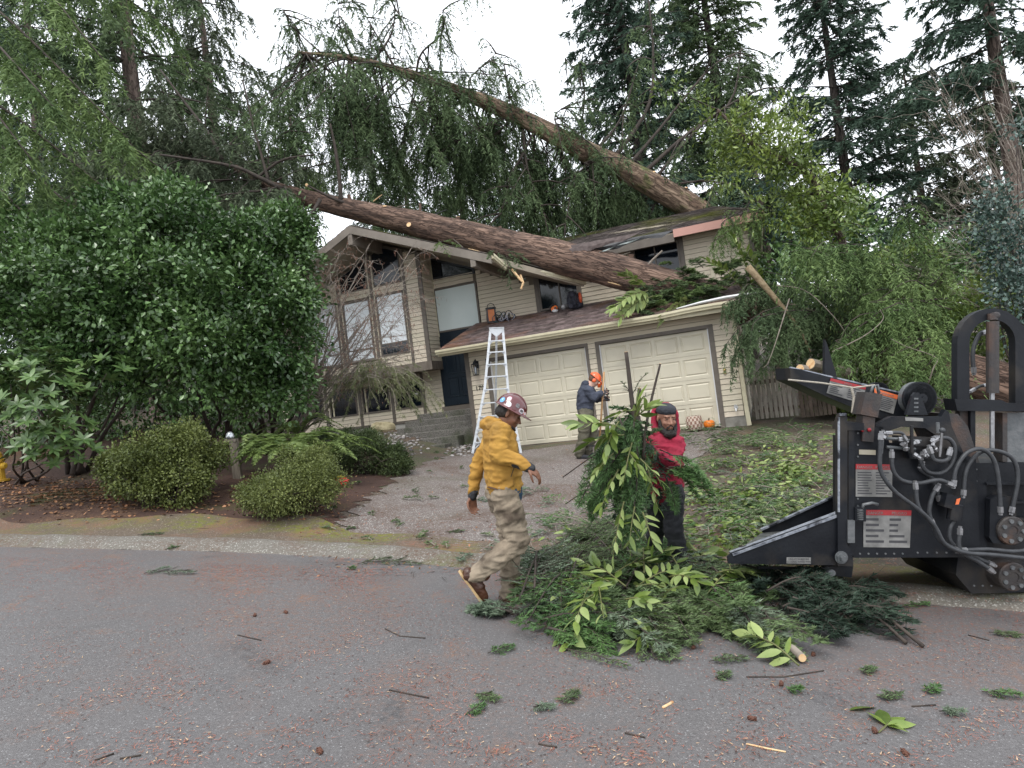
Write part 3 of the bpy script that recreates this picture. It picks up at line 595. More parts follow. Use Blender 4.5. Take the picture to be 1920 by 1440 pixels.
# ---- main upper and lower wall (outer face y = 2.2)
YW = 2.2
RXr, RZr, RP = -6.54, 6.47, .418                 # gable ridge x, top z, pitch
def gtop(x): return RZr - abs(x - RXr) * RP - .26
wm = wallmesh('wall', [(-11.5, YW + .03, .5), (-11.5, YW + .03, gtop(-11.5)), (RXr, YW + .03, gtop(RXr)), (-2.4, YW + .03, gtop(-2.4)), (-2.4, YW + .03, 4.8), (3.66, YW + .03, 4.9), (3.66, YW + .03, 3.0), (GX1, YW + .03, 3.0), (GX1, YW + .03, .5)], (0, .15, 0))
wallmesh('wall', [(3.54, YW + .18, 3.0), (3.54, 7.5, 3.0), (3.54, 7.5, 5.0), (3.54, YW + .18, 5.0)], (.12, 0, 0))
siding(wm, Matrix.Translation((0, YW, 0)), -3.90, -2.17, 3.45, 5.1, topf=gtop)
siding(wm, Matrix.Translation((0, YW, 0)), -2.06, -.85, 3.45, 4.85, holes=[(-2.06, -.90, 3.45, 4.60)], topf=lambda x: 4.9)
siding(wm, Matrix.Translation((0, YW, 0)), -.85, .62, 3.45, 4.80)
siding(wm, Matrix.Translation((0, YW, 0)), 1.99, 3.57, 3.45, 4.95, holes=[(2.56, 2.68, 3.5, 4.42)])
siding(wm, Matrix.Translation((0, YW, 0)), .62, 1.88, 3.45, 3.84)
siding(wm, Matrix.Translation((0, YW, 0)), -5.40, -4.0, 4.74, 5.05)
strip(-2.16, -2.06, 3.42, 4.9, YW); strip(-.91, -.83, 3.42, 4.75, YW); strip(1.88, 1.98, 3.42, 4.95, YW); strip(3.57, 3.67, 3.0, 4.95, YW); strip(.61, .69, 3.42, 4.9, YW)
strip(2.565, 2.675, 3.5, 4.42, YW, CREAM, name='cream_batten', t=.045)
window(-2.05, -.91, 3.52, 4.60, YW - .01, mull=(-1.45,)); window(.69, 1.875, 3.84, 4.72, YW - .01, mull=(1.25,))
window(-5.34, -3.92, 3.40, 4.72, YW - .01, pane=BLIND, fw=.05, name='shaded_window')
# trapezoid clerestory over the shaded window
b = MB(); b.prism([(-5.36, YW - .02, 5.02), (-3.93, YW - .02, 4.95), (-3.93, YW - .02, 5.12), (-5.36, YW - .02, 5.70)], (0, .05, 0)); cl = part('window', b, BLACKP, house)
b = MB(); b.prism([(-5.29, YW - .03, 5.08), (-4.0, YW - .03, 5.01), (-4.0, YW - .03, 5.09), (-5.29, YW - .03, 5.61)], (0, .012, 0)); part('pane', b, DARKWIN, cl)
# entry: navy surround, panelled door, sill
b = MB(); b.box((-5.42, YW - .02, 1.19), (-3.4, YW + .04, 3.40)); part('entry_surround', b, DOORPAINT, house)
b = MB(); b.box((-5.33, YW - .055, 1.22), (-4.26, YW - .02, 3.28)); fd = part('front_door', b, DOORPAINT, house)
for x0, x1 in ((-5.17, -4.86), (-4.74, -4.43)):
    for z0, z1 in ((1.48, 2.02), (2.16, 2.72), (2.86, 3.14)):
        m = MB(); raised(m, x0, x1, z0, z1, YW - .058)
        m.box((x0 - .012, YW - .074, z0 - .014), (x1 + .012, YW - .055, z0)); m.box((x0 - .012, YW - .072, z1), (x1 + .012, YW - .055, z1 + .012))
        m.box((x0 - .014, YW - .073, z0), (x0, YW - .055, z1)); m.box((x1, YW - .073, z0), (x1 + .014, YW - .055, z1)); part('raised_panel', m, DOORPAINT, fd)
b = MB(); b.ball((-4.34, YW - .1, 2.1), .035); b.tube([(-4.34, YW - .1, 2.1), (-4.34, YW - .05, 2.1)], .015, 6); part('door_knob', b, mat('brass', (.4, .27, .08), metal=1, rough=.3), fd)
b = MB(); b.box((-5.46, YW - .12, 1.06), (-3.6, YW + .04, 1.195)); part('door_sill', b, TRIM, house)
# lower left wall
LOWW = [(-7.07, -6.13, (-6.56,)), (-8.27, -7.27, ()), (-9.52, -8.47, ()), (-10.9, -9.76, (-10.35,))]
siding(wm, Matrix.Translation((0, YW, 0)), -6.04, -5.42, .92, 2.5)
siding(wm, Matrix.Translation((0, YW, 0)), -11.4, -6.12, .92, 2.30, holes=[(a, c, 1.26, 2.16) for a, c, _ in LOWW] + [(-7.235, -7.125, 0, 3), (-8.415, -8.305, 0, 3), (-9.705, -9.595, 0, 3)])
for x in (-6.08, -7.18, -8.36, -9.65): strip(x - .05, x + .05, .86, 2.3, YW)
for i, (a, c, m) in enumerate(LOWW):
    w = window(a, c, 1.28, 2.12, YW - .005, mull=m)
    if i in (1, 2):
        g = MB(); g.box((a + .10, YW - .022, 1.325), (a + .155, YW - .012, 2.07)); part('pane_edge', g, CREAM_TRIM, w)
g = MB(); g.box((-6.38, YW - .02, 1.66), (-6.26, YW - .015, 1.72)); part('sticker', g, WHITE, house)
strip(-11.5, -6.02, .85, .915, YW, name='base_trim')
b = MB(); b.box((-11.5, YW - .005, .2), (-5.95, YW + .03, .85)); part('foundation', b, mat('painted_foundation', (.40, .39, .36), (.32, .31, .28), 4, .8, .3), house)
# ---- projecting bay (front y = 1.5)
YB = 1.5; BX0, BX1 = -9.35, -5.33
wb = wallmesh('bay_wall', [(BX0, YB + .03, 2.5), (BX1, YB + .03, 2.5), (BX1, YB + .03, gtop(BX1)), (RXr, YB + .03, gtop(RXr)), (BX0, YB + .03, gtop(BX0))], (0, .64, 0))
bwin = [(-6.93, -5.96, 2.90, 4.73), (-8.12, -7.14, 2.86, 4.70), (-9.28, -8.34, 2.84, 4.78)]
uwin = [(-6.93, -5.96, 4.99), (-8.12, -7.14, 4.99)]
hol = bwin + [(a, c, z, 9) for a, c, z in uwin] + [(-5.93, -5.84, 0, 9), (-7.085, -6.985, 0, 9), (-8.28, -8.18, 0, 9)]
siding(wb, Matrix.Translation((0, YB, 0)), BX0, BX1 - .10, 2.56, 6.3, holes=hol, topf=gtop)
MBs = Matrix(((0, -1, 0, BX1 - .0), (1, 0, 0, 0), (0, 0, 1, 0), (0, 0, 0, 1)))
siding(wb, MBs, YB + .03, YW - .05, 2.56, 5.75)
for x in (-5.885, -7.035, -8.23): strip(x - .045, x + .045, 2.55, gtop(x), YB, par=wb)
strip(BX1 - .10, BX1 + .03, 2.55, 5.75, YB, par=wb)
b = MB(); b.box((BX1, YW - .055, 2.55), (BX1 + .03, YW + .0, 5.7)); part('trim_board', b, CREAM_TRIM, wb)
b = MB(); b.box((BX0 - .03, YB - .045, 2.31), (BX1 + .045, YB + .02, 2.555)); b.box((BX1 - .02, YB + .02, 2.312), (BX1 + .042, YW, 2.552)); b.box((BX0, YB + .02, 2.315), (BX1 - .02, YW, 2.36))
part('bay_skirt', b, mat('weathered_brown_band', (.12, .10, .08), (.19, .16, .13), 9, .8, .3, stretch=(1, 1, .3)), house)
for i, (a, c, z0, z1) in enumerate(bwin):
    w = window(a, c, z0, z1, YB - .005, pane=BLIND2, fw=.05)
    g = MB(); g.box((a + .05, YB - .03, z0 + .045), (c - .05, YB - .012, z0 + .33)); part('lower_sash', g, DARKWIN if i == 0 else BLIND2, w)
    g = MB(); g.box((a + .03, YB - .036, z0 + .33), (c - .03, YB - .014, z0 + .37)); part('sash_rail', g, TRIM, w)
for a, c, z in uwin:
    tl, tr = gtop(a) - .05, gtop(c) - .05
    if a < RXr < c: pp = [(a, z), (c, z), (c, tr), (RXr, gtop(RXr) - .05), (a, tl)]
    else: pp = [(a, z), (c, z), (c, tr), (a, tl)]
    b = MB(); b.prism([(x, YB - .03, q) for x, q in pp], (0, .06, 0)); w = part('window', b, TRIM, house)
    cx = sum(x for x, _ in pp) / len(pp); cz = sum(q for _, q in pp) / len(pp)
    b = MB(); b.prism([(cx + (x - cx) * .90, YB - .04, cz + (q - cz) * .91) for x, q in pp], (0, .012, 0)); part('pane', b, DARKWIN, w)
# ---- roofs
def shingles(par, p00, p10, p11, p01, rows, cols, m, name='shingles'):
    """tabs laid in staggered courses over the patch p00-p10 (eave) to p01-p11 (ridge)"""
    p00, p10, p11, p01 = map(Vector, (p00, p10, p11, p01)); b = MB()
    nrm = (p10 - p00).cross(p01 - p00).normalized()
    def at(u, v): return (p00 * (1 - u) + p10 * u) * (1 - v) + (p01 * (1 - u) + p11 * u) * v
    for r in range(rows):
        off = (r % 2) * .5 + random.uniform(-.15, .15)
        for c in range(-1, cols):
            u0, u1 = max(0, (c + off) / cols), min(1, (c + off + .965) / cols)
            if u1 <= u0: continue
            v0, v1 = r / rows, min(1, (r + 1.12) / rows); t = .016 + random.uniform(0, .009); j = random.uniform(-.006, .006)
            a, bb, cc, d = at(u0, v0 + j), at(u1, v0 + j), at(u1, v1), at(u0, v1)
            b.add([a, bb, cc, d, a + nrm * t, bb + nrm * t, cc + nrm * .004, d + nrm * .004], [(4, 5, 6, 7), (0, 1, 5, 4), (1, 2, 6, 5), (0, 4, 7, 3)])
    return part(name, b, m, par, kind='stuff')
def roof(p00, p10, p11, p01, t, rows, cols, m, name='roof', under=SOFFIT):
    b = MB(); n = (Vector(p10) - Vector(p00)).cross(Vector(p01) - Vector(p00)).normalized()
    b.prism([Vector(p) - n * .035 for p in (p00, p10, p11, p01)], -n * t); r = part(name, b, under, house)
    shingles(r, p00, p10, p11, p01, rows, cols, m); return r
# garage roof
EZ = 2.60; RR = 3.54
gr = roof((-4.06, -.45, EZ), (3.5, -.45, EZ), (3.5, YW, 3.5), (-4.06, YW, 3.5), .10, 20, 26, SHINGLE)
b = MB(); b.box((-4.05, -.43, 2.44), (3.48, -.40, 2.585)); part('fascia_board', b, CREAM_TRIM, house)
b = MB(); b.box((-4.04, -.40, 2.47), (3.4, -.0, 2.485)); part('soffit', b, SOFFIT, house)
b = MB(); b.prism([(-4.075, -.44, 2.44), (-4.075, YW, 3.32), (-4.075, YW, 3.49), (-4.075, -.44, 2.58)], (.025, 0, 0)); b.prism([(3.495, -.44, 2.44), (3.495, YW, 3.32), (3.495, YW, 3.49), (3.495, -.44, 2.58)], (.025, 0, 0)); part('rake_board', b, CREAM_TRIM, house)
def gutter(path, m=CREAM_TRIM, name='gutter', w=.12, h=.11, out=(0, -1, 0)):
    b = MB(); out = Vector(out); prof = [(0, 0), (.75, 0), (.8, .25), (1, .55), (1, 1), (.92, 1), (.9, .6), (.7, .12), (.06, .12), (.06, 1), (0, 1)]
    rings = [[Vector(p) + out * (w * a) + Vector((0, 0, h * (c - 1))) for a, c in prof] for p in path]; n = len(prof)
    b.add([v for r in rings for v in r], [(i * n + j, i * n + (j + 1) % n, (i + 1) * n + (j + 1) % n, (i + 1) * n + j) for i in range(len(path) - 1) for j in range(n)] + [tuple(range(n)), tuple(range((len(path) - 1) * n + n - 1, (len(path) - 1) * n - 1, -1))])
    return part(name, b, m, house)
gutter([(x, -.455 - .03 * max(0, x - 1.6) ** 2 * .3, 2.60 + max(0, x - 1.5) * .012 + (.03 * math.sin((x - 1.5) * 1.6) if x > 1.5 else 0)) for x in [-4.08, -2, 0, 1.5, 1.8, 2.1, 2.4, 2.7, 3.0, 3.3, 3.55]])
b = MB()   # bent white end of the gutter
pts = [H(*q) for q in ((1.9, -.50, 2.66), (2.4, -.52, 2.70), (2.9, -.54, 2.72), (3.3, -.55, 2.715), (3.56, -.56, 2.69))]
b.tube(pts, [.02, .05, .06, .062, .058], 8, flat=.6); part('bent_gutter_end', b, WHITE, house, wc=True)
# downspout on the garage corner
b = MB(); b.bar((3.02, -.06, 2.42), (3.04, -.045, .35), .085, .06, (0, 1, 0)); b.bar((3.04, -.045, .36), (3.06, -.07, -.06), .09, .062, (0, 1, 0)); b.bar((3.02, -.38, 2.5), (3.02, -.06, 2.40), .085, .06); part('downspout', b, CREAM_TRIM, house)
# gable roof of the left wing: right slope has a crushed, twisted eave
def hi(p): return HINV @ p
ev = [hi(P(921, 477, 16.13)), hi(P(946, 499, 16.35)), hi(P(966, 496, 16.5)), hi(P(1098, 527, 16.8))]
ap0, ap1 = Vector((RXr, 0, RZr)), Vector((RXr, 7, RZr))
def quad_roof(a, bq, c, d, t, rows, cols, m):
    return roof(a, bq, c, d, t, rows, cols, m, under=FASCIA)
lz = RZr - 4.1 * .43
gl = roof((RXr - 4.1, 7, lz), (RXr - 4.1, 0, lz), (RXr, 0, RZr), (RXr, 7, RZr), .14, 26, 20, SHINGLE2)
gr1 = roof(tuple(ev[0]), tuple(ev[3] + Vector((0, 0, .02))), (RXr, 7, RZr), (RXr, 0, RZr), .14, 28, 16, SHINGLE2)
b = MB()   # rake boards, ridge and purlin beams
for q0, q1 in (((RXr, RZr), (ev[0].x, ev[0].z)), ((RXr, RZr), (RXr - 4.1, lz))):
    b.prism([(q0[0], -.035, q0[1] - .02), (q1[0], -.035, q1[1] - .02), (q1[0], -.035, q1[1] - .24), (q0[0], -.035, q0[1] - .24)], (0, .05, 0))
part('rake_board', b, FASCIA, house)
for x, z0, z1, y1 in ((-6.56, 5.93, 6.25, YB), (-2.99, 4.62, 4.88, YW)):
    b = MB(); b.box((x - .07, -.02, z0), (x + .07, y1, z1)); part('roof_beam', b, FASCIA, house)
b = MB(); b.add([(RXr, .0, RZr - .16), (ev[0].x, .0, ev[0].z - .16), (-2.2, YW + .1, 4.86), (RXr, YW + .1, RZr - .2)], [(0, 1, 2, 3)]); b.add([(RXr, .0, RZr - .16), (RXr - 4.1, 0, lz - .16), (RXr - 4.1, YW + .1, lz - .16), (RXr, YW + .1, RZr - .16)], [(3, 2, 1, 0)]); part('soffit', b, SOFFIT, house)
gutter(ev[:2], w=.13, h=.12, out=(.8, -.6, 0)); gutter(ev[2:], w=.12, h=.11, out=(.3, -.95, 0))
# upper roof on the right, hipped at its right end, with a torn lower left edge
UE = 1.7
ur = roof((-.7, UE, 4.78), (4.0, UE, 4.93), (2.76, 5, 6.10), (-2.4, 5, 6.16), .08, 26, 22, SHINGLE2)
roof((4.0, UE, 4.93), (4.0, 8, 4.93), (2.9, 8, 6.10), (2.76, 5, 6.10), .08, 12, 16, SHINGLE2)
b = MB(); b.box((1.83, UE - .03, 4.70), (3.97, UE, 4.90)); part('fascia_board', b, PINK, house, label='primed pink fascia board on the upper eave')
b = MB(); b.add([(-.7, UE + .05, 4.70), (3.95, UE + .05, 4.80), (3.95, YW + .1, 4.86), (-.7, YW + .1, 4.84)], [(0, 1, 2, 3)]); part('soffit', b, SOFFIT, house)
b = MB(); b.box((-.7, UE, 4.60), (1.83, UE + .03, 4.80)); part('fascia_board', b, TRIM, house)
# torn felt and flashing hanging from the broken edge
def ribbon(name, top, bot, m, n=14, wav=.05):
    b = MB(); vs = []
    for i in range(n + 1):
        t = i / n; a = top[0].lerp(top[1], t); c = bot[0].lerp(bot[1], t)
        w = wav * noise.noise(Vector((t * 5, 2.2, top[0].x)))
        vs += [a, a.lerp(c, .5) + Vector((w, -.04 + w, w * 1.5)), c + Vector((0, w, w * 2))]
    b.add(vs, [(i * 3 + j, i * 3 + j + 1, i * 3 + 4 + j, i * 3 + 3 + j) for i in range(n) for j in range(2)]); return part(name, b, m, house, wc=True)
ribbon('torn_felt', (P(1040, 470, 16.3), P(1262, 432, 15.4)), (P(1100, 478, 16.1), P(1240, 441, 15.4)), FELT)
ribbon('torn_flashing', (P(1128, 471, 15.9), P(1212, 441, 15.6)), (P(1110, 481, 15.9), P(1200, 448, 15.6)), mat('torn_grey_flashing', (.22, .25, .24), (.3, .34, .33), 6, .4))
ribbon('torn_felt', (P(1060, 462, 16.2), P(1200, 436, 15.7)), (P(1075, 474, 16.0), P(1150, 460, 15.8)), mat('lifted_shingle_strip', (.05, .035, .032), (.10, .075, .07), 9, .8))
# ---- small fittings
def wood_text(ch, size, M, m, name, ext=.006):
    cu = bpy.data.curves.new(name, 'FONT'); cu.body = ch; cu.size = size; cu.extrude = ext; cu.align_x = 'CENTER'; cu.resolution_u = 2
    o = bpy.data.objects.new('tmp', cu); COL.objects.link(o); dg = bpy.context.evaluated_depsgraph_get()
    me = bpy.data.meshes.new_from_object(o.evaluated_get(dg)); bpy.data.objects.remove(o); bpy.data.curves.remove(cu)
    me.materials.clear(); me.materials.append(m); me.name = name; return me
for i, ch in enumerate('1701'):
    me = wood_text(ch, .155, None, BLACKP, 'house_number')
    put('house_number', me, house, M=Matrix.Translation((-3.30 + i * .083, -.032, 1.485)) @ Matrix.Rotation(math.pi / 2, 4, 'X'))
lx, lz_ = -3.22, 1.86
b = MB(); b.box((lx - .05, -.045, lz_ + .18), (lx + .05, -.02, lz_ + .36)); b.tube([(lx, -.04, lz_ + .30), (lx, -.10, lz_ + .40), (lx, -.15, lz_ + .36)], .018, 6)
b.prism([(lx - .075, -.075, lz_ + .27), (lx + .075, -.075, lz_ + .27), (lx + .075, -.225, lz_ + .27), (lx - .075, -.225, lz_ + .27)], (0, 0, .02)); b.lathe([(.07, .29), (.045, .34), (.015, .37)], (lx, -.15, lz_), n=6)
for i, j in ((-.07, -.08), (.07, -.08), (.07, -.22), (-.07, -.22)): b.bar((lx + i, j, lz_ + .28), (lx + i * .72, -.15 + (j + .15) * .72, lz_ + .02), .014, .014)
b.box((lx - .055, -.205, lz_), (lx + .055, -.095, lz_ + .02)); pl = part('porch_lamp', b, BLACKP, house)
b = MB(); b.lathe([(.02, .03), (.035, .08), (.03, .18), (.012, .22)], (lx, -.15, lz_), n=8); part('lamp_glass', b, mat('frosted_glass', (.3, .32, .34), rough=.2), pl)
b = MB(); b.lathe([(.045, -.03), (.045, .0)], (2.83, -.03, .36), (0, -1, 0), 8); b.tube([(2.83, -.03, .36), (2.83, -.13, .34), (2.83, -.15, .28)], .018, 6); b.lathe([(.035, 0), (.035, .015)], (2.83, -.11, .40), (0, -.3, 1), 8); part('hose_bib', b, METAL, house)
b = MB(); b.box((2.67, -.05, 1.12), (2.72, -.02, 1.24)); b.ball((2.70, -.06, 1.2), .03); part('wall_hook', b, mat('brass_fitting', (.45, .33, .12), metal=.6, rough=.4), house)
# ================================================================ STANDING TREES
def ground_pt(px, py_any, D):
    """trunk foot under a pixel column at depth D, following gravity"""
    X = (px - 960) / F * D; return onground(X, D, -.2)
def standing(name, px, py, D, r, top, label, m_fol, limbs, m_bark=BK_GREY, group=None, foot=None, tk=dict(), cat='tree', stub=0, kind_limb=TWIG):
    """trunk passes through photo pixel (px, py) at depth D and stands plumb"""
    p = np.array(P(px, py, D)); c = to_cam(Vector(p)); z0 = float(gz(np.array([c.x]), np.array([c.y]))[0]); 
    f = p.copy(); f[2] = 0
    lo = np.array(Cm(c.x, c.y, z0)); base = np.array([p[0], p[1], lo[2] - .6])
    rt = root(name, Vector(base), label, cat, group)
    tp = base.copy(); tp[2] += top; k = RNG.normal(size=2) * .004 * top
    trunk('trunk', [base, (base + tp) / 2 + np.array([k[0], k[1], 0]), tp], [r * 1.25, r, r * .75, r * .45, r * .12], m_bark, rt, n=14, seg=30)
    ls = []
    for z, L, n, sag, rise in limbs:
        for i in range(n):
            a = RNG.uniform(0, 2 * math.pi); zz = z + RNG.uniform(-.5, .5); b0 = np.array([tp[0], tp[1], base[2] + zz]); b0[:2] = base[:2] + (tp[:2] - base[:2]) * zz / top
            ls.append(limb(b0, (math.cos(a), math.sin(a), RNG.uniform(-.1, .15)), L * RNG.uniform(.6, 1.15), sag, rise))
    tubes('limbs', ls, .045 * r / .3, .008, kind_limb, rt, n=4)
    B = sprays(ls, **tk); fol('foliage', blades(*B), m_fol, rt)
    return rt
def ring(z0, z1, step, L0, L1, n, sag, rise): 
    k = max(2, int((z1 - z0) / step)); return [(z0 + (z1 - z0) * i / (k - 1), L0 + (L1 - L0) * i / (k - 1), n, sag, rise) for i in range(k)]
FAR = dict(twig_per_m=8, twig_len=1.0, per_twig=15, nl=.27, nw=.036, droop=.5, hang=.45)
HANG = dict(twig_per_m=9, twig_len=1.15, per_twig=19, nl=.22, nw=.026, droop=1.0, hang=.95)
# z counted from the foot
standing('fir_tree', 1570, 200, 31, .26, 24, 'tall dark blue green fir with open layered limbs right of the house', HEM_BLUE, ring(6, 23.5, .5, 4.4, 1.1, 5, .10, .12), BK_DARK, tk=FAR)
standing('fir_tree', 1180, 200, 34, .38, 27, 'broad dense fir behind the house, left of the pair over the roof', HEM_BLUE, ring(5, 26, .5, 5.0, 2.0, 6, .18, .10), m_bark=BK_DARK, tk=FAR)
standing('fir_tree', 1345, 200, 36, .38, 28, 'broad dense fir behind the house, right of the pair over the roof', HEM, ring(5, 27, .5, 4.9, 1.8, 6, .18, .10), m_bark=BK_DARK, tk=FAR)
standing('fir_tree', 908, 120, 42, .22, 19.5, 'slim pointed fir top showing between the fallen limbs', HEM_BLUE, ring(9, 19.3, .5, 2.6, .25, 5, .05, .15), tk=dict(FAR, twig_len=.7))
standing('fir_tree', 1862, 60, 24, .30, 22, 'tall fir with a bare grey trunk at the right edge', HEM_BLUE, ring(9, 21, .6, 4.2, 2.5, 4, .22, .05), tk=FAR)
standing('hemlock_tree', 232, 50, 22, .36, 22, 'thick pinkish barked trunk with drooping hemlock limbs, upper left', HEM, ring(5.5, 20, .55, 4.6, 2.6, 4, .30, .05), tk=HANG)
standing('hemlock_tree', 385, 100, 27, .24, 23, 'slender hemlock right of the thick pinkish trunk', HEM_GREY, ring(5, 22, .55, 3.8, 1.6, 4, .30, .05), tk=HANG)
standing('cedar_tree', 545, 230, 25, .26, 13.5, 'bright green drooping cedar behind the left gable', HEM_BRIGHT, ring(4, 13, .5, 2.4, .5, 4, .35, .05), tk=HANG)
standing('hemlock_tree', 60, 100, 30, .30, 24, 'shaded hemlock in the far left corner behind the others', HEM_BLUE, ring(4, 23, .7, 5, 2.5, 4, .30, .05), tk=HANG)
standing('fir_tree', 1020, 420, 40, .30, 15, 'short drooping fir low behind the upper roof ridge', HEM, ring(4, 14.8, .5, 4.0, .6, 5, .30, .05), tk=HANG)
standing('fir_tree', 770, 430, 38, .30, 14.5, 'dark fir low behind the left gable roof', HEM, ring(4, 14, .6, 3.6, .6, 4, .30, .05), tk=HANG)
standing('fir_tree', 1730, 380, 34, .25, 15.5, 'grey green fir low between the layered fir and the right edge', HEM_GREY, ring(4, 15, .6, 4.6, 1.2, 4, .30, .05), tk=FAR)
standing('fir_tree', 1430, 420, 28, .25, 11, 'dark fir half hidden behind the upper right eave', HEM_BLUE, ring(3, 10.8, .5, 4.0, 1.0, 5, .25, .05), tk=FAR)
standing('fir_tree', 480, 420, 32, .30, 13, 'dark hemlock closing the gap behind the camellias', HEM_BLUE, ring(2, 12.8, .55, 5, 1.5, 5, .30, .05), tk=HANG)
standing('fir_tree', 150, 450, 26, .30, 12, 'dark hemlock low on the far left behind the camellias', HEM_BLUE, ring(1.5, 11.8, .55, 5, 1.5, 5, .30, .05), tk=HANG)
standing('fir_tree', 1880, 420, 32, .30, 14, 'olive green fir low at the right edge', HEM_GREY, ring(2, 13.8, .55, 5, 1.5, 5, .30, .05), tk=FAR)
standing('fir_tree', 690, 250, 33, .28, 17.5, 'mid green drooping fir behind the gap between the two fallen trunks', HEM, ring(6, 17.2, .55, 3.2, .5, 5, .30, .05), BK_DARK, tk=HANG)
standing('fir_tree', 850, 250, 36, .26, 16.5, 'mid green fir behind the middle of the upper fallen trunk', HEM, ring(8, 16.2, .5, 3.4, .5, 5, .25, .05), BK_DARK, tk=HANG)
# near drooping boughs reaching in from the left edge: one cedar whose trunk stands outside the picture
ce = root('cedar_tree', Vector(Cm(-12.5, 13.0, -1.9)), 'near cedar whose bright drooping boughs reach in at the left edge', 'tree')
tb = np.array(Cm(-12.5, 13.0, -2.0)); trunk('trunk', [tb, tb + [0, 0, 14]], [.4, .3, .15], BK_GREY, ce, n=12, seg=20)
ls = []
for x0, y0, x1, y1, D0, D1 in ((-150, -250, 200, 120, 13, 11.5), (-200, -120, 240, 260, 13, 11.5), (-200, 0, 320, 330, 13, 12), (-200, 100, 230, 380, 13, 11.5), (-180, 180, 170, 420, 13, 11), (-160, 260, 110, 470, 12, 11), (-150, -300, 120, -20, 13, 12),
                               (-180, 60, 60, 300, 12, 10.5), (-200, -60, 100, 200, 12, 10.5), (-160, 330, 60, 520, 12, 11), (-150, -200, 330, 60, 14, 13.5), (-150, -350, 300, -40, 14, 13)):
    a, b_ = np.array(P(x0, y0, D0)), np.array(P(x1, y1, D1)); mid = (a + b_) / 2 + [0, 0, .35]
    ls.append(curve([a, mid, b_], 12))
tubes('limbs', ls, .05, .01, TWIG, ce, n=5)
fol('foliage', blades(*sprays(ls, twig_per_m=20, twig_len=.85, per_twig=30, nl=.13, nw=.013, droop=.9, hang=.8, taper=.4)), HEM_BRIGHT, ce)
# ================================================================ FALLEN TREES
def stub(par, p, d, L, r, label=None):
    """a sawn-off limb stub with a pale cut face"""
    p = Vector(p); d = Vector(d).normalized(); b = MB(); b.tube([p - d * .05, p + d * L * .5, p + d * L], [r * 1.25, r * 1.02, r], 9, cap=True); s = part('limb_stub', b, TWIG if r < .03 else BK_RED, par, smooth=False, wc=True, label=label)
    c = MB(); x = d.orthogonal().normalized(); y = d.cross(x); q = p + d * (L + .003)
    c.add([q + (x * math.cos(a) + y * math.sin(a)) * r * .97 for a in [i * math.tau / 9 for i in range(9)]], [tuple(range(9))]); part('cut_face', c, CUT, s, wc=True)
# --- tree A: lower trunk lying across the garage roof, root end on the ground to the right
fa = root('fallen_fir_tree', P(1900, 740, 12.4), 'large red brown fir trunk lying across the garage roof, its top end at the left', 'fallen tree')
TA = [(250, 285, 20.5), (400, 300, 19.8), (470, 330, 19.3), (530, 358, 18.9), (640, 388, 18.3), (800, 424, 17.6), (1000, 472, 16.8), (1130, 502, 16.1), (1255, 537, 15.5), (1400, 580, 15.2), (1500, 608, 14.9), (1620, 645, 14.2), (1760, 690, 13.2), (1960, 745, 12.2)]
RA = [.06, .09, .13, .20, .27, .36, .43, .43, .40, .40, .40, .42, .44, .46]
trunk('trunk', [P(*q) for q in TA], RA, BK_RED, fa, n=40, seg=150, ridge=.07)
def on(px, T=TA):
    xs = [q[0] for q in T]; return [float(np.interp(px, xs, [q[j] for q in T])) for j in (0, 1, 2)]
for px, dy, D_, d, L, r in ((1025, -16, -.25, (.1, -.9, .5), .06, .07), (858, -22, -.1, (.1, -.3, 1), .14, .06), (722, -12, -.2, (0, -.6, 1), .12, .06), (788, -20, 0, (0, -.1, 1), .28, .035), (770, 8, -.3, (-.3, -1, .3), .12, .07),
                          (655, -20, 0, (-.2, -.3, 1), .10, .05), (1183, -20, 0, (.0, -.2, 1), .26, .065), (1196, -14, -.15, (.2, -.5, .8), .12, .07), (940, -22, 0, (-.3, 0, 1), .16, .05), (1085, -10, -.3, (0, -1, .4), .05, .06)):
    q = on(px); stub(fa, P(px, q[1] + dy, q[2] + D_ * .9), C2W @ Vector((d[0], d[1], d[2])), L, r)
b = MB(); b.tube([P(1210, 502, 15.5), P(1225, 486, 15.4), P(1242, 470, 15.3)], [.03, .028, .02], 6); part('broken_limb', b, TWIG2, fa, wc=True)
# cut limbs at its upper end
for pts, r in (([(640, 384, 18.1), (636, 330, 18.0), (628, 275, 18.0), (619, 232, 18.0)], .07), ([(655, 384, 18.1), (620, 370, 17.9), (575, 347, 17.8)], .06), ([(600, 375, 17.8), (585, 400, 17.5), (570, 425, 18.1)], .06), ([(530, 355, 18), (480, 330, 17.8), (430, 310, 17.6), (300, 290, 17.5)], .07),
               ([(505, 345, 18), (490, 290, 18.1), (470, 215, 18.2), (455, 150, 18.2)], .05), ([(420, 305, 18.4), (390, 250, 18.4), (345, 190, 18.4), (300, 130, 18.4)], .06), ([(480, 335, 18.2), (530, 300, 18), (590, 290, 18)], .05)):
    pp = [np.array(P(*q)) for q in pts]; b = MB(); l = curve(pp, 12); b.tube([Vector(v) for v in l], [r * (1 - .6 * i / 11) for i in range(12)], 7, rough=.25); lb_ = part('limb', b, TWIG, fa, smooth=True, wc=True)
q = P(575, 347, 17.8); c = MB(); c.ball(q, (.045, .03, .05), 8, 5); part('cut_face', c, CUT, fa, wc=True)
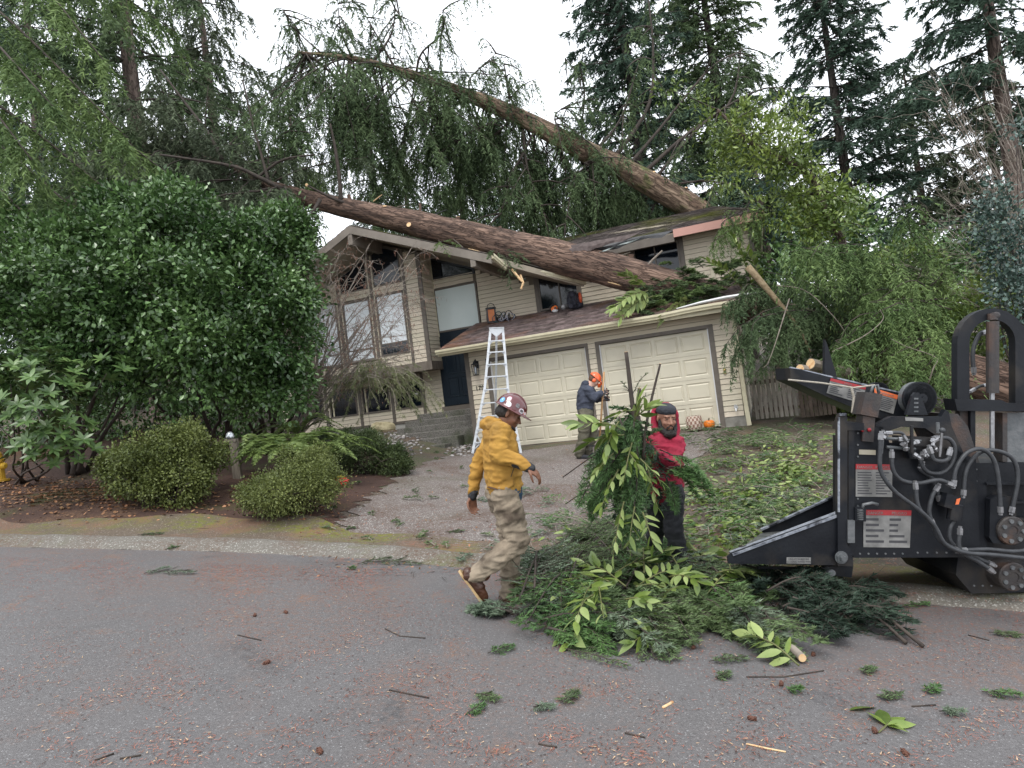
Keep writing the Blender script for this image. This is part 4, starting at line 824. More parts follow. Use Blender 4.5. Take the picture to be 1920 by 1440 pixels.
# crown of tree A: sagging grey-green boughs in the upper left
ls = []
for i in range(120):
    t = RNG.uniform(.0, .30) ; px = 250 + t * 1000; bx, by, bd = on(px); a = np.array(P(bx, by, bd)); th = RNG.uniform(0, 2 * math.pi); L = RNG.uniform(1.2, 3.2)
    d = np.array(C2W @ Vector((math.cos(th) * .6 - .35, -.35 + .8 * math.sin(th * 3), math.sin(th) * .75))); ls.append(limb(a, d, L, .22, .05))
tubes('crown_limbs', ls, .035, .008, TWIG, fa, n=4)
fol('foliage', blades(*sprays(ls, twig_per_m=13, twig_len=.65, per_twig=20, nl=.13, nw=.014, droop=.9, hang=.9, taper=.4)), HEM_GREY, fa)
# --- tree B: upper trunk leaning over the ridge from behind
fb = root('fallen_fir_tree', P(1330, 395, 21.0), 'tan mossy trunk leaning over the roof ridge with long bare dark limbs', 'fallen tree')
TB = [(560, 98, 19.5), (650, 108, 19.6), (740, 130, 19.8), (860, 172, 20.1), (975, 220, 20.4), (1090, 280, 20.6), (1170, 318, 20.8), (1250, 362, 20.9), (1345, 418, 21.0)]
trunk('trunk', [P(*q) for q in TB], [.03, .07, .12, .19, .26, .33, .36, .39, .42], BK_TAN, fb, n=36, seg=110, ridge=.07)
def onB(px): return on(px, TB)
ups = [(1150, [(1150, 300), (1215, 180), (1215, 100), (1190, 160)]) for _ in ()]
up_l = [([(1100, 282), (1090, 250), (1095, 160), (1060, 110)], .05), ([(1010, 245), (960, 190), (945, 120)], .06), ([(1115, 285), (1165, 220), (1200, 110)], .06), ([(1150, 300), (1215, 200), (1225, 100), (1215, -10)], .08), ([(1170, 320), (1230, 250), (1330, 130), (1400, 90)], .07), ([(1200, 330), (1290, 250), (1370, 190), (1390, 90)], .08),
        ([(1220, 345), (1320, 230), (1420, 170), (1480, 165)], .06), ([(890, 185), (880, 150), (930, 100)], .04), ([(740, 128), (720, 90), (680, 20)], .05), ([(780, 140), (790, 100), (830, 60), (830, 20)], .045), ([(660, 108), (640, 60), (632, -5)], .04), ([(700, 115), (735, 60), (742, -10)], .045), ([(600, 98), (560, 60), (525, 10)], .03),
        ([(860, 170), (760, 135), (640, 140), (545, 152)], .05), ([(860, 195), (800, 190), (730, 200)], .04), ([(960, 215), (900, 190), (830, 200), (730, 245)], .05), ([(965, 215), (900, 240), (830, 280)], .05), ([(740, 130), (660, 105), (600, 98), (540, 108)], .05), ([(1160, 312), (1125, 300), (1095, 305)], .045),
        ([(980, 245), (990, 320), (1020, 400)], .06), ([(1000, 250), (960, 330), (940, 400)], .05), ([(1140, 300), (1080, 340), (1060, 420)], .05), ([(820, 160), (800, 230), (770, 300)], .045), ([(1240, 350), (1310, 340), (1380, 345)], .05), ([(700, 122), (600, 200), (520, 260)], .04), ([(1065, 270), (1040, 220), (1075, 190)], .035)]
ll = []
for pts, r in up_l:
    px0 = pts[0][0]; D0 = onB(px0)[2]; s = RNG.uniform(-1.4, .8)
    pp = [np.array(P(x, y, D0 - .05 + s * i / len(pts))) for i, (x, y) in enumerate(pts)]; l = curve(pp, 12); ll.append(l)
    b = MB(); b.tube([Vector(v) for v in l], [r * (1 - .75 * i / 11) for i in range(12)], 6, rough=.2); part('limb', b, TWIG, fb, smooth=True, wc=True)
sub = []
for l in ll:
    for k in range(9):
        i = RNG.integers(3, 12); d = unit(RNG.normal(size=3)) * [1, 1, .6] - [0, 0, .35]; sub.append(limb(l[i], d, RNG.uniform(.6, 1.6), .35, .05, n=6))
hangs = []
for i in range(200):   # boughs that hang under the trunk
    px = RNG.uniform(560, 1300); q = onB(px); a = np.array(P(px, q[1], q[2])); d = np.array(C2W @ Vector((RNG.uniform(-.9, .7), RNG.uniform(-.4, .9) if px < 800 else RNG.uniform(.25, 1.0), RNG.uniform(-1.1, .0 if px > 800 else .15)))); hangs.append(limb(a, d, RNG.uniform(1.5, 4.2) * (.65 if px > 1100 else 1), .25, 0))
tubes('crown_limbs', sub + hangs, .03, .006, TWIG, fb, n=4)
fol('foliage', blades(*sprays([l[4:] for l in ll] + sub, twig_per_m=9, twig_len=.55, per_twig=18, nl=.12, nw=.014, droop=.9, hang=.9, taper=.3)), HEM, fb)
fol('foliage', blades(*sprays(hangs, twig_per_m=11, twig_len=.75, per_twig=20, nl=.14, nw=.015, droop=1.0, hang=1.0, taper=.3, start=.25)), HEM, fb)
# broken boards and torn shingles thrown up along the impact
for i in range(16):
    px = (700, 745, 812, 868, 905, 985, 1040, 1078, 1096, 1118, 1132, 1150, 1168, 1195, 1235, 1270)[i]; q = on(px, TA); s_ = -1 if i in (3, 4, 9, 12, 14, 15) else 1; a = P(px, q[1] - s_ * 24, q[2] + s_ * .25); c = a + C2W @ Vector((RNG.uniform(-.35, .35), RNG.uniform(-.1, .1), RNG.uniform(-.02, .16)))
    b = MB(); b.bar(a, c, RNG.uniform(.03, .06), .015); b.bar(c, c + (c - a) * .3, .012, .012); part('broken_board', b, (CUT, WB, FELT, FASCIA)[i % 4], house, wc=True)
for px, dy, L, r in ((1226, -24, .05, .06), (1285, -22, .16, .05)): q = onB(px); stub(fb, P(px, q[1] + dy, q[2] - .2), C2W @ Vector((0, -.6, .8)), L, r)
# ================================================================ SHRUBS AND GARDEN
def blob(px, py, D, rx, rz, ry=None): return (np.array(P(px, py, D)), (rx, ry or rx * .8, rz))
def stems(rt, foot, tips, r=.05, m=TWIG, name='stems', n=6):
    ls = []
    for t in tips:
        a = np.array(foot) + RNG.normal(size=3) * [.12, .12, 0]; b_ = np.array(t); mid = a * .45 + b_ * .55 + RNG.normal(size=3) * .12 - [0, 0, .1]; ls.append(curve([a, (a + mid) / 2 + RNG.normal(size=3) * .06, mid, b_], 10))
    tubes(name, ls, r, r * .25, m, rt, n=n); return ls
def camellia(label, foot, blobs, ncl, tips, per=19, L=.10, W=.026):
    rt = root('camellia_tree', GW(*foot), label, 'tree', 'camellias beside the house'); f = GW(*foot)
    stems(rt, f, [np.array(P(*t)) for t in tips], .05)
    out = list(blobs)
    for c, r in blobs:
        for i in range(7): u = unit(RNG.normal(size=3)); u[2] = abs(u[2]) * .9; k = RNG.uniform(.18, .34); out.append((c + u * np.array(r) * RNG.uniform(.85, 1.12), (k, k, k * .8)))
    fol('foliage', crown_leaves(out, int(ncl * 1.15), per, L, W, .15, .7, (.45, 1.08), gap=.80), CAM, rt); return rt
camellia('spreading glossy camellia nearest the house, right one of the row', (500, 835),
         [blob(500, 505, 11.6, .98, 1.0), blob(440, 600, 11, 1.25, 1.25), blob(525, 640, 11.5, .70, 1.0), blob(495, 730, 11.4, .8, .5), blob(530, 440, 12, .5, .45)], 2300,
         [(450, 560, 11.4), (520, 520, 11.6), (540, 620, 11.8), (480, 690, 11.2), (570, 680, 11.8), (400, 600, 11.2)])
camellia('tall glossy camellia in the middle of the row, behind the clipped bush', (420, 850),
         [blob(330, 470, 11, 1.2, .95), blob(290, 570, 10.6, 1.5, 1.0), blob(360, 660, 10.7, 1.2, .85), blob(240, 420, 11.3, .7, .5), blob(310, 395, 11.3, .6, .4)], 2300,
         [(330, 520, 11), (280, 600, 10.8), (380, 600, 10.9), (350, 680, 10.8), (240, 640, 10.8), (410, 700, 10.9)])
camellia('dark camellia at the left with many thin trunks over leaf litter', (150, 890),
         [blob(110, 540, 10.6, 1.4, 1.05), blob(40, 620, 10.4, 1.2, 1.0), blob(200, 640, 10.4, 1.1, .85), blob(150, 700, 10.6, 1.1, .5), blob(-40, 500, 11, 1.2, 1.0), blob(160, 450, 11, .7, .5)], 2300,
         [(60, 600, 10.6), (130, 560, 10.6), (210, 620, 10.5), (240, 700, 10.5), (290, 690, 10.6), (20, 680, 10.5), (110, 700, 10.4)])
# dark evergreen understory behind the trunks
for i, (px, py, D, rx, rz, lab) in enumerate(((60, 760, 14, 1.8, 1.1, 'dark evergreen thicket behind the camellia trunks at the far left'), (260, 760, 14.5, 1.7, .9, 'dark evergreen thicket behind the middle camellia trunks'), (430, 770, 15.5, 1.5, .8, 'dark evergreen thicket behind the fern'))):
    rt = root('thicket_shrub', P(px, py + 60, D), lab, 'shrub', 'understory thickets'); fol('foliage', crown_leaves([blob(px, py, D, rx, rz), blob(px + 60, py - 60, D + 1, rx, rz)], 700, 12, .11, .03, .2, .6, (.5, 1.0)), CAM, rt)
    tubes('stems', [curve([np.array(P(px + d, py + 95, D)), np.array(P(px + d * 1.3, py, D))], 5) for d in (-30, -5, 25)], .03, .015, TWIG, rt)
# rhododendron: whorls of long leaves; the nearest leaves are pieces of their own
def leaf_obj_mesh(name, m, L=1.0, W=.17, cup=.14, bend=.12):
    V = [(0, 0, 0)]; n = 5
    for i in range(1, n):
        t = i / n; w = W * math.sin(math.pi * t ** .85) ; z = -bend * t * t
        V += [(t * L, -w, z + cup * w), (t * L, 0, z), (t * L, w, z + cup * w)]
    V += [(L, 0, -bend)]; f = [(0, 2, 1), (0, 3, 2)]
    for i in range(n - 2):
        a = 1 + i * 3; f += [(a, a + 1, a + 4, a + 3), (a + 1, a + 2, a + 5, a + 4)]
    a = 1 + (n - 2) * 3; e = len(V) - 1; f += [(a, a + 1, e), (a + 1, a + 2, e)]
    me = bpy.data.meshes.new(name); me.from_pydata(V, [], f); me.materials.append(m); me.polygons.foreach_set('use_smooth', [True] * len(f)); return me
LEAF_R = leaf_obj_mesh('leaf', RHO, W=.16); LEAF_L = leaf_obj_mesh('leaf', LAU, W=.17); LEAF_LP = leaf_obj_mesh('leaf', LAUP, W=.17, bend=.2)
def frame(p, d, nrm, s):
    d = Vector(d).normalized(); nrm = Vector(nrm); nrm = (nrm - d * nrm.dot(d)); 
    if nrm.length < 1e-4: nrm = d.orthogonal()
    nrm.normalize(); y = nrm.cross(d); M = Matrix(((d.x, y.x, nrm.x), (d.y, y.y, nrm.y), (d.z, y.z, nrm.z))).to_4x4() @ Matrix.Diagonal((s, s, s, 1)); M.translation = Vector(p); return M
def leaf_parts(rt, items, meshes, name='leaf'):
    inv = MW[rt.name].inverted()
    for p, d, n, s, k in items: put(name, meshes[k], rt, M=inv @ frame(p, d, n, s))
def whorl(p, ax, n, L, tilt=.5):
    ax = Vector(ax).normalized(); x = ax.orthogonal().normalized(); y = ax.cross(x); out = []; a0 = random.uniform(0, 6)
    for i in range(n):
        a = a0 + math.tau * i / n + random.uniform(-.2, .2); d = (x * math.cos(a) + y * math.sin(a)) + ax * (tilt + random.uniform(-.25, .25)); out.append((Vector(p), d, ax, L * random.uniform(.75, 1.15), 0))
    return out
rt = root('rhododendron_bush', GW(60, 900), 'rhododendron with large whorled leaves at the left edge, beside the yellow hydrant', 'shrub')
near = []; far = []
for c, r, k in ((P(60, 760, 8.9), (.75, .5, .85), 95), (P(130, 820, 9.0), (.5, .4, .42), 30), (P(10, 700, 9.0), (.6, .5, .6), 40), (P(200, 690, 9.4), (.28, .25, .2), 7)):
    for i in range(k):
        u = Vector(RNG.normal(size=3)).normalized(); p = c + Vector((u.x * r[0], u.y * r[1], u.z * r[2])) * RNG.uniform(.75, 1.05); w = whorl(p, (u.x * .7, u.y * .7 - .2, u.z * .5 + .8), 8, .165, .35)
        (near if (u.y < -.25 and len(near) < 290) else far).extend(w)
leaf_parts(rt, near[:290], [LEAF_R]); far += near[290:]
fb_, fd_, fn_, fl_ = (np.array([list(q[j]) for q in far]) for j in (0, 1, 2)).__iter__().__class__ and [np.array([list(q[0]) for q in far]), np.array([list(q[1]) for q in far]), np.array([list(q[2]) for q in far]), np.array([q[3] for q in far])]
fol('leaves', leaf_mesh(fb_, fd_, fn_, fl_, fl_ * .16), RHO, rt)
stems(rt, GW(60, 905), [np.array(P(*t)) for t in ((20, 720, 9), (60, 700, 9), (110, 760, 9), (160, 810, 9.1), (200, 700, 9.4), (0, 800, 9), (80, 800, 8.9))], .022)
# low bushes
def low_bush(label, foot, blobs, ncl, m, per=14, L=.035, W=.011, cr=.07, shell=(.62, 1.05), gap=.25):
    rt = root('low_bush', GW(*foot), label, 'bush'); f = GW(*foot)
    b0 = list(blobs)
    for c, r in blobs:
        for i in range(9): u = unit(RNG.normal(size=3)); u[2] = abs(u[2]); k = RNG.uniform(.09, .2); b0.append((c + u * np.array(r) * RNG.uniform(.8, 1.1), (k, k, k * .9)))
    blobs0 = blobs; blobs = b0
    fol('foliage', crown_leaves(blobs, ncl, per, L, W, cr, .5, shell, gap=gap), m, rt)
    ls = []
    for c, r in blobs0:
        for i in range(9): ls.append(curve([np.array(f) + RNG.normal(size=3) * .06, c + RNG.normal(size=3) * np.array(r) * .55 - [0, 0, r[2] * .2], c + unit(RNG.normal(size=3)) * np.array(r) * .95], 6))
    tubes('stems', ls, .012, .003, TWIG, rt, n=4); return rt
low_bush('rounded yellow green bush left of the wooden lamp post', (330, 950), [blob(300, 878, 9.0, .74, .40, .6), blob(350, 855, 9.1, .40, .36), blob(250, 885, 9.0, .38, .30), blob(330, 915, 8.85, .42, .25)], 3600, BOX_, per=13, L=.038, W=.012)
low_bush('low spreading yellow green bush right of the wooden lamp post', (540, 965), [blob(540, 922, 8.4, .58, .28, .5), blob(592, 908, 8.5, .30, .28), blob(500, 932, 8.35, .30, .22), blob(575, 880, 8.6, .3, .2)], 3000, BOX_, L=.032, W=.007)
low_bush('dark heather mound in front of the entry steps', (690, 890), [blob(690, 852, 11.6, .62, .36, .5), blob(640, 838, 11.9, .5, .28), blob(735, 872, 11.3, .3, .22)], 2600, HEATH, L=.06, W=.006, cr=.06)
# sword ferns
def fern(px, py, D, n, L, label):
    base = GW(px, py) if D is None else P(px, py, D); rt = root('sword_fern', base, label, 'fern', 'sword ferns by the house'); Vs = []
    for k in range(n):
        a = RNG.uniform(0, math.tau); l = L * RNG.uniform(.7, 1.15); s = np.linspace(0, 1, 26)[:, None]; d = np.array([math.cos(a), math.sin(a), 0]); el = RNG.uniform(.6, 1.3)
        p = np.array(base) + d * l * s * .9 + UP * l * (el * s - (el * .75) * s ** 2 - .18 * s ** 3); tg = unit(np.gradient(p, axis=0)); sd = np.cross(tg, UP); sd = unit(sd)
        w = .085 * L * np.sin(math.pi * np.clip(s * .93 + .07, 0, 1)) ** .7
        for sg in (-1, 1):
            for h in (0, .5):
                q = p[2:] + tg[2:] * h * l / 26; Vs.append(blades(q, sd[2:] * sg + tg[2:] * .35 - UP * .15, w[2:, 0] * 1.15, np.full(len(q), .009 * L + .004)))
        b = None
    fol('fronds', merge(Vs), FERN, rt); return rt
fern(545, 862, 10.0, 34, 1.2, 'large sword fern right of the wooden lamp post')
fern(610, 868, 10.2, 22, .95, 'smaller sword fern arching towards the dark heather')
fern(492, 858, 10.4, 18, .9, 'sword fern tucked behind the wooden lamp post')
fern(560, 815, 12.5, 16, 1.0, 'tall upright fern against the lower left windows')
# bare twiggy shrub in front of the bay, with some hanging green tassels
rt = root('bare_shrub', GW(545, 860), 'leafless twiggy shrub fanning up in front of the bay windows', 'shrub')
ms = []; tw = []
f = np.array(P(545, 835, 13.2))
for i in range(38):
    tx, ty = RNG.uniform(590, 790), RNG.uniform(455, 690); D = RNG.uniform(12.2, 14.2); t = np.array(P(tx, ty, D)); mid = f * .45 + t * .55 + UP * RNG.uniform(.1, .6) + RNG.normal(size=3) * .15
    l = curve([f + RNG.normal(size=3) * .12, mid, t], 14); ms.append(l)
    for k in range(16):
        j = RNG.integers(5, 14); d = unit(l[min(j, 13)] - l[j - 3]) * .7 + RNG.normal(size=3) * .65; q = limb(l[min(j, 13)], d, RNG.uniform(.25, .8), .35, .0, n=6, wob=.25); tw.append(q)
        if k % 2 == 0:
            tw.append(limb(q[3], d + RNG.normal(size=3) * .7, RNG.uniform(.15, .4), .4, 0, n=4, wob=.2))
tubes('stems', ms, .017, .005, TWIG2, rt, n=5); tubes('twigs', tw, .0045, .002, TWIG2, rt, n=3)
cl = []
for q in tw:
    if RNG.random() < .55: cl.append(q)
B = np.vstack([c[2:] for c in cl]); B = np.repeat(B, 2, 0) + RNG.normal(size=(len(B) * 2, 3)) * .03; n = len(B)
fol('dry_tassels', blades(B, -UP[None] + RNG.normal(size=(n, 3)) * .3, RNG.uniform(.04, .09, n), np.full(n, .005)), mat('dry_tassel', (.14, .06, .04), (.26, .13, .085), 5, .8), rt)
rt = root('weeping_shrub', P(700, 790, 12.6), 'pale green weeping shrub hanging in front of the lower windows', 'shrub'); wl_ = []
for i in range(70):
    a = np.array(P(RNG.uniform(660, 740), RNG.uniform(675, 715), RNG.uniform(12.3, 13.2))); d = np.array(C2W @ Vector((RNG.uniform(-.8, 1.0), RNG.uniform(-.5, .5), RNG.uniform(-.1, .5)))); wl_.append(limb(a, d, RNG.uniform(.5, 1.15), 1.0, 0, n=9, wob=.2))
tubes('stems', wl_ + [curve([np.array(P(700, 830, 12.8)), np.array(P(690, 760, 12.8)), np.array(P(700, 690, 12.8))], 8)], .006, .002, TWIG2, rt, n=3)
fol('foliage', blades(*sprays(wl_, twig_per_m=26, twig_len=.16, per_twig=7, nl=.05, nw=.004, droop=.8, hang=.5, start=.2)), leafmat('weeping_shrub_leaves', (.09, .12, .045), (.17, .19, .09), .6), rt)
# ---- right-hand side
rt = root('laurel_tree', P(1590, 520, 14.5), 'leaning yellow green laurel with a dark bent trunk right of the upper roof', 'tree')
mt = [np.array(P(*q)) for q in ((1600, 560, 14.5), (1582, 460, 14.5), (1550, 400, 14.4), (1520, 330, 14.3), (1450, 290, 14.2), (1400, 262, 14.1), (1345, 205, 14))]
trunk('trunk', mt, [.09, .075, .06, .03], BK_GREY, rt, n=10, seg=40)
brs = []
mc = curve(mt, 30)
for i in range(34):
    j = RNG.integers(6, 30); brs.append(limb(mc[j], np.array(C2W @ Vector((RNG.uniform(-1.1, .7), RNG.uniform(-.5, .5), RNG.uniform(-.4, .7)))), RNG.uniform(.5, 1.2), .1, .1, n=8))
tubes('limbs', brs, .022, .006, TWIG, rt, n=4)
tp = [l[-1] for l in brs] + [l[5] for l in brs] + [l[3] for l in brs]
bl_ = [(t, (.34, .34, .28)) for t in tp] + [blob(1400, 250, 14, .75, .45), blob(1500, 235, 14.2, .55, .45), blob(1360, 330, 14, .6, .5), blob(1330, 230, 14, .4, .3), blob(1450, 400, 14.2, .9, .5), blob(1560, 390, 14.8, .7, .6), blob(1515, 190, 14.2, .15, .15)]
fol('foliage', crown_leaves(bl_, 1250, 10, .14, .024, .2, .5, (.2, 1.05), gap=.85), LAU, rt)
# cedar boughs thrown down beside the garage (green, hanging)
def boughs(label, ls, m, par_loc, tk, name='fallen_cedar_bough', cat='fallen bough', r=.016, group=None, lm=TWIG, nt=4):
    rt = root(name, par_loc, label, cat, group); tubes('limbs', ls, r, .005, lm, rt, n=5); fol('foliage', blades(*sprays(ls, **tk)), m, rt); return rt
CED = dict(twig_per_m=17, twig_len=.55, per_twig=26, nl=.085, nw=.0085, droop=1.0, hang=1.0, taper=.3)
def px_limbs(specs, jit=.15, k=1):
    out = []
    for pts in specs:
        for _ in range(k):
            a = [np.array(P(x + RNG.normal() * 6, y + RNG.normal() * 6, D)) + RNG.normal(size=3) * jit for x, y, D in pts]; out.append(curve(a, 12))
    return out
boughs('pale drooping cedar bough arching over beside the upper floor', px_limbs([[(1590, 620, 13.3), (1620, 500, 13), (1560, 462, 12.7), (1480, 480, 12.4)], [(1640, 640, 13.2), (1680, 540, 13), (1620, 470, 12.8), (1540, 470, 12.6)], [(1640, 640, 13.4), (1760, 520, 13), (1740, 440, 13), (1690, 400, 13)]], k=3), HEM_BRIGHT, P(1600, 600, 13.2), dict(CED, twig_len=.7, nl=.10, nw=.011))
boughs('dark cedar bough hanging over the garage corner and downspout', px_limbs([[(1560, 600, 14), (1480, 580, 13.3), (1410, 600, 12.9), (1375, 650, 12.8)], [(1540, 600, 14), (1470, 595, 13.3), (1440, 625, 13), (1415, 670, 12.9)], [(1560, 590, 14), (1510, 600, 13.4), (1480, 630, 13), (1465, 665, 13)], [(1480, 560, 13.8), (1420, 545, 13.2), (1380, 590, 13.0)]], k=4), HEM, P(1500, 620, 13.3), dict(CED, twig_len=.34, twig_per_m=24), lm=TWIG)
boughs('bright cedar bough spread over the log above the chipper arm', px_limbs([[(1760, 640, 12.6), (1680, 600, 12.2), (1600, 620, 12), (1560, 660, 12)], [(1780, 640, 12.6), (1720, 640, 12), (1660, 680, 11.8)], [(1780, 560, 12.8), (1700, 540, 12.5), (1620, 570, 12.2)], [(1760, 640, 12.6), (1740, 690, 12), (1700, 730, 11.9)]], k=4), HEM_BRIGHT, P(1700, 650, 12.3), dict(CED, twig_len=.65, nl=.095, nw=.010))
boughs('grey cedar bough standing on end behind the garage gutter', px_limbs([[(1640, 640, 14), (1560, 560, 13.6), (1500, 540, 13.5), (1440, 520, 13.4)], [(1660, 640, 14), (1640, 540, 14), (1560, 500, 13.8)], [(1700, 650, 14), (1730, 560, 14), (1700, 470, 14)], [(1620, 640, 14.2), (1560, 640, 13.8), (1500, 650, 13.6)]], k=4), HEM, P(1640, 640, 14), dict(CED, nl=.10, nw=.011))
boughs('small green spray hanging from the pink fascia', px_limbs([[(1400, 400, 14.8), (1370, 390, 14.5), (1345, 420, 14.4), (1340, 450, 14.4)], [(1440, 400, 14.8), (1425, 400, 14.6), (1405, 430, 14.5)]], k=3), HEM_BRIGHT, P(1400, 400, 14.8), dict(CED, twig_len=.4))
# long pale sawn limb and arching twigs
b = MB(); l = curve([np.array(P(1402, 500, 13.2)), np.array(P(1440, 545, 13.1)), np.array(P(1490, 605, 13.0)), np.array(P(1520, 660, 13.0))], 12); b.tube([Vector(q) for q in l], [.075, .07, .068, .066, .06, .055, .05, .045, .04, .03, .02, .012], 9, rough=.15)
sl = root('sawn_limb', P(1402, 500, 13.2), 'long pale sawn-off limb sticking up over the bent gutter', 'branch'); part('limb', b, mat('pale_bark', (.18, .13, .07), (.30, .23, .14), 14, .8, .4), sl, smooth=True, wc=True)
b = MB(); d = Vector(l[0] - l[1]).normalized(); x = d.orthogonal().normalized(); y = d.cross(x); b.add([Vector(l[0]) + d * .003 + (x * math.cos(a) + y * math.sin(a)) * .073 for a in [i * math.tau / 12 for i in range(12)]], [tuple(range(12))]); part('cut_face', b, CUT, sl, wc=True)
for lab, pts in (('thin bare twig arching down from the pale sawn limb', [(1455, 535, 13), (1510, 545, 12.6), (1560, 590, 12.4), (1590, 630, 12.3)]), ('bare looping twig above the log on the right', [(1560, 660, 12), (1620, 630, 11.8), (1655, 600, 11.8), (1650, 580, 11.8)]), ('pale bare twig standing up behind the pulley wheels', [(1740, 720, 11.6), (1750, 690, 11.5), (1755, 670, 11.5), (1700, 650, 11.4), (1670, 635, 11.4)]), ('bare twig hanging along the garage corner', [(1480, 560, 12.8), (1455, 640, 12.6), (1440, 680, 12.6), (1430, 690, 12.6)])):
    b = MB(); ll_ = curve([np.array(P(*q)) for q in pts], 14); b.tube([Vector(q) for q in ll_], [.014 - .0008 * i for i in range(14)], 5, rough=.2); o = part('bare_twig', b, TWIG2, root('bare_branch', P(*pts[0]), lab, 'branch'), wc=True, smooth=True)
# broadleaf shrubs at the right
def shrub(label, blobs, ncl, m, L, W, foot, per=12, cr=.18, name='broadleaf_shrub', shell=(.5, 1.05)):
    rt = root(name, P(*foot), label, 'shrub'); fol('foliage', crown_leaves(blobs, ncl, per, L, W, cr, .5, shell), m, rt)
    stems(rt, np.array(P(*foot)), [b_[0] for b_ in blobs] + [b_[0] + UP * b_[1][2] * .6 for b_ in blobs], .025); return rt
shrub('light green laurel hedge behind the hoop of the chipper', [blob(1720, 600, 14.5, 1.2, .9), blob(1850, 620, 14, 1.3, .8), blob(1620, 560, 15, 1.0, .9), blob(1900, 560, 14.5, 1.0, .7), blob(1700, 500, 15, .7, .6)], 1500, LAU, .12, .028, (1780, 740, 14.3))
shrub('blue green holly with stiff shiny leaves at the right edge', [blob(1880, 420, 12.5, .55, .45), blob(1900, 480, 12.3, .5, .6), blob(1860, 370, 12.6, .35, .3), blob(1915, 600, 12, .4, .4), blob(1890, 540, 12.2, .35, .35), blob(1905, 240, 12.4, .2, .12)], 420, HOLLY, .09, .028, (1935, 760, 12.4), name='holly_shrub')
shrub('mixed dark shrub between the gate and the log', [blob(1590, 720, 14.8, .9, .5), blob(1660, 760, 14.2, .9, .4), blob(1560, 740, 15.2, .6, .5)], 600, LAU, .10, .026, (1600, 800, 14.6))
shrub('dark evergreen mass beyond the side yard fence', [blob(1480, 560, 19, 1.6, 1.4), blob(1600, 600, 19, 1.8, 1.4), blob(1750, 520, 20, 2.2, 1.6), blob(1900, 480, 20, 2.0, 1.4), blob(1560, 440, 20, 1.6, 1.3)], 1500, CAM, .17, .05, (1600, 760, 19), per=12, cr=.3)
# leafless tree at the right edge
rt = root('bare_tree', P(1930, 600, 13.5), 'leafless tree with fine pale twigs along the right edge', 'tree'); ms = []; tw = []
f = np.array(P(1960, 700, 14))
for i in range(34):
    t = np.array(P(RNG.uniform(1715, 1930), RNG.uniform(130, 560), RNG.uniform(12.8, 15))); mid = f * .5 + t * .5 + np.array(C2W @ Vector((.4, 0, RNG.uniform(-.2, .5)))); l = curve([f + RNG.normal(size=3) * .15, mid, t], 14); ms.append(l)
    for k in range(20):
        j = RNG.integers(4, 14); d = unit(l[j] - l[j - 3]) + RNG.normal(size=3) * .5; q = limb(l[j], d, RNG.uniform(.4, 1.2), .1, .0, n=6, wob=.25); tw.append(q)
        if k % 2: tw.append(limb(q[3], d + RNG.normal(size=3) * .6, RNG.uniform(.2, .6), .2, 0, n=4, wob=.2))
tubes('limbs', ms, .02, .005, TWIG2, rt, n=5); tubes('twigs', tw, .005, .002, TWIG2, rt, n=3)
# ================================================================ PEOPLE
def cap_(b, a, c, ra, rc, n=12, squash=None):
    """tapered capsule"""
    a = Vector(a); c = Vector(c); d = c - a; L = d.length; d.normalize()
    x = d.orthogonal().normalized() if squash is None else (Vector(squash[0]) - d * Vector(squash[0]).dot(d)).normalized(); y = d.cross(x); k = 1.0 if squash is None else squash[1]
    prof = []
    for i in range(5): t = math.pi / 2 * i / 4; prof.append((-ra * math.cos(t), ra * math.sin(t)))
    for i in range(5): t = math.pi / 2 * i / 4; prof.append((L + rc * math.sin(t), rc * math.cos(t)))
    vs = [a + d * h + (x * math.cos(q) + y * math.sin(q) * k) * max(r, 1e-4) for h, r in prof for q in [j * math.tau / n for j in range(n)]]
    k_ = len(prof); fs = [(i * n + j, i * n + (j + 1) % n, (i + 1) * n + (j + 1) % n, (i + 1) * n + j) for i in range(k_ - 1) for j in range(n)] + [tuple(range(n - 1, -1, -1)), tuple(range((k_ - 1) * n, k_ * n))]
    b.add(vs, fs)
def chain_(b, pts, rs, squash=None):
    for i in range(len(pts) - 1): cap_(b, pts[i], pts[i + 1], rs[i], rs[i + 1], squash=squash)
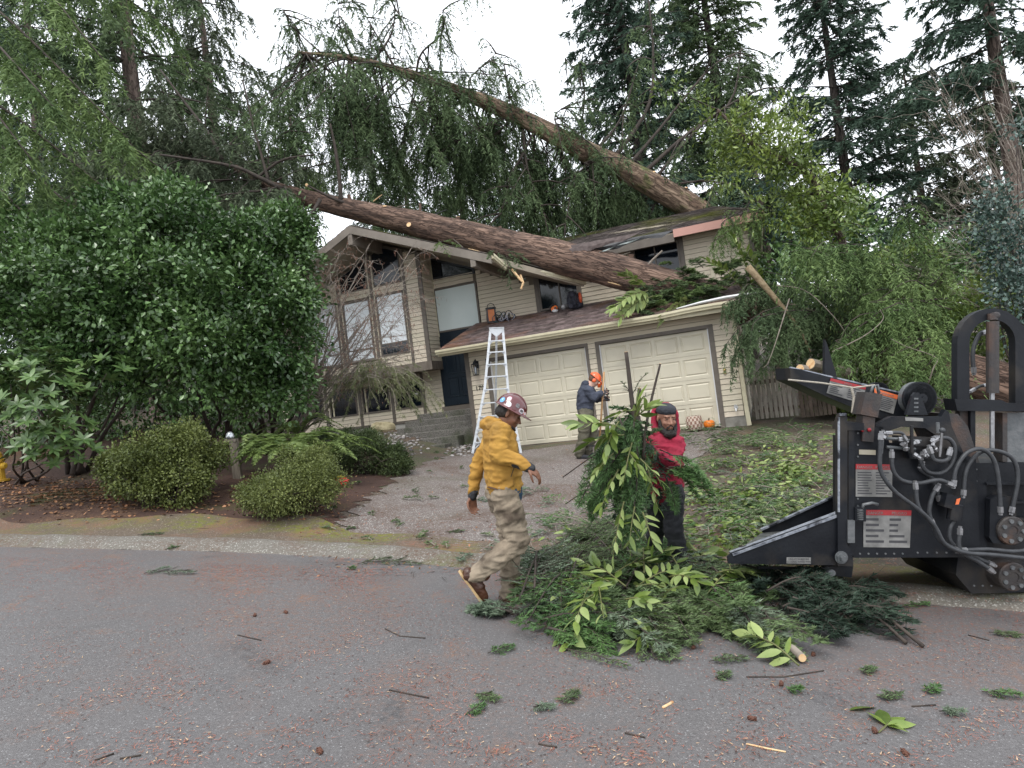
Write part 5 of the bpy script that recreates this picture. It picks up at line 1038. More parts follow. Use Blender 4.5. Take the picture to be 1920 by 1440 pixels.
def grow(name, b, m, parent, voxel=.009, smooth=3, wr=0.0, ws=14.0, label=None, wr2=0.0):
    """one continuous skin over overlapping volumes; wr = cloth fold depth"""
    me0 = b.mesh('tmp', m); o = bpy.data.objects.new('tmp', me0); COL.objects.link(o)
    r = o.modifiers.new('r', 'REMESH'); r.mode = 'VOXEL'; r.voxel_size = voxel
    s = o.modifiers.new('s', 'SMOOTH'); s.factor = .5; s.iterations = smooth
    dg = bpy.context.evaluated_depsgraph_get(); me = bpy.data.meshes.new_from_object(o.evaluated_get(dg)); bpy.data.objects.remove(o); bpy.data.meshes.remove(me0)
    n = len(me.vertices); V = np.empty(n * 3, np.float32); me.vertices.foreach_get('co', V); V = V.reshape(-1, 3)
    if wr:
        N = np.empty(n * 3, np.float32); me.vertices.foreach_get('normal', N) if False else me.vertex_normals.foreach_get('vector', N); N = N.reshape(-1, 3); dd = np.empty(n)
        for i in range(n):
            v = V[i]; q = Vector((v[0] * ws + 2 * math.sin(v[2] * 5), v[1] * ws, v[2] * ws * 1.9)); w = noise.noise(q); f = 1 - abs(noise.noise(q * .55 + Vector((5, 5, 5)))) * 2.6
            dd[i] = w * .5 + max(0, f) * .6 - .2 + .22 * noise.noise(q * 2.4)
        V = V + N * (dd * wr)[:, None]
    V = toloc(V.astype(float), parent); me.vertices.foreach_set('co', V.astype(np.float32).ravel())
    me.materials.clear(); me.materials.append(m); me.polygons.foreach_set('use_smooth', [True] * len(me.polygons)); me.name = name; me.update()
    return put(name, me, parent, label=label)
class Fr:
    """a local frame: f forward, s left side, u up"""
    def __init__(s, o, f, u, k=1.0): s.o = Vector(o); s.f = Vector(f).normalized(); s.s = Vector(u).cross(s.f).normalized(); s.u = s.f.cross(s.s); s.k = k
    def __call__(s, f, l, u): return s.o + (s.f * f + s.s * l + s.u * u) * s.k
    def M(s): return Matrix((s.f, s.s, s.u)).transposed()
    def ell(s, b, c, r, n=14, m=10): b.ball(s(*c), tuple(q * s.k for q in r), n, m, M=s.M())
def head(b, F):
    F.ell(b, (-.015, 0, .035), (.098, .076, .088)); F.ell(b, (.028, 0, -.03), (.062, .060, .085)); F.ell(b, (.026, 0, -.085), (.056, .050, .036)); F.ell(b, (.070, 0, -.100), (.020, .022, .018))
    cap_(b, F(.082, 0, .008), F(.106, 0, -.032), .008 * F.k, .012 * F.k); F.ell(b, (.094, .013, -.036), (.011, .009, .008)); F.ell(b, (.094, -.013, -.036), (.011, .009, .008))
    F.ell(b, (.070, .026, .024), (.020, .026, .010)); F.ell(b, (.070, -.026, .024), (.020, .026, .010))
    for q in (1, -1): F.ell(b, (.060, q * .036, -.032), (.024, .022, .024)); F.ell(b, (-.008, q * .078, -.008), (.016, .008, .031)); F.ell(b, (.066, q * .030, .000), (.016, .019, .009))
    F.ell(b, (.084, 0, -.062), (.013, .024, .0065)); F.ell(b, (.082, 0, -.074), (.013, .021, .0075))
def eyes(F, par, m_eye):
    for q in (1, -1):
        b = MB(); F.ell(b, (.076, q * .030, .001), (.0075, .0125, .0035), 8, 6); part('eye', b, m_eye, par, smooth=True, wc=True)
        b = MB(); cap_(b, F(.086, q * .012, .022), F(.078, q * .048, .026), .0035 * F.k, .003 * F.k, 6); part('eyebrow', b, HAIR, par, smooth=True, wc=True)
def hand(b, w, d, pn, curl=.35, sc=1.0, side=1, thumb=.6):
    """w wrist, d direction of the palm, pn palm normal (towards the grip), side +1: thumb to the left of d seen with pn down"""
    w = Vector(w); d = Vector(d).normalized(); pn = Vector(pn); pn = (pn - d * pn.dot(d)).normalized(); x = d.cross(pn) * side
    k = .085 * sc
    for i, o in enumerate((-.034, -.012, .011, .032)):
        a = w + d * .01 * sc + x * o * .7 * sc; c = w + d * k * (1.0, 1.06, 1.03, .94)[i] + x * o * sc; cap_(b, a, c, .014 * sc, .0125 * sc, 8)
        L = (.072, .082, .078, .060)[i] * sc * 1.0; p = c; ang = curl * .6 + .1 * i * curl; dirv = d.copy()
        for j, f in enumerate((.46, .31, .26)):
            ang_j = ang + curl * (.9 if j else .4); R = Matrix.Rotation(ang_j, 3, pn.cross(dirv).normalized() * -1) ; dirv = (dirv * math.cos(ang_j) + pn * math.sin(ang_j)).normalized(); pn2 = pn
            q = p + dirv * L * f; cap_(b, p, q, (.0098, .0088, .008)[j] * sc, (.0090, .0082, .0070)[j] * sc, 8); p = q
            pn = (pn - dirv * pn.dot(dirv)).normalized()
        pn = (pn2 - d * pn2.dot(d)); pn = pn.normalized() if pn.length > 1e-3 else pn2
        pn = (Vector(pn) - d * Vector(pn).dot(d)).normalized()
    a = w + d * .02 * sc - x * .026 * sc; t1 = a + (d * .7 - x * .75 + pn * .25).normalized() * .045 * sc; t2 = t1 + (d * .9 - x * .25 + pn * thumb).normalized() * .034 * sc; t3 = t2 + (d * .95 + pn * thumb * 1.2 + x * .1).normalized() * .026 * sc
    cap_(b, a, t1, .015 * sc, .012 * sc, 8); cap_(b, t1, t2, .0115 * sc, .010 * sc, 8); cap_(b, t2, t3, .010 * sc, .0078 * sc, 8)
SKIN = mat('brown_skin', (.15, .068, .040), (.20, .092, .055), 20, .5, .05, 120, spec=.4)
SKIN2 = mat('tan_skin', (.26, .13, .085), (.31, .16, .11), 20, .5, .05, 120, spec=.4)
SKIN3 = mat('pale_skin', (.50, .30, .23), (.56, .35, .27), 20, .5, spec=.4)
HAIR = mat('black_hair', (.008, .006, .005), (.02, .015, .012), 60, .6, .5, 200)
EYE = mat('dark_eye', (.012, .009, .008), rough=.15)
def CAMV(x, y, z): return C2W @ Vector((x, y, z))

# ---- the man in the yellow hoodie
foot = G(953, 1133); D0 = foot[1]
def Y(px, py, dd=0): return P(px, py, D0 + dd)
mu = root('person', Cm(*foot), 'man walking in mustard hoodie, dirty tan trousers and a maroon hard hat with stickers', 'person', 'tree crew')
HF = Fr(Y(956, 776, 0), CAMV(.86, -.12, -.42), CAMV(.40, 0, .92), 1.0)
near_w, near_e, near_s = Y(990, 876, -.22), Y(934, 851, -.20), Y(938, 810, -.16)
far_w, far_e, far_s = Y(886, 930, .16), Y(896, 873, .20), Y(930, 812, .16)
b = MB(); head(b, HF); chain_(b, [HF(-.02, 0, -.03), Y(944, 797), Y(940, 815)], [.058, .056, .075])
chain_(b, [Y(938, 825), Y(940, 870), Y(943, 918)], [.09, .09, .10]); cap_(b, near_s, far_s, .05, .05)
chain_(b, [near_s, near_e, near_w], [.055, .042, .030]); chain_(b, [far_s, far_e, far_w], [.055, .042, .030])
hand(b, near_w, CAMV(.80, -.05, -.60), CAMV(-.5, .35, -.8), .30, 1.02, side=1); hand(b, far_w, CAMV(.02, 0, -1), CAMV(.6, -.75, 0), .35, 1.02, side=-1)
hipN, hipF = Y(944, 925, -.08), Y(944, 925, .09); kN, kF = Y(972, 1016, -.10), Y(958, 1020, .10); aN, aF = Y(893, 1078, -.12), Y(955, 1108, .06)
chain_(b, [hipN, kN, aN], [.085, .055, .042]); chain_(b, [hipF, kF, aF], [.085, .055, .042])
body = grow('body', b, SKIN, mu, .0066, 2); eyes(HF, mu, EYE)
# hair, goatee
b = MB(); HF.ell(b, (-.040, 0, .005), (.080, .080, .075)); HF.ell(b, (-.085, 0, -.015), (.04, .05, .045)); grow('hair', b, HAIR, mu, .007, 2, .004, 60)
b = MB(); cap_(b, HF(.070, .028, -.088), HF(.088, 0, -.102), .011, .015, 8); cap_(b, HF(.070, -.028, -.088), HF(.088, 0, -.102), .011, .015, 8); cap_(b, HF(.095, .018, -.053), HF(.098, 0, -.050), .0045, .0045, 6); cap_(b, HF(.095, -.018, -.053), HF(.098, 0, -.050), .0045, .0045, 6); grow('beard', b, HAIR, mu, .0045, 1, .002, 90)
MUST = mat('mustard_cotton', (.32, .165, .026), (.43, .235, .042), 6, .85, .25, 260, c3=(.17, .10, .025), s3=3.5, t3=(.56, .78))
b = MB(); sq = (CAMV(1, 0, 0), 1.25)
chain_(b, [Y(936, 822), Y(939, 850), Y(943, 885), Y(945, 905)], [.135, .150, .150, .148], squash=sq); cap_(b, near_s, far_s, .078, .078); cap_(b, Y(945, 905), Y(946, 912), .145, .138, squash=sq)
chain_(b, [near_s, near_e, Y(985, 872, -.22)], [.082, .068, .046]); chain_(b, [far_s, far_e, Y(887, 922, .17)], [.082, .066, .044]); cap_(b, near_e - Vector((0, 0, .01)), near_e.lerp(near_w, .4), .070, .056)
b.ball(Y(938, 806), (.09, .12, .05))
hd = grow('hoodie', b, MUST, mu, .008, 2, .021, 13)
b = MB(); cap_(b, Y(945, 908), Y(946, 918), .146, .138, squash=sq); grow('hoodie_hem', b, MUST, mu, .009, 2, .003, 60)
b = MB()   # the hood thrown back: two overlapping folds round the neck
b.tube([Y(955, 803, -.07), Y(940, 800, -.11), Y(922, 799, -.08), Y(914, 800, 0), Y(922, 797, .08), Y(940, 797, .11), Y(955, 801, .07)], [.022, .032, .042, .05, .042, .032, .022], 10)
b.tube([Y(950, 797, -.08), Y(932, 790, -.10), Y(918, 788, -.05), Y(914, 788, 0), Y(920, 787, .06), Y(934, 788, .10)], [.014, .024, .03, .034, .03, .02], 10); cap_(b, Y(912, 796), Y(921, 815), .055, .03)
grow('hood', b, MUST, mu, .007, 2, .012, 16)
b = MB(); cap_(b, Y(951, 864, -.285), Y(961, 842, -.262) if False else Y(966, 893, -.16), .006, .006, 6); b.bar(Y(967, 866, -.155), Y(959, 893, -.165), .006, .006); part('pocket_seam', MB().bar(Y(967, 868, -.175), Y(958, 894, -.18), .004, .006), mat('dark_seam', (.05, .03, .01)), mu, wc=True)
TEE = mat('blue_undershirt', (.02, .05, .09), (.03, .07, .12), 9, .85)
b = MB(); cap_(b, Y(947, 918), Y(949, 925), .140, .136, squash=sq); grow('undershirt', b, TEE, mu, .008, 2, .008, 25)
BLK = mat('black_neoprene', (.010, .011, .014), (.02, .021, .025), 8, .5, .1)
b = MB(); cap_(b, near_w.lerp(near_e, .42), near_w.lerp(near_e, -.08), .050, .040); grow('wrist_brace', b, BLK, mu, .006, 2, .003, 40, label='black brace on the near wrist')
b = MB(); cap_(b, far_w.lerp(far_e, .12), far_w.lerp(far_e, -.02), .044, .038); grow('wrist_brace', b, BLK, mu, .006, 2, .003, 40)
TANP = mat('dirty_tan_canvas', (.24, .19, .135), (.34, .28, .205), 5, .9, .35, 200, c3=(.075, .055, .038), s3=4.5, t3=(.44, .66))
b = MB(); cap_(b, hipN, hipF, .105, .105); chain_(b, [Y(943, 912, -.05), hipN, hipN.lerp(kN, .5), kN, kN.lerp(aN, .5), aN.lerp(kN, -.02)], [.10, .112, .108, .088, .080, .072]); chain_(b, [Y(943, 912, .06), hipF, hipF.lerp(kF, .5), kF, kF.lerp(aF, .5), aF.lerp(kF, -.03)], [.10, .112, .10, .085, .078, .074])
cap_(b, Y(928, 925), Y(935, 945), .085, .08)
grow('trousers', b, TANP, mu, .0085, 2, .026, 12)
LEA = mat('brown_leather', (.045, .018, .010), (.085, .035, .018), 12, .35, .2, 60, c3=(.03, .012, .008), s3=6)
b = MB(); b.tube([Y(915, 913, -.135), Y(928, 916, -.165), Y(945, 919, -.155)], .014, 6, flat=.4); part('belt', b, LEA, mu, wc=True, smooth=True)
SOLE = mat('crepe_sole', (.40, .27, .13), (.48, .34, .18), 20, .7)
def boot(ank, heel, toe, up, top_r=.055):
    """slip-on boot: shaft, foot, pale crepe sole"""
    ank, heel, toe, up = map(Vector, (ank, heel, toe, up)); up.normalize(); b = MB(); chain_(b, [ank + (ank - heel).normalized() * .06, ank, heel.lerp(ank, .32)], [top_r, .052, .05]); m = heel.lerp(toe, .55)
    cap_(b, heel + up * .045, m + up * .045, .045, .046); cap_(b, m + up * .042, toe + up * .035 - (toe - heel).normalized() * .04, .047, .036); cap_(b, heel.lerp(ank, .3), m + up * .055, .048, .042); bt = grow('boot', b, LEA, mu, .006, 3, .003, 30)
    f = (toe - heel).normalized(); s = f.cross(up); out = []
    for t, w in ((-.05, .0), (-.045, .025), (-.02, .038), (.04, .038), (.10, .034), (.17, .047), (.22, .045), (.255, .030), (.27, .0)): out.append((t, w))
    L = (toe - heel).length / .235
    ring = [heel + f * t * L + s * w for t, w in out] + [heel + f * t * L - s * w for t, w in reversed(out[1:-1])]; c = MB(); c.prism([q + up * .010 for q in ring], -up * .018); part('boot_sole', c, SOLE, bt, wc=True); return bt
boot(Y(893, 1078, -.12), Y(869, 1080, -.12), Y(907, 1131, -.12), CAMV(.80, -.02, .60)); fo = Vector(Cm(*foot))
boot(Y(955, 1108, .06), Y(944, 1133, .06), Y(985, 1137, -.02), CAMV(0, 0, 1))
# hard hat: shell, brim, ridge, stickers
MAR = mat('maroon_hard_hat', (.085, .010, .012), (.10, .013, .015), 5, .18, spec=.6, coat=.5)
HT = Fr(HF(-.012, 0, .055), HF.f, HF.u, 1.0); b = MB()
prof = [(math.cos(t) * 1.0, math.sin(t)) for t in [i * math.pi / 2 / 9 for i in range(10)]]; n = 28; vs = []; fs = []
for i, (c, s_) in enumerate(prof):
    for j in range(n):
        a = j * math.tau / n; vs.append(HT(c * .132 * math.cos(a) + .004, c * .108 * math.sin(a), -.012 + s_ * .122))
for j in range(n):
    a = j * math.tau / n; fr_ = max(0, math.cos(a)); k = .010 + .050 * fr_ ** 2.2; vs.append(HT((.132 + k) * math.cos(a) + .004, (.108 + .010 + .012 * fr_) * math.sin(a), -.016 - .010 * fr_))
for j in range(n):
    a = j * math.tau / n; fr_ = max(0, math.cos(a)); k = .010 + .050 * fr_ ** 2.2; vs.append(HT((.132 + k) * math.cos(a) + .004, (.108 + .010 + .012 * fr_) * math.sin(a), -.021 - .010 * fr_))
for j in range(n): a = j * math.tau / n; vs.append(HT(.126 * math.cos(a) + .004, .102 * math.sin(a), -.016))
for i in range(9): fs += [(i * n + j, i * n + (j + 1) % n, (i + 1) * n + (j + 1) % n, (i + 1) * n + j) for j in range(n)]
o0, o1, o2 = 10 * n, 11 * n, 12 * n
for j in range(n): k = (j + 1) % n; fs += [(j, o0 + j, o0 + k, k), (o0 + j, o1 + j, o1 + k, o0 + k), (o1 + j, o2 + j, o2 + k, o1 + k)]
b.add(vs, fs); b.tube([HT(.125 * math.cos(t) + .004, 0, -.012 + .124 * math.sin(t)) for t in [.35 + i * .24 for i in range(11)]], .007, 6); hat = part('hard_hat', b, MAR, mu, smooth=True, wc=True)
def sticker(az, el, r, m, asp=1.0, ring=None):
    for k, (rr, mm) in enumerate(((r, m),) + (((r * .62, ring),) if ring else ())):
        vs = []; 
        for j in range(15):
            if j == 0: da = de = 0
            else: a = (j - 1) * math.tau / 14; da, de = rr * math.cos(a) * asp, rr * math.sin(a)
            A_, E_2 = az + da / .12, el + de / .12; q = 1.012 + .006 * k; vs.append(HT(math.cos(E_2) * .132 * math.cos(A_) * q + .004, math.cos(E_2) * .108 * math.sin(A_) * q, -.012 + math.sin(E_2) * .122 * q))
        c = MB(); c.add(vs, [(0, 1 + j, 1 + (j + 1) % 14) for j in range(14)]); part('sticker', c, mm, hat, wc=True, smooth=True)
SW = mat('white_sticker', (.75, .72, .74), (.6, .5, .55), 60, .4, lo=.45, hi=.55); SP = mat('pink_sticker', (.75, .35, .45), (.8, .7, .72), 70, .4, lo=.48, hi=.52); SB = mat('blue_sticker', (.12, .35, .6), (.6, .7, .8), 40, .4, lo=.6, hi=.65); SK = mat('dark_sticker', (.03, .03, .035), (.2, .18, .18), 90, .4); SR = mat('red_sticker', (.6, .08, .05), (.75, .6, .55), 80, .4)
for az, el, r, m, asp, rg in ((-2.35, .30, .024, SB, 1, None), (-1.95, .62, .021, SP, 1, SW), (-1.75, .22, .022, SW, 1, SP), (-1.18, .40, .019, SK, 1, None), (-.80, .18, .019, SW, 1.35, SK), (-.42, .10, .015, SR, 1.5, SW), (-1.3, .12, .014, MAR, 1.3, None)): sticker(az, el, r, m, asp, rg)

# ---- the man in the red hoodie holding the bundle
f2 = G(1281, 1088); D1 = f2[1]
def R_(px, py, dd=0): return P(px, py, D1 + dd)
mr = root('person', Cm(*f2), 'bearded man in magenta red hoodie and dark headband holding an armful of cut branches', 'person', 'tree crew')
HR = Fr(R_(1250, 783, 0), CAMV(.16, -.97, -.16), CAMV(-.03, -.16, 1), 1.06)
ls_, le, lw = R_(1266, 832, 0), R_(1262, 872, -.10), R_(1210, 838, -.32); rs_, re, rw = R_(1222, 834, .10), R_(1206, 868, .0), R_(1190, 845, -.24)
b = MB(); head(b, HR); chain_(b, [HR(-.02, 0, -.04), R_(1247, 815, .02), R_(1246, 830, .03)], [.056, .058, .08]); chain_(b, [R_(1245, 845, .03), R_(1247, 880, .03), R_(1249, 918, .03)], [.085, .08, .085]); cap_(b, ls_, rs_, .05, .05)
chain_(b, [ls_, le, lw], [.055, .045, .03]); chain_(b, [rs_, re, rw], [.055, .045, .03]); hand(b, lw, CAMV(-.85, -.2, .4), CAMV(-.1, .5, -.8), .8, 1.05, side=1); hand(b, rw, CAMV(-.6, -.2, .5), CAMV(.3, .3, .8), .9, 1.05, side=-1)
hL, hR = R_(1262, 925, 0), R_(1236, 925, .08); kL, kR = R_(1263, 990, -.02), R_(1230, 985, .22); aL, aR = R_(1278, 1062, .02), R_(1226, 1036, .42)
chain_(b, [hL, kL, aL], [.085, .055, .042]); chain_(b, [hR, kR, aR], [.085, .055, .042]); grow('body', b, SKIN2, mr, .0066, 2); eyes(HR, mr, EYE)
b = MB()
for q in (1, -1): chain_(b, [HR(.01, q * .066, -.03), HR(.03, q * .060, -.085), HR(.075, q * .025, -.125)], [.018, .026, .032])
chain_(b, [HR(.075, .025, -.125), HR(.075, -.025, -.125)], [.034, .034]); cap_(b, HR(.082, 0, -.098), HR(.075, 0, -.15), .020, .026)
for q in (1, -1): chain_(b, [HR(.093, 0, -.052), HR(.088, q * .026, -.062), HR(.078, q * .034, -.09)], [.006, .006, .008])
grow('beard', b, HAIR, mr, .005, 2, .006, 70)
NAVB = mat('charcoal_headband', (.018, .02, .027), (.03, .033, .042), 30, .85, .3, 200)
b = MB(); HR.ell(b, (-.014, 0, .064), (.105, .086, .060)); grow('headband', b, NAVB, mr, .006, 2, .003, 30)
REDC = mat('magenta_red_cotton', (.26, .011, .034), (.35, .017, .050), 5, .85, .3, 240, c3=(.16, .01, .022), s3=3, t3=(.5, .75))
b = MB(); sq2 = (CAMV(1, .2, 0), .72)
chain_(b, [R_(1245, 842, .03), R_(1247, 870, .03), R_(1249, 905, .03)], [.165, .172, .165], squash=sq2); cap_(b, ls_, rs_, .08, .08); chain_(b, [ls_, le, lw.lerp(le, .12)], [.088, .074, .050]); chain_(b, [rs_, re, rw.lerp(re, .12)], [.088, .074, .050]); cap_(b, R_(1246, 822, .03), R_(1246, 832, .03), .085, .10)
grow('hoodie', b, REDC, mr, .008, 2, .021, 13)
b = MB(); cap_(b, R_(1249, 908, .03), R_(1249, 917, .03), .160, .156, squash=sq2); grow('hoodie_hem', b, REDC, mr, .009, 2, .003, 60)
b = MB()   # hood up round the head
for t in range(-4, 5):
    a = t * .33; chain_(b, [HR(-.060, math.sin(a) * .104, .015 + math.cos(a) * .090), HR(-.095, math.sin(a) * .075, .02 + math.cos(a) * .07)], [.022, .03])
for q in (1, -1): chain_(b, [HR(-.04, q * .104, .02), HR(-.035, q * .102, -.05), HR(-.01, q * .095, -.12), HR(.03, q * .05, -.185)], [.022, .026, .036, .05])
HR.ell(b, (-.085, 0, -.01), (.05, .085, .11)); grow('hood', b, REDC, mr, .007, 3, .006, 20)
BLKT = mat('black_work_cloth', (.010, .011, .015), (.020, .021, .027), 6, .75, .3, 200)
b = MB(); cap_(b, hL, hR, .10, .10); chain_(b, [R_(1256, 915, .0), hL, hL.lerp(kL, .5), kL, kL.lerp(aL, .5), aL.lerp(kL, -.12)], [.10, .108, .098, .082, .080, .082]); chain_(b, [R_(1240, 915, .05), hR, hR.lerp(kR, .5), kR, kR.lerp(aR, .5), aR.lerp(kR, -.1)], [.10, .108, .098, .082, .078, .078]); grow('trousers', b, BLKT, mr, .009, 2, .020, 10)
GLV = mat('black_work_glove', (.008, .008, .009), (.016, .016, .018), 20, .6, .3, 90)
for w, d_, pn, sd in ((lw, CAMV(-.85, -.2, .4), CAMV(-.1, .5, -.8), 1), (rw, CAMV(-.6, -.2, .5), CAMV(.3, .3, .8), -1)):
    b = MB(); hand(b, w, d_, pn, .8, 1.18, side=sd); cap_(b, w - Vector(d_).normalized() * .05, w + Vector(d_).normalized() * .02, .042, .036); grow('glove', b, GLV, mr, .006, 2)
for a, t in ((aL, R_(1290, 1094, -.18)), (aR, R_(1214, 1062, .2))):
    g = Vector(a); c = to_cam(g); z = float(gz(np.array([c.x]), np.array([c.y]))[0]); gr_ = Cm(c.x, c.y, z + .05); ct = to_cam(t); tt = Cm(ct.x, ct.y, float(gz(np.array([ct.x]), np.array([ct.y]))[0]) + .045)
    b = MB(); chain_(b, [g, gr_, tt], [.055, .052, .042]); grow('boot', b, BLKT, mr, .008, 2)

# ---- the stooping man by the garage
f3 = G(1088, 860); D2 = f3[1]
def T_(px, py, dd=0): return P(px, py, D2 + dd)
mt3 = root('person', Cm(*f3), 'stooping man in navy hoodie and olive trousers with orange helmet by the garage', 'person', 'tree crew')
HG = Fr(T_(1115, 713, 0), CAMV(.72, -.1, -.62), CAMV(.55, 0, .80), 1.05); s3_, e3, w3 = T_(1103, 731, -.15), T_(1112, 746, -.22), T_(1129, 736, -.12); s4, e4, w4 = T_(1105, 731, .15), T_(1118, 748, .1), T_(1130, 748, -.05)
b = MB(); head(b, HG); chain_(b, [HG(-.03, 0, -.04), T_(1104, 727)], [.06, .09]); chain_(b, [T_(1101, 738), T_(1098, 755), T_(1097, 772)], [.15, .14, .14]); cap_(b, s3_, s4, .07, .07); chain_(b, [s3_, e3, w3], [.06, .05, .035]); chain_(b, [s4, e4, w4], [.06, .05, .035])
hand(b, w3, CAMV(.9, 0, .2), CAMV(.2, .7, -.5), .9, 1.1); hand(b, w4, CAMV(.9, 0, .1), CAMV(.2, .7, -.5), .9, 1.1)
h3, h4 = T_(1098, 778, -.10), T_(1100, 778, .10); k3, k4 = T_(1094, 815, -.12), T_(1112, 812, .12); a3, a4 = T_(1086, 850, -.1), T_(1102, 846, .1)
chain_(b, [h3, k3, a3], [.09, .06, .045]); chain_(b, [h4, k4, a4], [.09, .06, .045]); grow('body', b, SKIN3, mt3, .0105, 2)
RHAIR = mat('reddish_brown_hair', (.07, .03, .018), (.14, .065, .035), 40, .7)
b = MB(); HG.ell(b, (-.04, 0, .0), (.085, .084, .09)); grow('hair', b, RHAIR, mt3, .01, 2, .01, 50)
NAVC = mat('dark_navy_cotton', (.032, .038, .058), (.05, .058, .085), 6, .85, .3, 200)
b = MB(); chain_(b, [T_(1100, 737), T_(1098, 752), T_(1097, 768)], [.185, .18, .17]); cap_(b, s3_, s4, .09, .09); chain_(b, [s3_, e3, w3.lerp(e3, .15)], [.10, .085, .06]); chain_(b, [s4, e4, w4.lerp(e4, .15)], [.10, .085, .06]); cap_(b, T_(1098, 722), T_(1092, 728), .09, .06); grow('hoodie', b, NAVC, mt3, .012, 3, .022, 9)
OLV = mat('olive_work_cloth', (.07, .065, .045), (.11, .10, .07), 6, .85, .3, 200, c3=(.03, .028, .02), s3=3)
b = MB(); cap_(b, h3, h4, .13, .13); chain_(b, [T_(1098, 770), h3, k3, a3], [.16, .15, .105, .09]); chain_(b, [T_(1099, 770, .05), h4, k4, a4], [.16, .15, .105, .09]); grow('trousers', b, OLV, mt3, .012, 2, .024, 8)
for a, dx in ((a3, 0), (a4, 0)):
    c = to_cam(a); z = float(gz(np.array([c.x]), np.array([c.y]))[0]); b = MB(); chain_(b, [Vector(a), Cm(c.x, c.y, z + .05), Cm(c.x + .16, c.y - .05, z + .045)], [.06, .06, .045]); grow('boot', b, BLKT, mt3, .012, 2)
ORG = mat('orange_safety_helmet', (.75, .10, .02), (.8, .13, .03), 5, .3, coat=.3)
b = MB(); vs = []; n = 20
for i in range(7):
    t = i * math.pi / 2 / 6
    for j in range(n): a = j * math.tau / n; vs.append(HG(-.02 + .125 * math.cos(t) * math.cos(a), .105 * math.cos(t) * math.sin(a), .045 + .105 * math.sin(t)))
for j in range(n): a = j * math.tau / n; k = .06 * max(0, math.cos(a)) ** 2; vs.append(HG(-.02 + (.13 + k) * math.cos(a), .108 * math.sin(a), .040))
b.add(vs, [(i * n + j, i * n + (j + 1) % n, (i + 1) * n + (j + 1) % n, (i + 1) * n + j) for i in range(6) for j in range(n)] + [(j, 7 * n + j, 7 * n + (j + 1) % n, (j + 1) % n) for j in range(n)]); hl = part('helmet', b, ORG, mt3, smooth=True, wc=True)
for q in (1, -1):
    c = MB(); HG.ell(c, (-.005, q * .098, -.015), (.035, .022, .042)); part('ear_muff', c, ORG, hl, smooth=True, wc=True)
c = MB(); c.tube([HG(.11, .08, .05), HG(.155, .03, .02), HG(.155, -.03, .02), HG(.11, -.08, .05)], .012, 6); c.tube([HG(.11, .08, .0), HG(.15, .03, -.05), HG(.15, -.03, -.05), HG(.11, -.08, .0)], .03, 6, flat=.2); part('visor', c, ORG, hl, wc=True)
for w in (w3, w4): b = MB(); hand(b, w, CAMV(.9, 0, .2), CAMV(.2, .7, -.5), .9, 1.25); grow('glove', b, GLV, mt3, .009, 2)
b = MB(); b.tube([T_(1132.5, 697, -.1), T_(1130, 740, -.12), T_(1124, 830, -.1)], .019, 8); rk = root('garden_rake', T_(1124, 830, -.1), 'wooden handled rake held upright by the stooping man', 'rake'); part('handle', b, mat('wooden_handle', (.36, .2, .09), (.45, .27, .13), 9, .6, stretch=(1, 1, .1)), rk, smooth=True, wc=True)
b = MB(); q = T_(1123, 836, -.1); b.bar(q + CAMV(-.2, 0, 0), q + CAMV(.2, 0, 0), .03, .02); [b.bar(q + CAMV(-.18 + .06 * i, 0, 0), q + CAMV(-.18 + .06 * i, -.04, -.09), .008, .008) for i in range(7)]; part('rake_head', b, BLACKP, rk, wc=True)
# ================================================================ THE BRUSH CHIPPER (stands square to the street)
CB = mat('black_machine_paint', (.005, .006, .009), (.012, .014, .018), 3.0, .42, .1, 40, spec=.3, c3=(.050, .042, .034), s3=2.5, t3=(.52, .74), rough2=.65)
CB2 = mat('rusty_machine_paint', (.045, .038, .034), (.02, .02, .024), 6.0, .55, .2, 60, c3=(.085, .05, .035), s3=6, t3=(.5, .7))
WORN = mat('worn_steel_edge', (.20, .22, .26), (.34, .36, .40), 30, .4, .2, 60, metal=.4, c3=(.03, .032, .04), s3=9, t3=(.5, .6))
GREYP = mat('grey_steel', (.10, .11, .115), (.16, .165, .17), 12, .45, .2, metal=.3)
RUB = mat('hydraulic_hose_rubber', (.028, .03, .034), (.045, .048, .053), 20, .5, .1)
STL = mat('zinc_fitting', (.28, .28, .29), (.4, .4, .41), 30, .35, metal=.8)
LBL = mat('dirty_white_label', (.13, .13, .125), (.26, .255, .245), 9, .5, c3=(.12, .12, .115), s3=7, t3=(.5, .7)); LRED = mat('red_label_header', (.30, .02, .025), (.36, .03, .035), 9, .5); LORG = mat('orange_label_header', (.65, .13, .04), (.7, .16, .05), 9, .5)
PRT = mat('label_print', (.035, .035, .04), (.06, .06, .065), 9, .6)
chp = root('brush_chipper', Cm(3.3, 5.4, -1.79), 'large black brush chipper with lowered infeed pan, hoses and a tall hoop, right edge', 'brush chipper')
FW = CAMV(0, 1, 0)
def plate(name, px, D, th, m=CB, par=None, **k):
    b = MB(); pts = [P(x, y, D) for x, y in px]; b.prism(pts, FW * th); return part(name, b, m, par or chp, wc=True, **k)
DN, DF = 5.0, 6.05
pan = plate('infeed_pan_side', [(1364, 1044), (1372, 1037), (1571, 964), (1573, 1060), (1366, 1057)], DN, .02)
b = MB(); b.bar(P(1371, 1038, DN + .03), P(1572, 963, DN + .03), .085, .018, up=CAMV(.35, 0, 1)); part('pan_flange', b, WORN, pan, wc=True)
far = plate('infeed_pan_side', [(1428, 994), (1575, 926), (1575, 1010), (1432, 1000)], DF, .02)
b = MB(); b.bar(P(1427, 993, DF), P(1575, 925, DF), .04, .015, up=CAMV(.35, 0, 1)); part('pan_flange', b, WORN, far, wc=True)
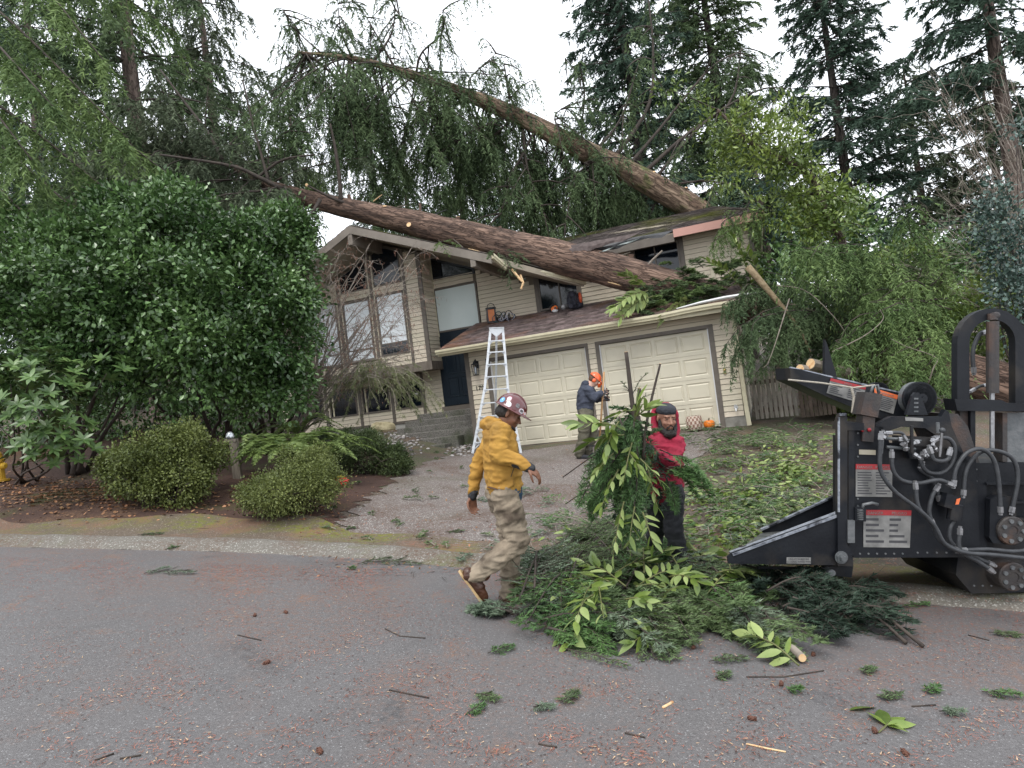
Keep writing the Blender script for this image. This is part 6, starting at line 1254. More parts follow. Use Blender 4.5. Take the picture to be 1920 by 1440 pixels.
b = MB(); fl = [P(1368, 1043, DN + .02), P(1428, 999, DF), P(1600, 985, DF), P(1600, 1050, DN + .02)]; b.prism(fl, CAMV(0, 0, -.02)); part('infeed_pan_floor', b, mat('scratched_steel_floor', (.10, .105, .10), (.18, .185, .18), 8, .35, .2, 50, metal=.4, c3=(.04, .045, .04), s3=5), chp, wc=True)
b = MB(); b.bar(P(1420, 1064, DN + .2), P(1545, 1066, DN + .2), .02, .02); b.bar(P(1390, 1058, DN + .1), P(1430, 1068, DN + .5), .015, .015); part('pan_latch_rod', b, CB, chp, wc=True)
fg = plate('hinge_flange', [(1571, 784), (1574, 776), (1584, 775), (1589, 783), (1589, 1022), (1598, 1036), (1600, 1062), (1571, 1061)], DN - .03, .04, CB)
b = MB(); b.bar(P(1572.5, 782, DN - .035), P(1572.5, 960, DN - .035), .014, .012, up=FW); b.bar(P(1574, 777, DN - .035), P(1586, 777, DN - .035), .02, .02, up=FW); part('worn_edge', b, WORN, fg, wc=True)
b = MB(); b.lathe([(.042, 0), (.042, .02), (.024, .02), (.022, .045)], P(1577, 1045, DN - .03), -FW, 6); b.lathe([(.05, 0), (.05, .008)], P(1577, 1045, DN - .03), -FW, 16); part('pivot_bolt', b, GREYP, chp, wc=True)
plate('hopper_rib', [(1591, 800), (1602, 800), (1602, 1045), (1591, 1030)], DN - .01, .06, CB)
plate('tow_bracket', [(1545, 1062), (1600, 1062), (1597, 1083), (1570, 1080), (1546, 1078)], DN + .1, .05)
b = MB(); b.lathe([(.03, -.06), (.03, .06)], P(1553, 1071, DN + .08), FW, 12); part('bracket_pin', b, GREYP, chp, wc=True)
bd = plate('hopper_side', [(1602, 800), (1655, 800), (1668, 830), (1790, 842), (1830, 862), (1838, 1044), (1796, 1045), (1602, 1046)], DN + .02, .03)
plate('hopper_side', [(1602, 800), (1655, 800), (1668, 830), (1790, 842), (1830, 862), (1838, 1044), (1602, 1046)], DF - .1, .03)
plate('hopper_back', [(1668, 832), (1830, 862), (1838, 1040), (1668, 1040)], DN + .08, .9, mat('hopper_dark_fill', (.004, .004, .005), (.008, .008, .009), 3, .7))  # solid black block, the darkness inside the hopper put into its colour
b = MB(); b.box((0, 0, 0), (0, 0, 0)) if False else None; b.prism([P(1602, 1042, DN + .05), P(1838, 1042, DN + .05), P(1838, 1042, DF - .1) - CAMV(0, 0, 0), P(1602, 1042, DF - .1)], CAMV(0, 0, .03)); part('hopper_floor', b, CB, chp, wc=True)
b = MB(); b.prism([P(1585, 793, DN - .02), P(1620, 793, DN - .02), P(1620, 807, DN - .02), P(1585, 807, DN - .02)], FW * .2); part('top_rail', b, CB, chp, wc=True)
eng = plate('drive_housing', [(1818, 868), (1985, 868), (1985, 1108), (1880, 1112), (1822, 1113), (1792, 1078), (1797, 1042)], DN + .10, .85)
plate('housing_plate', [(1822, 868), (1850, 868), (1850, 1040), (1822, 1040)], DN + .04, .06, CB)
for y in (905, 940, 972): plate('housing_rib', [(1850, y), (1940, y), (1940, y + 4), (1850, y + 4)], DN + .02, .09, CB)
b = MB(); [b.bar(P(x, 1108, DN + .3), P(x + 6, 1135 - (x % 7), DN + .3), .006, .006) for x in range(1895, 1918, 3)]; part('caught_stems', b, TWIG, chp, wc=True, kind='stuff')
# hoop
def arch(cx, cy, R, y1, n=14): return [(cx - R, y1)] + [(cx - R * math.cos(i * math.pi / n), cy - R * math.sin(i * math.pi / n)) for i in range(n + 1)] + [(cx + R, y1)]
o_, i_ = arch(1861, 644, 66, 762), arch(1861, 642, 43, 762)
b = MB(); n = len(o_); A0 = [P(x, y, DN + .12) for x, y in o_]; A1 = [P(x, y, DN + .12) for x, y in i_]; vs = A0 + A1 + [p + FW * .07 for p in A0] + [p + FW * .07 for p in A1]
fs = []
for k in range(n - 1): fs += [(k, k + 1, n + k + 1, n + k), (2 * n + k, 3 * n + k, 3 * n + k + 1, 2 * n + k + 1), (k, 2 * n + k, 2 * n + k + 1, k + 1), (n + k, n + k + 1, 3 * n + k + 1, 3 * n + k)]
b.add(vs, fs + [(0, n, 3 * n, 2 * n), (n - 1, 3 * n - 1, 4 * n - 1, 2 * n - 1)]); hoop = part('hoop', b, CB, chp, wc=True)
plate('hoop_crossbar', [(1790, 748), (1878, 750), (1890, 756), (1935, 756), (1935, 772), (1795, 770)], DN + .08, .14)
plate('upright_channel', [(1800, 770), (1818, 770), (1814, 866), (1798, 866)], DN + .16, .06, CB2); plate('upright_channel', [(1820, 764), (1829, 764), (1829, 860), (1820, 860)], DN + .13, .10, CB)
plate('upright_channel', [(1884, 774), (1925, 774), (1925, 866), (1884, 866)], DN + .16, .06, GREYP); plate('upright_channel', [(1880, 774), (1889, 774), (1889, 866), (1880, 866)], DN + .12, .10, CB2)
cy = MB(); cy.lathe([(.044, 0), (.044, .57)], P(1861, 737, DN + .10), CAMV(0, 0, 1), 16); cy.lathe([(.036, .0), (.036, .05)], P(1861, 600, DN + .10), CAMV(0, 0, 1), 12); hc = part('lift_cylinder', cy, CB2, chp, smooth=False, wc=True)
cy = MB(); cy.lathe([(.018, 0), (.018, .48)], P(1860, 845, DN + .10), CAMV(0, 0, 1), 12); part('cylinder_rod', cy, STL, hc, wc=True)
cy = MB(); cy.lathe([(.026, 0), (.026, .05), (.014, .055)], P(1861, 592, DN + .12), -FW, 8); part('hoop_bolt', cy, CB2, hoop, wc=True)
# infeed arm with its warning labels
arm = plate('winch_arm', [(1481, 690), (1497, 692), (1560, 708), (1690, 738), (1700, 776), (1688, 800), (1560, 748), (1483, 712)], 5.35, .30)
b = MB(); b.bar(P(1481, 689, 5.37), P(1690, 737, 5.37), .03, .012); part('worn_edge', b, WORN, arm, wc=True)
plate('arm_fin', [(1547, 636), (1551, 645), (1570, 708), (1546, 712)], 5.45, .04)
def quad_label(px, D, m, name='warning_label', par=None): b = MB(); b.prism([P(x, y, D) for x, y in px], FW * .003); return part(name, b, m, par or chp, wc=True)
def lerp2(a, b_, t): return (a[0] + (b_[0] - a[0]) * t, a[1] + (b_[1] - a[1]) * t)
def label(q, D, head_m, lines, par, cols=2, title=None, hh=.2):
    """q: px corners tl, tr, br, bl; printed lines are flat print"""
    lb = quad_label(q, D, LBL, par=par); tl, tr, br, bl = q
    quad_label([tl, tr, lerp2(tr, br, hh), lerp2(tl, bl, hh)], D - .003, head_m, 'label_header', lb)
    b = MB()
    for c in range(cols):
        for i in range(lines):
            t0, t1 = hh + .08 + (1 - hh - .12) * i / lines, hh + .08 + (1 - hh - .12) * (i + .42) / lines; u0, u1 = c / cols + .05, (c + 1) / cols - .05 - RNG.uniform(0, .22)
            f = lambda u, v: lerp2(lerp2(tl, tr, u), lerp2(bl, br, u), v); b.add([P(*f(u0, t0), D - .002), P(*f(u1, t0), D - .002), P(*f(u1, t1), D - .002), P(*f(u0, t1), D - .002)], [(3, 2, 1, 0)])
    part('label_print', b, PRT, lb, wc=True, kind='stuff')
    if title:
        for k, tt in enumerate(title):
            a = lerp2(tl, tr, (k + .5) / len(title)); a2 = lerp2(lerp2(tl, tr, (k + .5) / len(title)), lerp2(bl, br, (k + .5) / len(title)), hh * .82); h = (bl[1] - tl[1]) / F * D * hh * .75; ang = math.atan2(-(tr[1] - tl[1]), tr[0] - tl[0])
            me = wood_text(tt, h * 1.0, None, LBL, 'label_lettering', .0005); R = Matrix((CAMV(1, 0, 0), CAMV(0, 0, 1), CAMV(0, -1, 0))).transposed() @ Matrix.Rotation(ang, 3, 'Z'); M = R.to_4x4(); M.translation = P(*a2, D - .0045); put('label_lettering', me, lb, M=MW[chp.name].inverted() @ M)
label([(1558, 709), (1624, 725), (1617, 757), (1550, 737)], 5.343, LRED, 6, arm, 2, ['DANGER'], .18); label([(1640, 728), (1684, 741), (1675, 776), (1638, 765)], 5.343, LORG, 7, arm, 1, ['WARNING'], .22)
b = MB(); b.tube([P(1478, 712, 5.30), P(1540, 718, 5.28), P(1600, 727, 5.26), P(1640, 722, 5.26), P(1646, 735, 5.2)], .008, 6); b.tube([P(1596, 726, 5.25), P(1601, 745, 5.25), P(1598, 774, 5.25)], .010, 6); rp = root('winch_rope', P(1478, 712, 5.3), 'pale winch rope hanging along the black arm of the chipper', 'rope'); part('rope', b, mat('pale_rope', (.30, .27, .22), (.42, .38, .32), 60, .8), rp, wc=True, kind='stuff')
plate('square_tube', [(1623, 735), (1655, 739), (1646, 783), (1614, 777)], 4.98, .13, CB2); plate('square_post', [(1618, 779), (1641, 783), (1638, 829), (1617, 827)], 5.0, .10, CB2)
b = MB(); b.tube([P(1633, 738, 5.04), P(1637, 724, 5.04), P(1645, 722, 5.04), P(1648, 738, 5.04)], .012, 6); part('shackle', b, GREYP, chp, wc=True, smooth=True)
b = MB(); b.ball(P(1630, 806, 4.99), (.016, .01, .016)); b.ball(P(1617, 807, 4.99), (.012, .01, .014)); part('red_reflector', b, mat('red_reflector_plastic', (.25, .01, .015), rough=.2), chp, wc=True, kind='stuff')
def pulley(px, py, r, D, n='pulley_wheel'):
    c = P(px, py, D); b = MB(); b.lathe([(r * .2, -.02), (r * .60, -.02), (r * .64, -.04), (r * .80, -.04), (r * .84, -.055), (r, -.055), (r, .02), (r * .2, .02)], c, FW, 36); w = part(n, b, GREYP if D < 5.5 else CB, chp, wc=True, smooth=False)
    b = MB()
    for k in (.94, .66): b.lathe([(r * k, -.058), (r * k, -.035), (r * (k + .07), -.035), (r * (k + .07), -.058)], c, FW, 36)
    part('tread_ring', b, CB, w, wc=True, kind='stuff'); b = MB(); b.lathe([(r * .30, -.09), (r * .30, -.05)], c, FW, 14); b.lathe([(r * .14, -.11), (r * .14, -.09)], c, FW, 10); part('hub', b, CB, w, wc=True)
pulley(1717, 747, .135, 5.22); pulley(1641, 738, .10, 5.75)
plate('pulley_bracket', [(1699, 778), (1711, 742), (1716, 736), (1722, 736), (1727, 742), (1740, 778)], 5.08, .03)
b = MB()
for k in range(4): b.prism([P(1714, 746 + k * 8, 5.075), P(1722, 746 + k * 8, 5.075), P(1722, 749 + k * 8, 5.075), P(1714, 749 + k * 8, 5.075)], FW * .004)
part('bracket_slots', b, GREYP, chp, wc=True, kind='stuff')
plate('feed_roller_frame', [(1640, 797), (1672, 781), (1765, 781), (1773, 768), (1779, 772), (1784, 798), (1815, 868), (1778, 868), (1764, 822), (1735, 803), (1690, 800), (1655, 812)], 5.02, .05); plate('feed_roller_frame', [(1640, 797), (1672, 781), (1765, 781), (1790, 800), (1800, 830), (1764, 822), (1735, 803), (1690, 800)], 5.9, .05)
plate('roller_guard', [(1770, 775), (1782, 800), (1814, 872), (1838, 872), (1815, 800), (1796, 776)], 5.06, .5, CB2)
quad_label([(1697, 782), (1731, 784), (1731, 790), (1698, 789)], 5.015, LBL, 'small_plate'); quad_label([(1611, 843), (1642, 844), (1642, 853), (1611, 852)], 5.015, mat('beige_plate', (.30, .27, .2), (.36, .33, .26), 9, .5), 'small_plate')
label([(1604.5, 870), (1673, 871), (1673, 932), (1604.5, 931)], 5.015, LRED, 9, bd, 2, ['DANGER', 'PELIGRO'], .16); label([(1619, 956), (1709, 957), (1706, 1027), (1619, 1026)], 5.015, LRED, 5, bd, 2, ['DANGER', 'PELIGRO'], .14)
ub = quad_label([(1475, 1045), (1520.5, 1045.5), (1520.5, 1057), (1475, 1056.5)], DN - .003, LBL, 'instruction_label', pan)
for tt, yy in (('UNLATCH BEFORE', 1050.2), ('CLOSING INFEED PAN', 1055.2)):
    me = wood_text(tt, .0225, None, PRT, 'label_lettering', .0004); M = Matrix((CAMV(1, 0, 0), CAMV(0, 0, 1), CAMV(0, -1, 0))).transposed().to_4x4(); M.translation = P(1497.7, yy, DN - .0045); put('label_lettering', me, ub, M=MW[chp.name].inverted() @ M @ Matrix.Diagonal((.84, 1, 1, 1)))
b = MB(); b.tube([P(1617, 958, 4.99), P(1619, 946, 4.97), P(1635, 943, 4.97), P(1646, 946, 4.97)], .013, 6); part('latch_handle', b, GREYP, chp, wc=True, smooth=True)
plate('spring_latch', [(1604, 952), (1624, 952), (1624, 978), (1604, 978)], 4.97, .05, CB); b = MB(); [b.lathe([(.022, i * .014), (.022, i * .014 + .007)], P(1613, 974, 4.96), CAMV(0, 0, 1), 8) for i in range(6)]; part('coil_spring', b, GREYP, chp, wc=True, kind='stuff')
plate('latch_plate', [(1590, 976), (1603, 976), (1603, 1018), (1590, 1018)], 4.955, .03, GREYP)
b = MB()
for x, y in [(1608, 812 + 22 * k) for k in range(3)] + [(1608, 935 + 14 * k) for k in range(2)] + [(1720 + 18 * k, 1036) for k in range(6)] + [(1612 + 16 * k, 1038) for k in range(6)] + [(1826 + 16 * k, 1098) for k in range(5)] + [(1830, 880 + 22 * k) for k in range(7)]: b.lathe([(.008, 0), (.008, .006)], P(x, y, DN + (.02 if x < 1800 else .04)), -FW, 6)
part('panel_bolts', b, GREYP, chp, wc=True, kind='stuff')
# valve bank, levers
plate('valve_block', [(1690, 818), (1770, 822), (1770, 838), (1690, 836)], 4.92, .12, CB); plate('valve_block', [(1700, 836), (1768, 838), (1764, 862), (1706, 860)], 4.95, .08, CB)
for i, (x, y) in enumerate(((1684, 824), (1698, 845), (1722, 828), (1733, 842), (1745, 830), (1756, 846), (1664, 812), (1712, 850), (1690, 836), (1738, 856), (1750, 822))):
    b = MB(); b.lathe([(.012, 0), (.019, .004), (.019, .03), (.013, .035), (.013, .06)], P(x, y, 4.90), CAMV(math.cos(i * 1.7), -.3, math.sin(i * 1.7)), 6); part('hose_fitting', b, STL, chp, wc=True)
b = MB(); b.tube([P(1762, 856, 4.88), P(1766, 810, 4.86)], .010, 6); lv = part('control_lever', b, STL, chp, wc=True); b = MB(); b.ball(P(1767, 807, 4.86), .022); part('lever_knob', b, RUB, lv, smooth=True, wc=True)
b = MB(); b.tube([P(1710, 850, 4.88), P(1709, 798, 4.88)], .013, 8); part('control_lever', b, CB, chp, wc=True)
for a, c in (((1660, 822), (1726, 826)), ((1662, 838), (1716, 842)), ((1656, 806), (1652, 850)), ((1758, 792), (1759, 812))): b = MB(); b.tube([P(*a, 4.93), P(*c, 4.93)], .013, 8); part('hydraulic_pipe', b, GREYP, chp, wc=True)
HOSES = [[(1652, 812), (1650, 850), (1652, 885), (1678, 922), (1722, 955), (1752, 985), (1772, 1020), (1810, 1036), (1860, 1040), (1935, 1048)], [(1672, 846), (1674, 880), (1690, 900), (1722, 906), (1760, 900), (1786, 910)], [(1727, 850), (1728, 870), (1742, 886), (1768, 886), (1786, 868), (1790, 840), (1778, 822), (1750, 822)], [(1742, 838), (1752, 862), (1776, 862), (1782, 842)],
         [(1788, 912), (1792, 880), (1812, 850), (1840, 842), (1862, 860), (1872, 900), (1876, 962)], [(1806, 930), (1812, 880), (1838, 848), (1872, 846), (1900, 862), (1908, 900), (1896, 962)], [(1716, 905), (1722, 950), (1748, 984), (1764, 1014), (1800, 1034)], [(1800, 960), (1782, 990), (1786, 1020), (1830, 1045), (1864, 1060)], [(1762, 940), (1750, 900), (1726, 880), (1730, 868)],
         [(1800, 990), (1800, 1030), (1836, 1054), (1862, 1072)], [(1750, 985), (1742, 960), (1748, 930), (1760, 910)], [(1660, 812), (1690, 812), (1700, 826)], [(1800, 1032), (1850, 1030), (1900, 1034), (1935, 1030)], [(1826, 700), (1824, 660), (1836, 628), (1852, 622)], [(1818, 735), (1838, 724), (1855, 722)], [(1700, 905), (1740, 912), (1780, 900)]]
HO = []
for i, pts in enumerate(HOSES):
    r = .0165 if len(pts) > 3 else .012; D = 4.86 + (i * 37 % 11) * .012 if i < 13 else 5.2
    b = MB(); c = curve([np.array(P(x, y, D)) for x, y in pts], 30); b.tube([Vector(q) for q in c], r, 8); h = part('hydraulic_hose', b, RUB, chp, smooth=True, wc=True)
    for e, q in ((0, 1), (-1, -2)):
        d = Vector(c[e] - c[q]).normalized(); f = MB(); f.lathe([(r * 1.3, -.01), (r * 1.3, .035), (r * .9, .04), (r * .9, .055)], Vector(c[e]) - d * .04, d, 6); part('hose_end', f, STL, h, wc=True)
b = MB(); b.lathe([(.05, 0), (.05, .12), (.035, .13), (.035, .16)], P(1788, 975, 4.93), CAMV(.15, 0, 1), 12); part('filter_canister', b, CB, chp, wc=True)
plate('manifold_block', [(1776, 925), (1810, 935), (1804, 960), (1770, 950)], 4.90, .08, CB); quad_label([(1794, 936), (1801, 934), (1797, 948), (1791, 949)], 4.893, LORG, 'orange_tag')
plate('motor_mount', [(1857, 936), (1868, 930), (1898, 932), (1905, 942), (1905, 1014), (1894, 1022), (1862, 1018), (1855, 1008)], 4.98, .05, CB)
for x, y in ((1890, 993), (1892, 1079)):
    b = MB(); c = P(x, y, 5.0); b.lathe([(.112, .12), (.112, -.04), (.104, -.05), (.04, -.052), (.04, -.046)], c, FW, 28); mo = part('hydraulic_motor', b, CB2, chp, wc=True)
    for k in range(7): a = k * math.tau / 7; f = MB(); f.lathe([(.017, 0), (.017, .014), (.008, .014)], c - FW * .05 + CAMV(math.cos(a) * .078, 0, math.sin(a) * .078), -FW, 8); part('motor_bolt', f, GREYP, mo, wc=True)
ty = MB(); c = P(2000, 1042, 5.25); ty.lathe([(.20, -.10), (.36, -.11), (.385, -.09), (.39, 0), (.385, .09), (.36, .11), (.20, .10)], c, FW, 36); part('tyre', ty, mat('tyre_rubber', (.012, .012, .013), (.025, .025, .026), 20, .8, .4), chp, wc=True)
plate('chassis_rail', [(1838, 1015), (2150, 1015), (2150, 1050), (1838, 1050)], 5.4, .12)
plate('engine_hood', [(2300, 640), (2600, 640), (2600, 1020), (2300, 1020)], 5.15, 1.0)
# ================================================================ LADDER, STEPS, GATE, SMALL THINGS
lad = root('tripod_ladder', P(930, 850, 14.7), 'tall aluminium tripod ladder standing against the garage eave', 'ladder')
def Ld(x, y, d=0): return P(x, y, 14.7 + d)
Lr = [(919.5, 621), (909, 727), (886, 850)]; Rr = [(943, 619), (953, 734), (977, 850)]
ALU = mat('ladder_aluminium', (.50, .52, .54), (.60, .62, .64), 12, .4, .05, metal=.35)
for q, dd in ((Lr, (0, -.15, -.35)), (Rr, (0, -.15, -.35))):
    b = MB(); [b.bar(Ld(*q[i], dd[i]), Ld(*q[i + 1], dd[i + 1]), .055, .07, up=FW) for i in (0, 1)]; rl = part('rail', b, ALU, lad, wc=True)
for i, y in enumerate((640, 661, 684, 707, 731, 756, 781, 806, 830)):
    xl = np.interp(y, [p[1] for p in Lr], [p[0] for p in Lr]); xr = np.interp(y, [p[1] for p in Rr], [p[0] for p in Rr]); dd = np.interp(y, [621, 852], [0, -.35]); y2 = y - (xr - xl) * .06
    b = MB(); b.bar(Ld(xl, y, dd), Ld(xr, y2, dd), .10, .026); b.bar(Ld(xl, y + 5.5, dd), Ld(xl + 5.5, y + .5, dd), .03, .015, up=FW); b.bar(Ld(xr, y2 + 5.5, dd), Ld(xr - 5.5, y2 + .5, dd), .03, .015, up=FW); part('step', b, ALU, lad, wc=True)
b = MB(); b.bar(Ld(931, 626, .02), Ld(929, 806, .9), .05, .05, up=FW); part('rear_leg', b, ALU, lad, wc=True)
b = MB(); b.prism([Ld(917, 615, -.05), Ld(945, 614, -.05), Ld(944, 620, -.05), Ld(931, 632, -.05), Ld(918, 621, -.05)], FW * .03); b.prism([Ld(917, 614, -.05), Ld(945, 613, -.05), Ld(945, 617, -.05), Ld(917, 617, -.05)], FW * .16); part('top_cap', b, ALU, lad, wc=True)
b = MB(); b.bar(Ld(889, 828, -.33), Ld(905, 834, -.33), .03, .02, up=FW); b.bar(Ld(892, 812, -.33), Ld(905, 835, -.33), .03, .02, up=FW); b.bar(Ld(886, 845, -.33), Ld(908, 824, -.33), .03, .02, up=FW); part('brace', b, ALU, lad, wc=True, kind='stuff')
# entry steps
st = root('entry_steps', H(-4.8, .5, 0), 'exposed aggregate concrete steps rising to the navy front door', 'steps'); Mi = MW[st.name].inverted() @ HOUSE
for i, (y0, x0, x1) in enumerate(((1.45, -5.98, -3.56), (1.10, -6.2, -3.56), (.72, -6.25, -3.56), (.34, -6.3, -3.56), (-.04, -6.35, -4.0), (-.42, -6.4, -4.2), (-.80, -6.45, -4.4))):
    b = MB(); z = 1.06 - .165 * i; b.box((x0, y0, z - .9), (x1, y0 + (.75 if i == 0 else .42), z)); me = b.mesh('step', AGG); me.transform(Mi); me.materials[0] = AGG; o = put('step', me, st)
    m_ = o.modifiers.new('b', 'BEVEL'); m_.width = .02; m_.segments = 2
# picket gate and fence
PK = mat('weathered_grey_picket', (.24, .22, .18), (.36, .335, .285), 6, .85, .4, 40, stretch=(6, 6, .6), rand=.15); PKR = mat('brown_gate_rail', (.075, .05, .038), (.12, .085, .065), 6, .8)
gt = root('picket_gate', P(1465, 785, 14.7), 'weathered grey picket gate beside the garage corner', 'gate'); a, c = P(1417, 789, 14.9), P(1500, 781, 14.55)
for i in range(9):
    p = a.lerp(c, (i + .5) / 9) + Vector((0, .0, .03)); b = MB(); d = (c - a).normalized(); w = .034; h = 1.10 + .012 * ((i * 5) % 3); b.prism([p - d * w, p + d * w, p + d * w + Vector((0, 0, h - .04)), p + Vector((0, 0, h)), p - d * w + Vector((0, 0, h - .04))], Vector((0, .02, 0))); part('picket', b, PK, gt, wc=True)
for z in (.22, .88): b = MB(); b.bar(a + Vector((0, .04, z)), c + Vector((0, .04, z)), .03, .10); part('rail', b, PKR, gt, wc=True)
b = MB(); b.bar(a + Vector((0, .035, .22)), c + Vector((0, .035, .86)), .025, .08); part('brace', b, PK, gt, wc=True)
gf = root('picket_fence', P(1530, 780, 14.5), 'short run of brown picket fence right of the grey gate', 'fence'); a, c = P(1503, 783, 14.55), P(1570, 776, 14.2)
for i in range(8):
    p = a.lerp(c, (i + .5) / 8); b = MB(); d = (c - a).normalized(); w = .036; b.prism([p - d * w, p + d * w, p + d * w + Vector((0, 0, 1.2)), p - d * w + Vector((0, 0, 1.2))], Vector((0, .02, 0))); part('picket', b, mat('brown_picket', (.09, .07, .05), (.17, .135, .10), 6, .85, rand=.2) if i == 0 else bpy.data.materials['brown_picket'], gf, wc=True)
b = MB(); b.bar(a + Vector((0, .04, .25)), c + Vector((0, .04, .25)), .03, .09); part('rail', b, PKR, gf, wc=True); b = MB(); b.bar(a + Vector((0, .04, .95)), c + Vector((0, .04, .95)), .03, .09); part('rail', b, PKR, gf, wc=True)
# pumpkin and checked basket
q = H(2.24, -.22, -.03); pk = root('pumpkin', q, 'small orange pumpkin in front of the right garage door', 'pumpkin'); b = MB(); vs = []; n, m = 40, 14
for i in range(m + 1):
    t = math.pi * i / m
    for j in range(n): a_ = j * math.tau / n; r = .125 * math.sin(t) ** .8 * (1 - .07 * abs(math.cos(a_ * 5)) ** 4 * 1.0) + .001; vs.append((r * math.cos(a_), r * math.sin(a_), .095 + .095 * math.cos(t) * (1 - .25 * math.exp(-(math.sin(t) * 3) ** 2))))
b.add(vs, [(i * n + j, (i + 1) * n + j, (i + 1) * n + (j + 1) % n, i * n + (j + 1) % n) for i in range(m) for j in range(n)]); put('skin', b.mesh('skin', mat('pumpkin_skin', (.70, .17, .015), (.78, .22, .02), 6, .4), True), pk)
b = MB(); b.tube([(0, 0, .165), (.004, 0, .20), (.015, 0, .23)], [.02, .013, .011], 6); put('stem', b.mesh('stem', mat('pumpkin_stem', (.06, .05, .02)), False), pk)
q = H(1.93, -.25, -.03); bk = root('checked_basket', q, 'pink and cream checkerboard woven basket beside the pumpkin', 'basket'); b = MB(); n = 24; prof = [(.135, 0), (.165, .06), (.178, .13), (.176, .20), (.165, .26), (.155, .30)]
BC1 = mat('basket_cream', (.52, .42, .34), (.58, .48, .4), 30, .8, .4, 120); BC2 = mat('basket_brown', (.22, .12, .09), (.28, .16, .12), 30, .8, .4, 120)
vs = [(r * math.cos(j * math.tau / n), r * math.sin(j * math.tau / n), h) for r, h in prof for j in range(n)] + [(r * .93 * math.cos(j * math.tau / n), r * .93 * math.sin(j * math.tau / n), h + .01) for r, h in prof for j in range(n)]; k = len(prof); b.add(vs, []); 
for i in range(k - 1):
    for j in range(n): b.mi = (i + j) % 2; b.f += [(i * n + j, i * n + (j + 1) % n, (i + 1) * n + (j + 1) % n, (i + 1) * n + j), (k * n + i * n + (j + 1) % n, k * n + i * n + j, k * n + (i + 1) * n + j, k * n + (i + 1) * n + (j + 1) % n)]; b.m += [b.mi, b.mi]
for j in range(n): b.f.append(((k - 1) * n + j, (k - 1) * n + (j + 1) % n, (2 * k - 1) * n + (j + 1) % n, (2 * k - 1) * n + j)); b.m.append(0)
b.f.append(tuple(range(n - 1, -1, -1))); b.m.append(1); put('weave', b.mesh('weave', [BC1, BC2]), bk)
# things on the garage roof
def RF(x, y, h=0): return H(x, y, 2.605 + .34 * (y + .45) + h)
hx = -3.40; bg_ = root('rope_bag', RF(hx, 1.78), 'upright orange and grey rope bag on the garage roof against the siding', 'bag'); BO = mat('orange_vinyl', (.55, .17, .04), (.42, .11, .03), 6, .5, .3); BGx = mat('brown_grey_vinyl', (.07, .05, .048), (.11, .08, .075), 9, .6)
b = MB()
for i in range(8):
    t = i / 7; b.v += [tuple(RF(hx, 1.78, .0) + Vector((math.cos(a) * (.145 + .01 * math.sin(t * 6)), math.sin(a) * .11, t * .42 + .02 * math.sin(a * 2)))) for a in [j * math.tau / 16 for j in range(16)]]
b.f = [(i * 16 + j, i * 16 + (j + 1) % 16, (i + 1) * 16 + (j + 1) % 16, (i + 1) * 16 + j) for i in range(7) for j in range(16)] + [tuple(range(112, 128))]; b.m = [0] * len(b.f); part('body', b, BGx, bg_, smooth=True, wc=True)
o = RF(hx + .02, 1.78); b = MB(); b.prism([o + Vector((-.10, -.112, .05)), o + Vector((.07, -.118, .05)), o + Vector((.075, -.112, .37)), o + Vector((-.10, -.108, .37))], (0, -.02, 0)); part('front_panel', b, BO, bg_, wc=True)
for dx in (-.12, .085): b = MB(); b.bar(o + Vector((dx, -.135, .0)), o + Vector((dx + .005, -.13, .42)), .025, .012, up=(0, 1, 0)); part('strap', b, BLACKP, bg_, wc=True)
b = MB(); b.tube([o + Vector((-.12, -.05, .41)), o + Vector((-.09, -.05, .52)), o + Vector((0, -.05, .56)), o + Vector((.08, -.05, .52)), o + Vector((.10, -.05, .41))], .012, 6); part('handle', b, BLACKP, bg_, wc=True, smooth=True); b = MB(); b.lathe([(.15, .40), (.152, .44), (.14, .44)], RF(hx, 1.78), (0, 0, 1), 16); part('rim', b, BLACKP, bg_, wc=True)
rh = root('rope_heap', RF(-2.95, 1.7), 'tangled heap of black and white rope and climbing gear beside the orange bag', 'rope'); BR = mat('black_rope', (.012, .013, .018), (.03, .03, .038), 30, .7); WR_ = mat('white_rope', (.4, .4, .5), (.5, .5, .55), 30, .7); BLR = mat('blue_green_rope', (.02, .06, .07), (.04, .1, .1), 30, .7)
for i in range(16):
    r = RNG.uniform(.06, .16); cx, cyy = RNG.uniform(-.25, .32), RNG.uniform(-.08, .1); ax = Vector(RNG.normal(size=3) * [1, 1, .7]).normalized(); x = ax.orthogonal().normalized(); y = ax.cross(x); cc = RF(-2.95 + cx, 1.72 + cyy, r * .8 + .02)
    pts = [cc + (x * math.cos(t) + y * math.sin(t)) * r * (1 + .2 * math.sin(t * 3 + i)) for t in np.linspace(0, RNG.uniform(4, 9), 22)]; b = MB(); b.tube(pts, .010, 5); part('rope_coil', b, (BR, BR, WR_, BLR)[i % 4], rh, wc=True, smooth=True)
cs = root('chainsaw', RF(-1.52, 1.75), 'small orange and white chainsaw standing on the garage roof below the window', 'chainsaw'); o = RF(-1.52, 1.70)
ORS = mat('saw_orange', (.75, .16, .03), (.8, .2, .04), 9, .4); b = MB(); b.ball(o + Vector((0, 0, .10)), (.10, .10, .085)); b.ball(o + Vector((.03, -.02, .14)), (.07, .08, .06)); grow('engine_cover', b, ORS, cs, .012, 2)
b = MB(); b.ball(o + Vector((.01, -.06, .05)), (.09, .05, .05)); part('crankcase', b, WHITE, cs, wc=True, smooth=True)
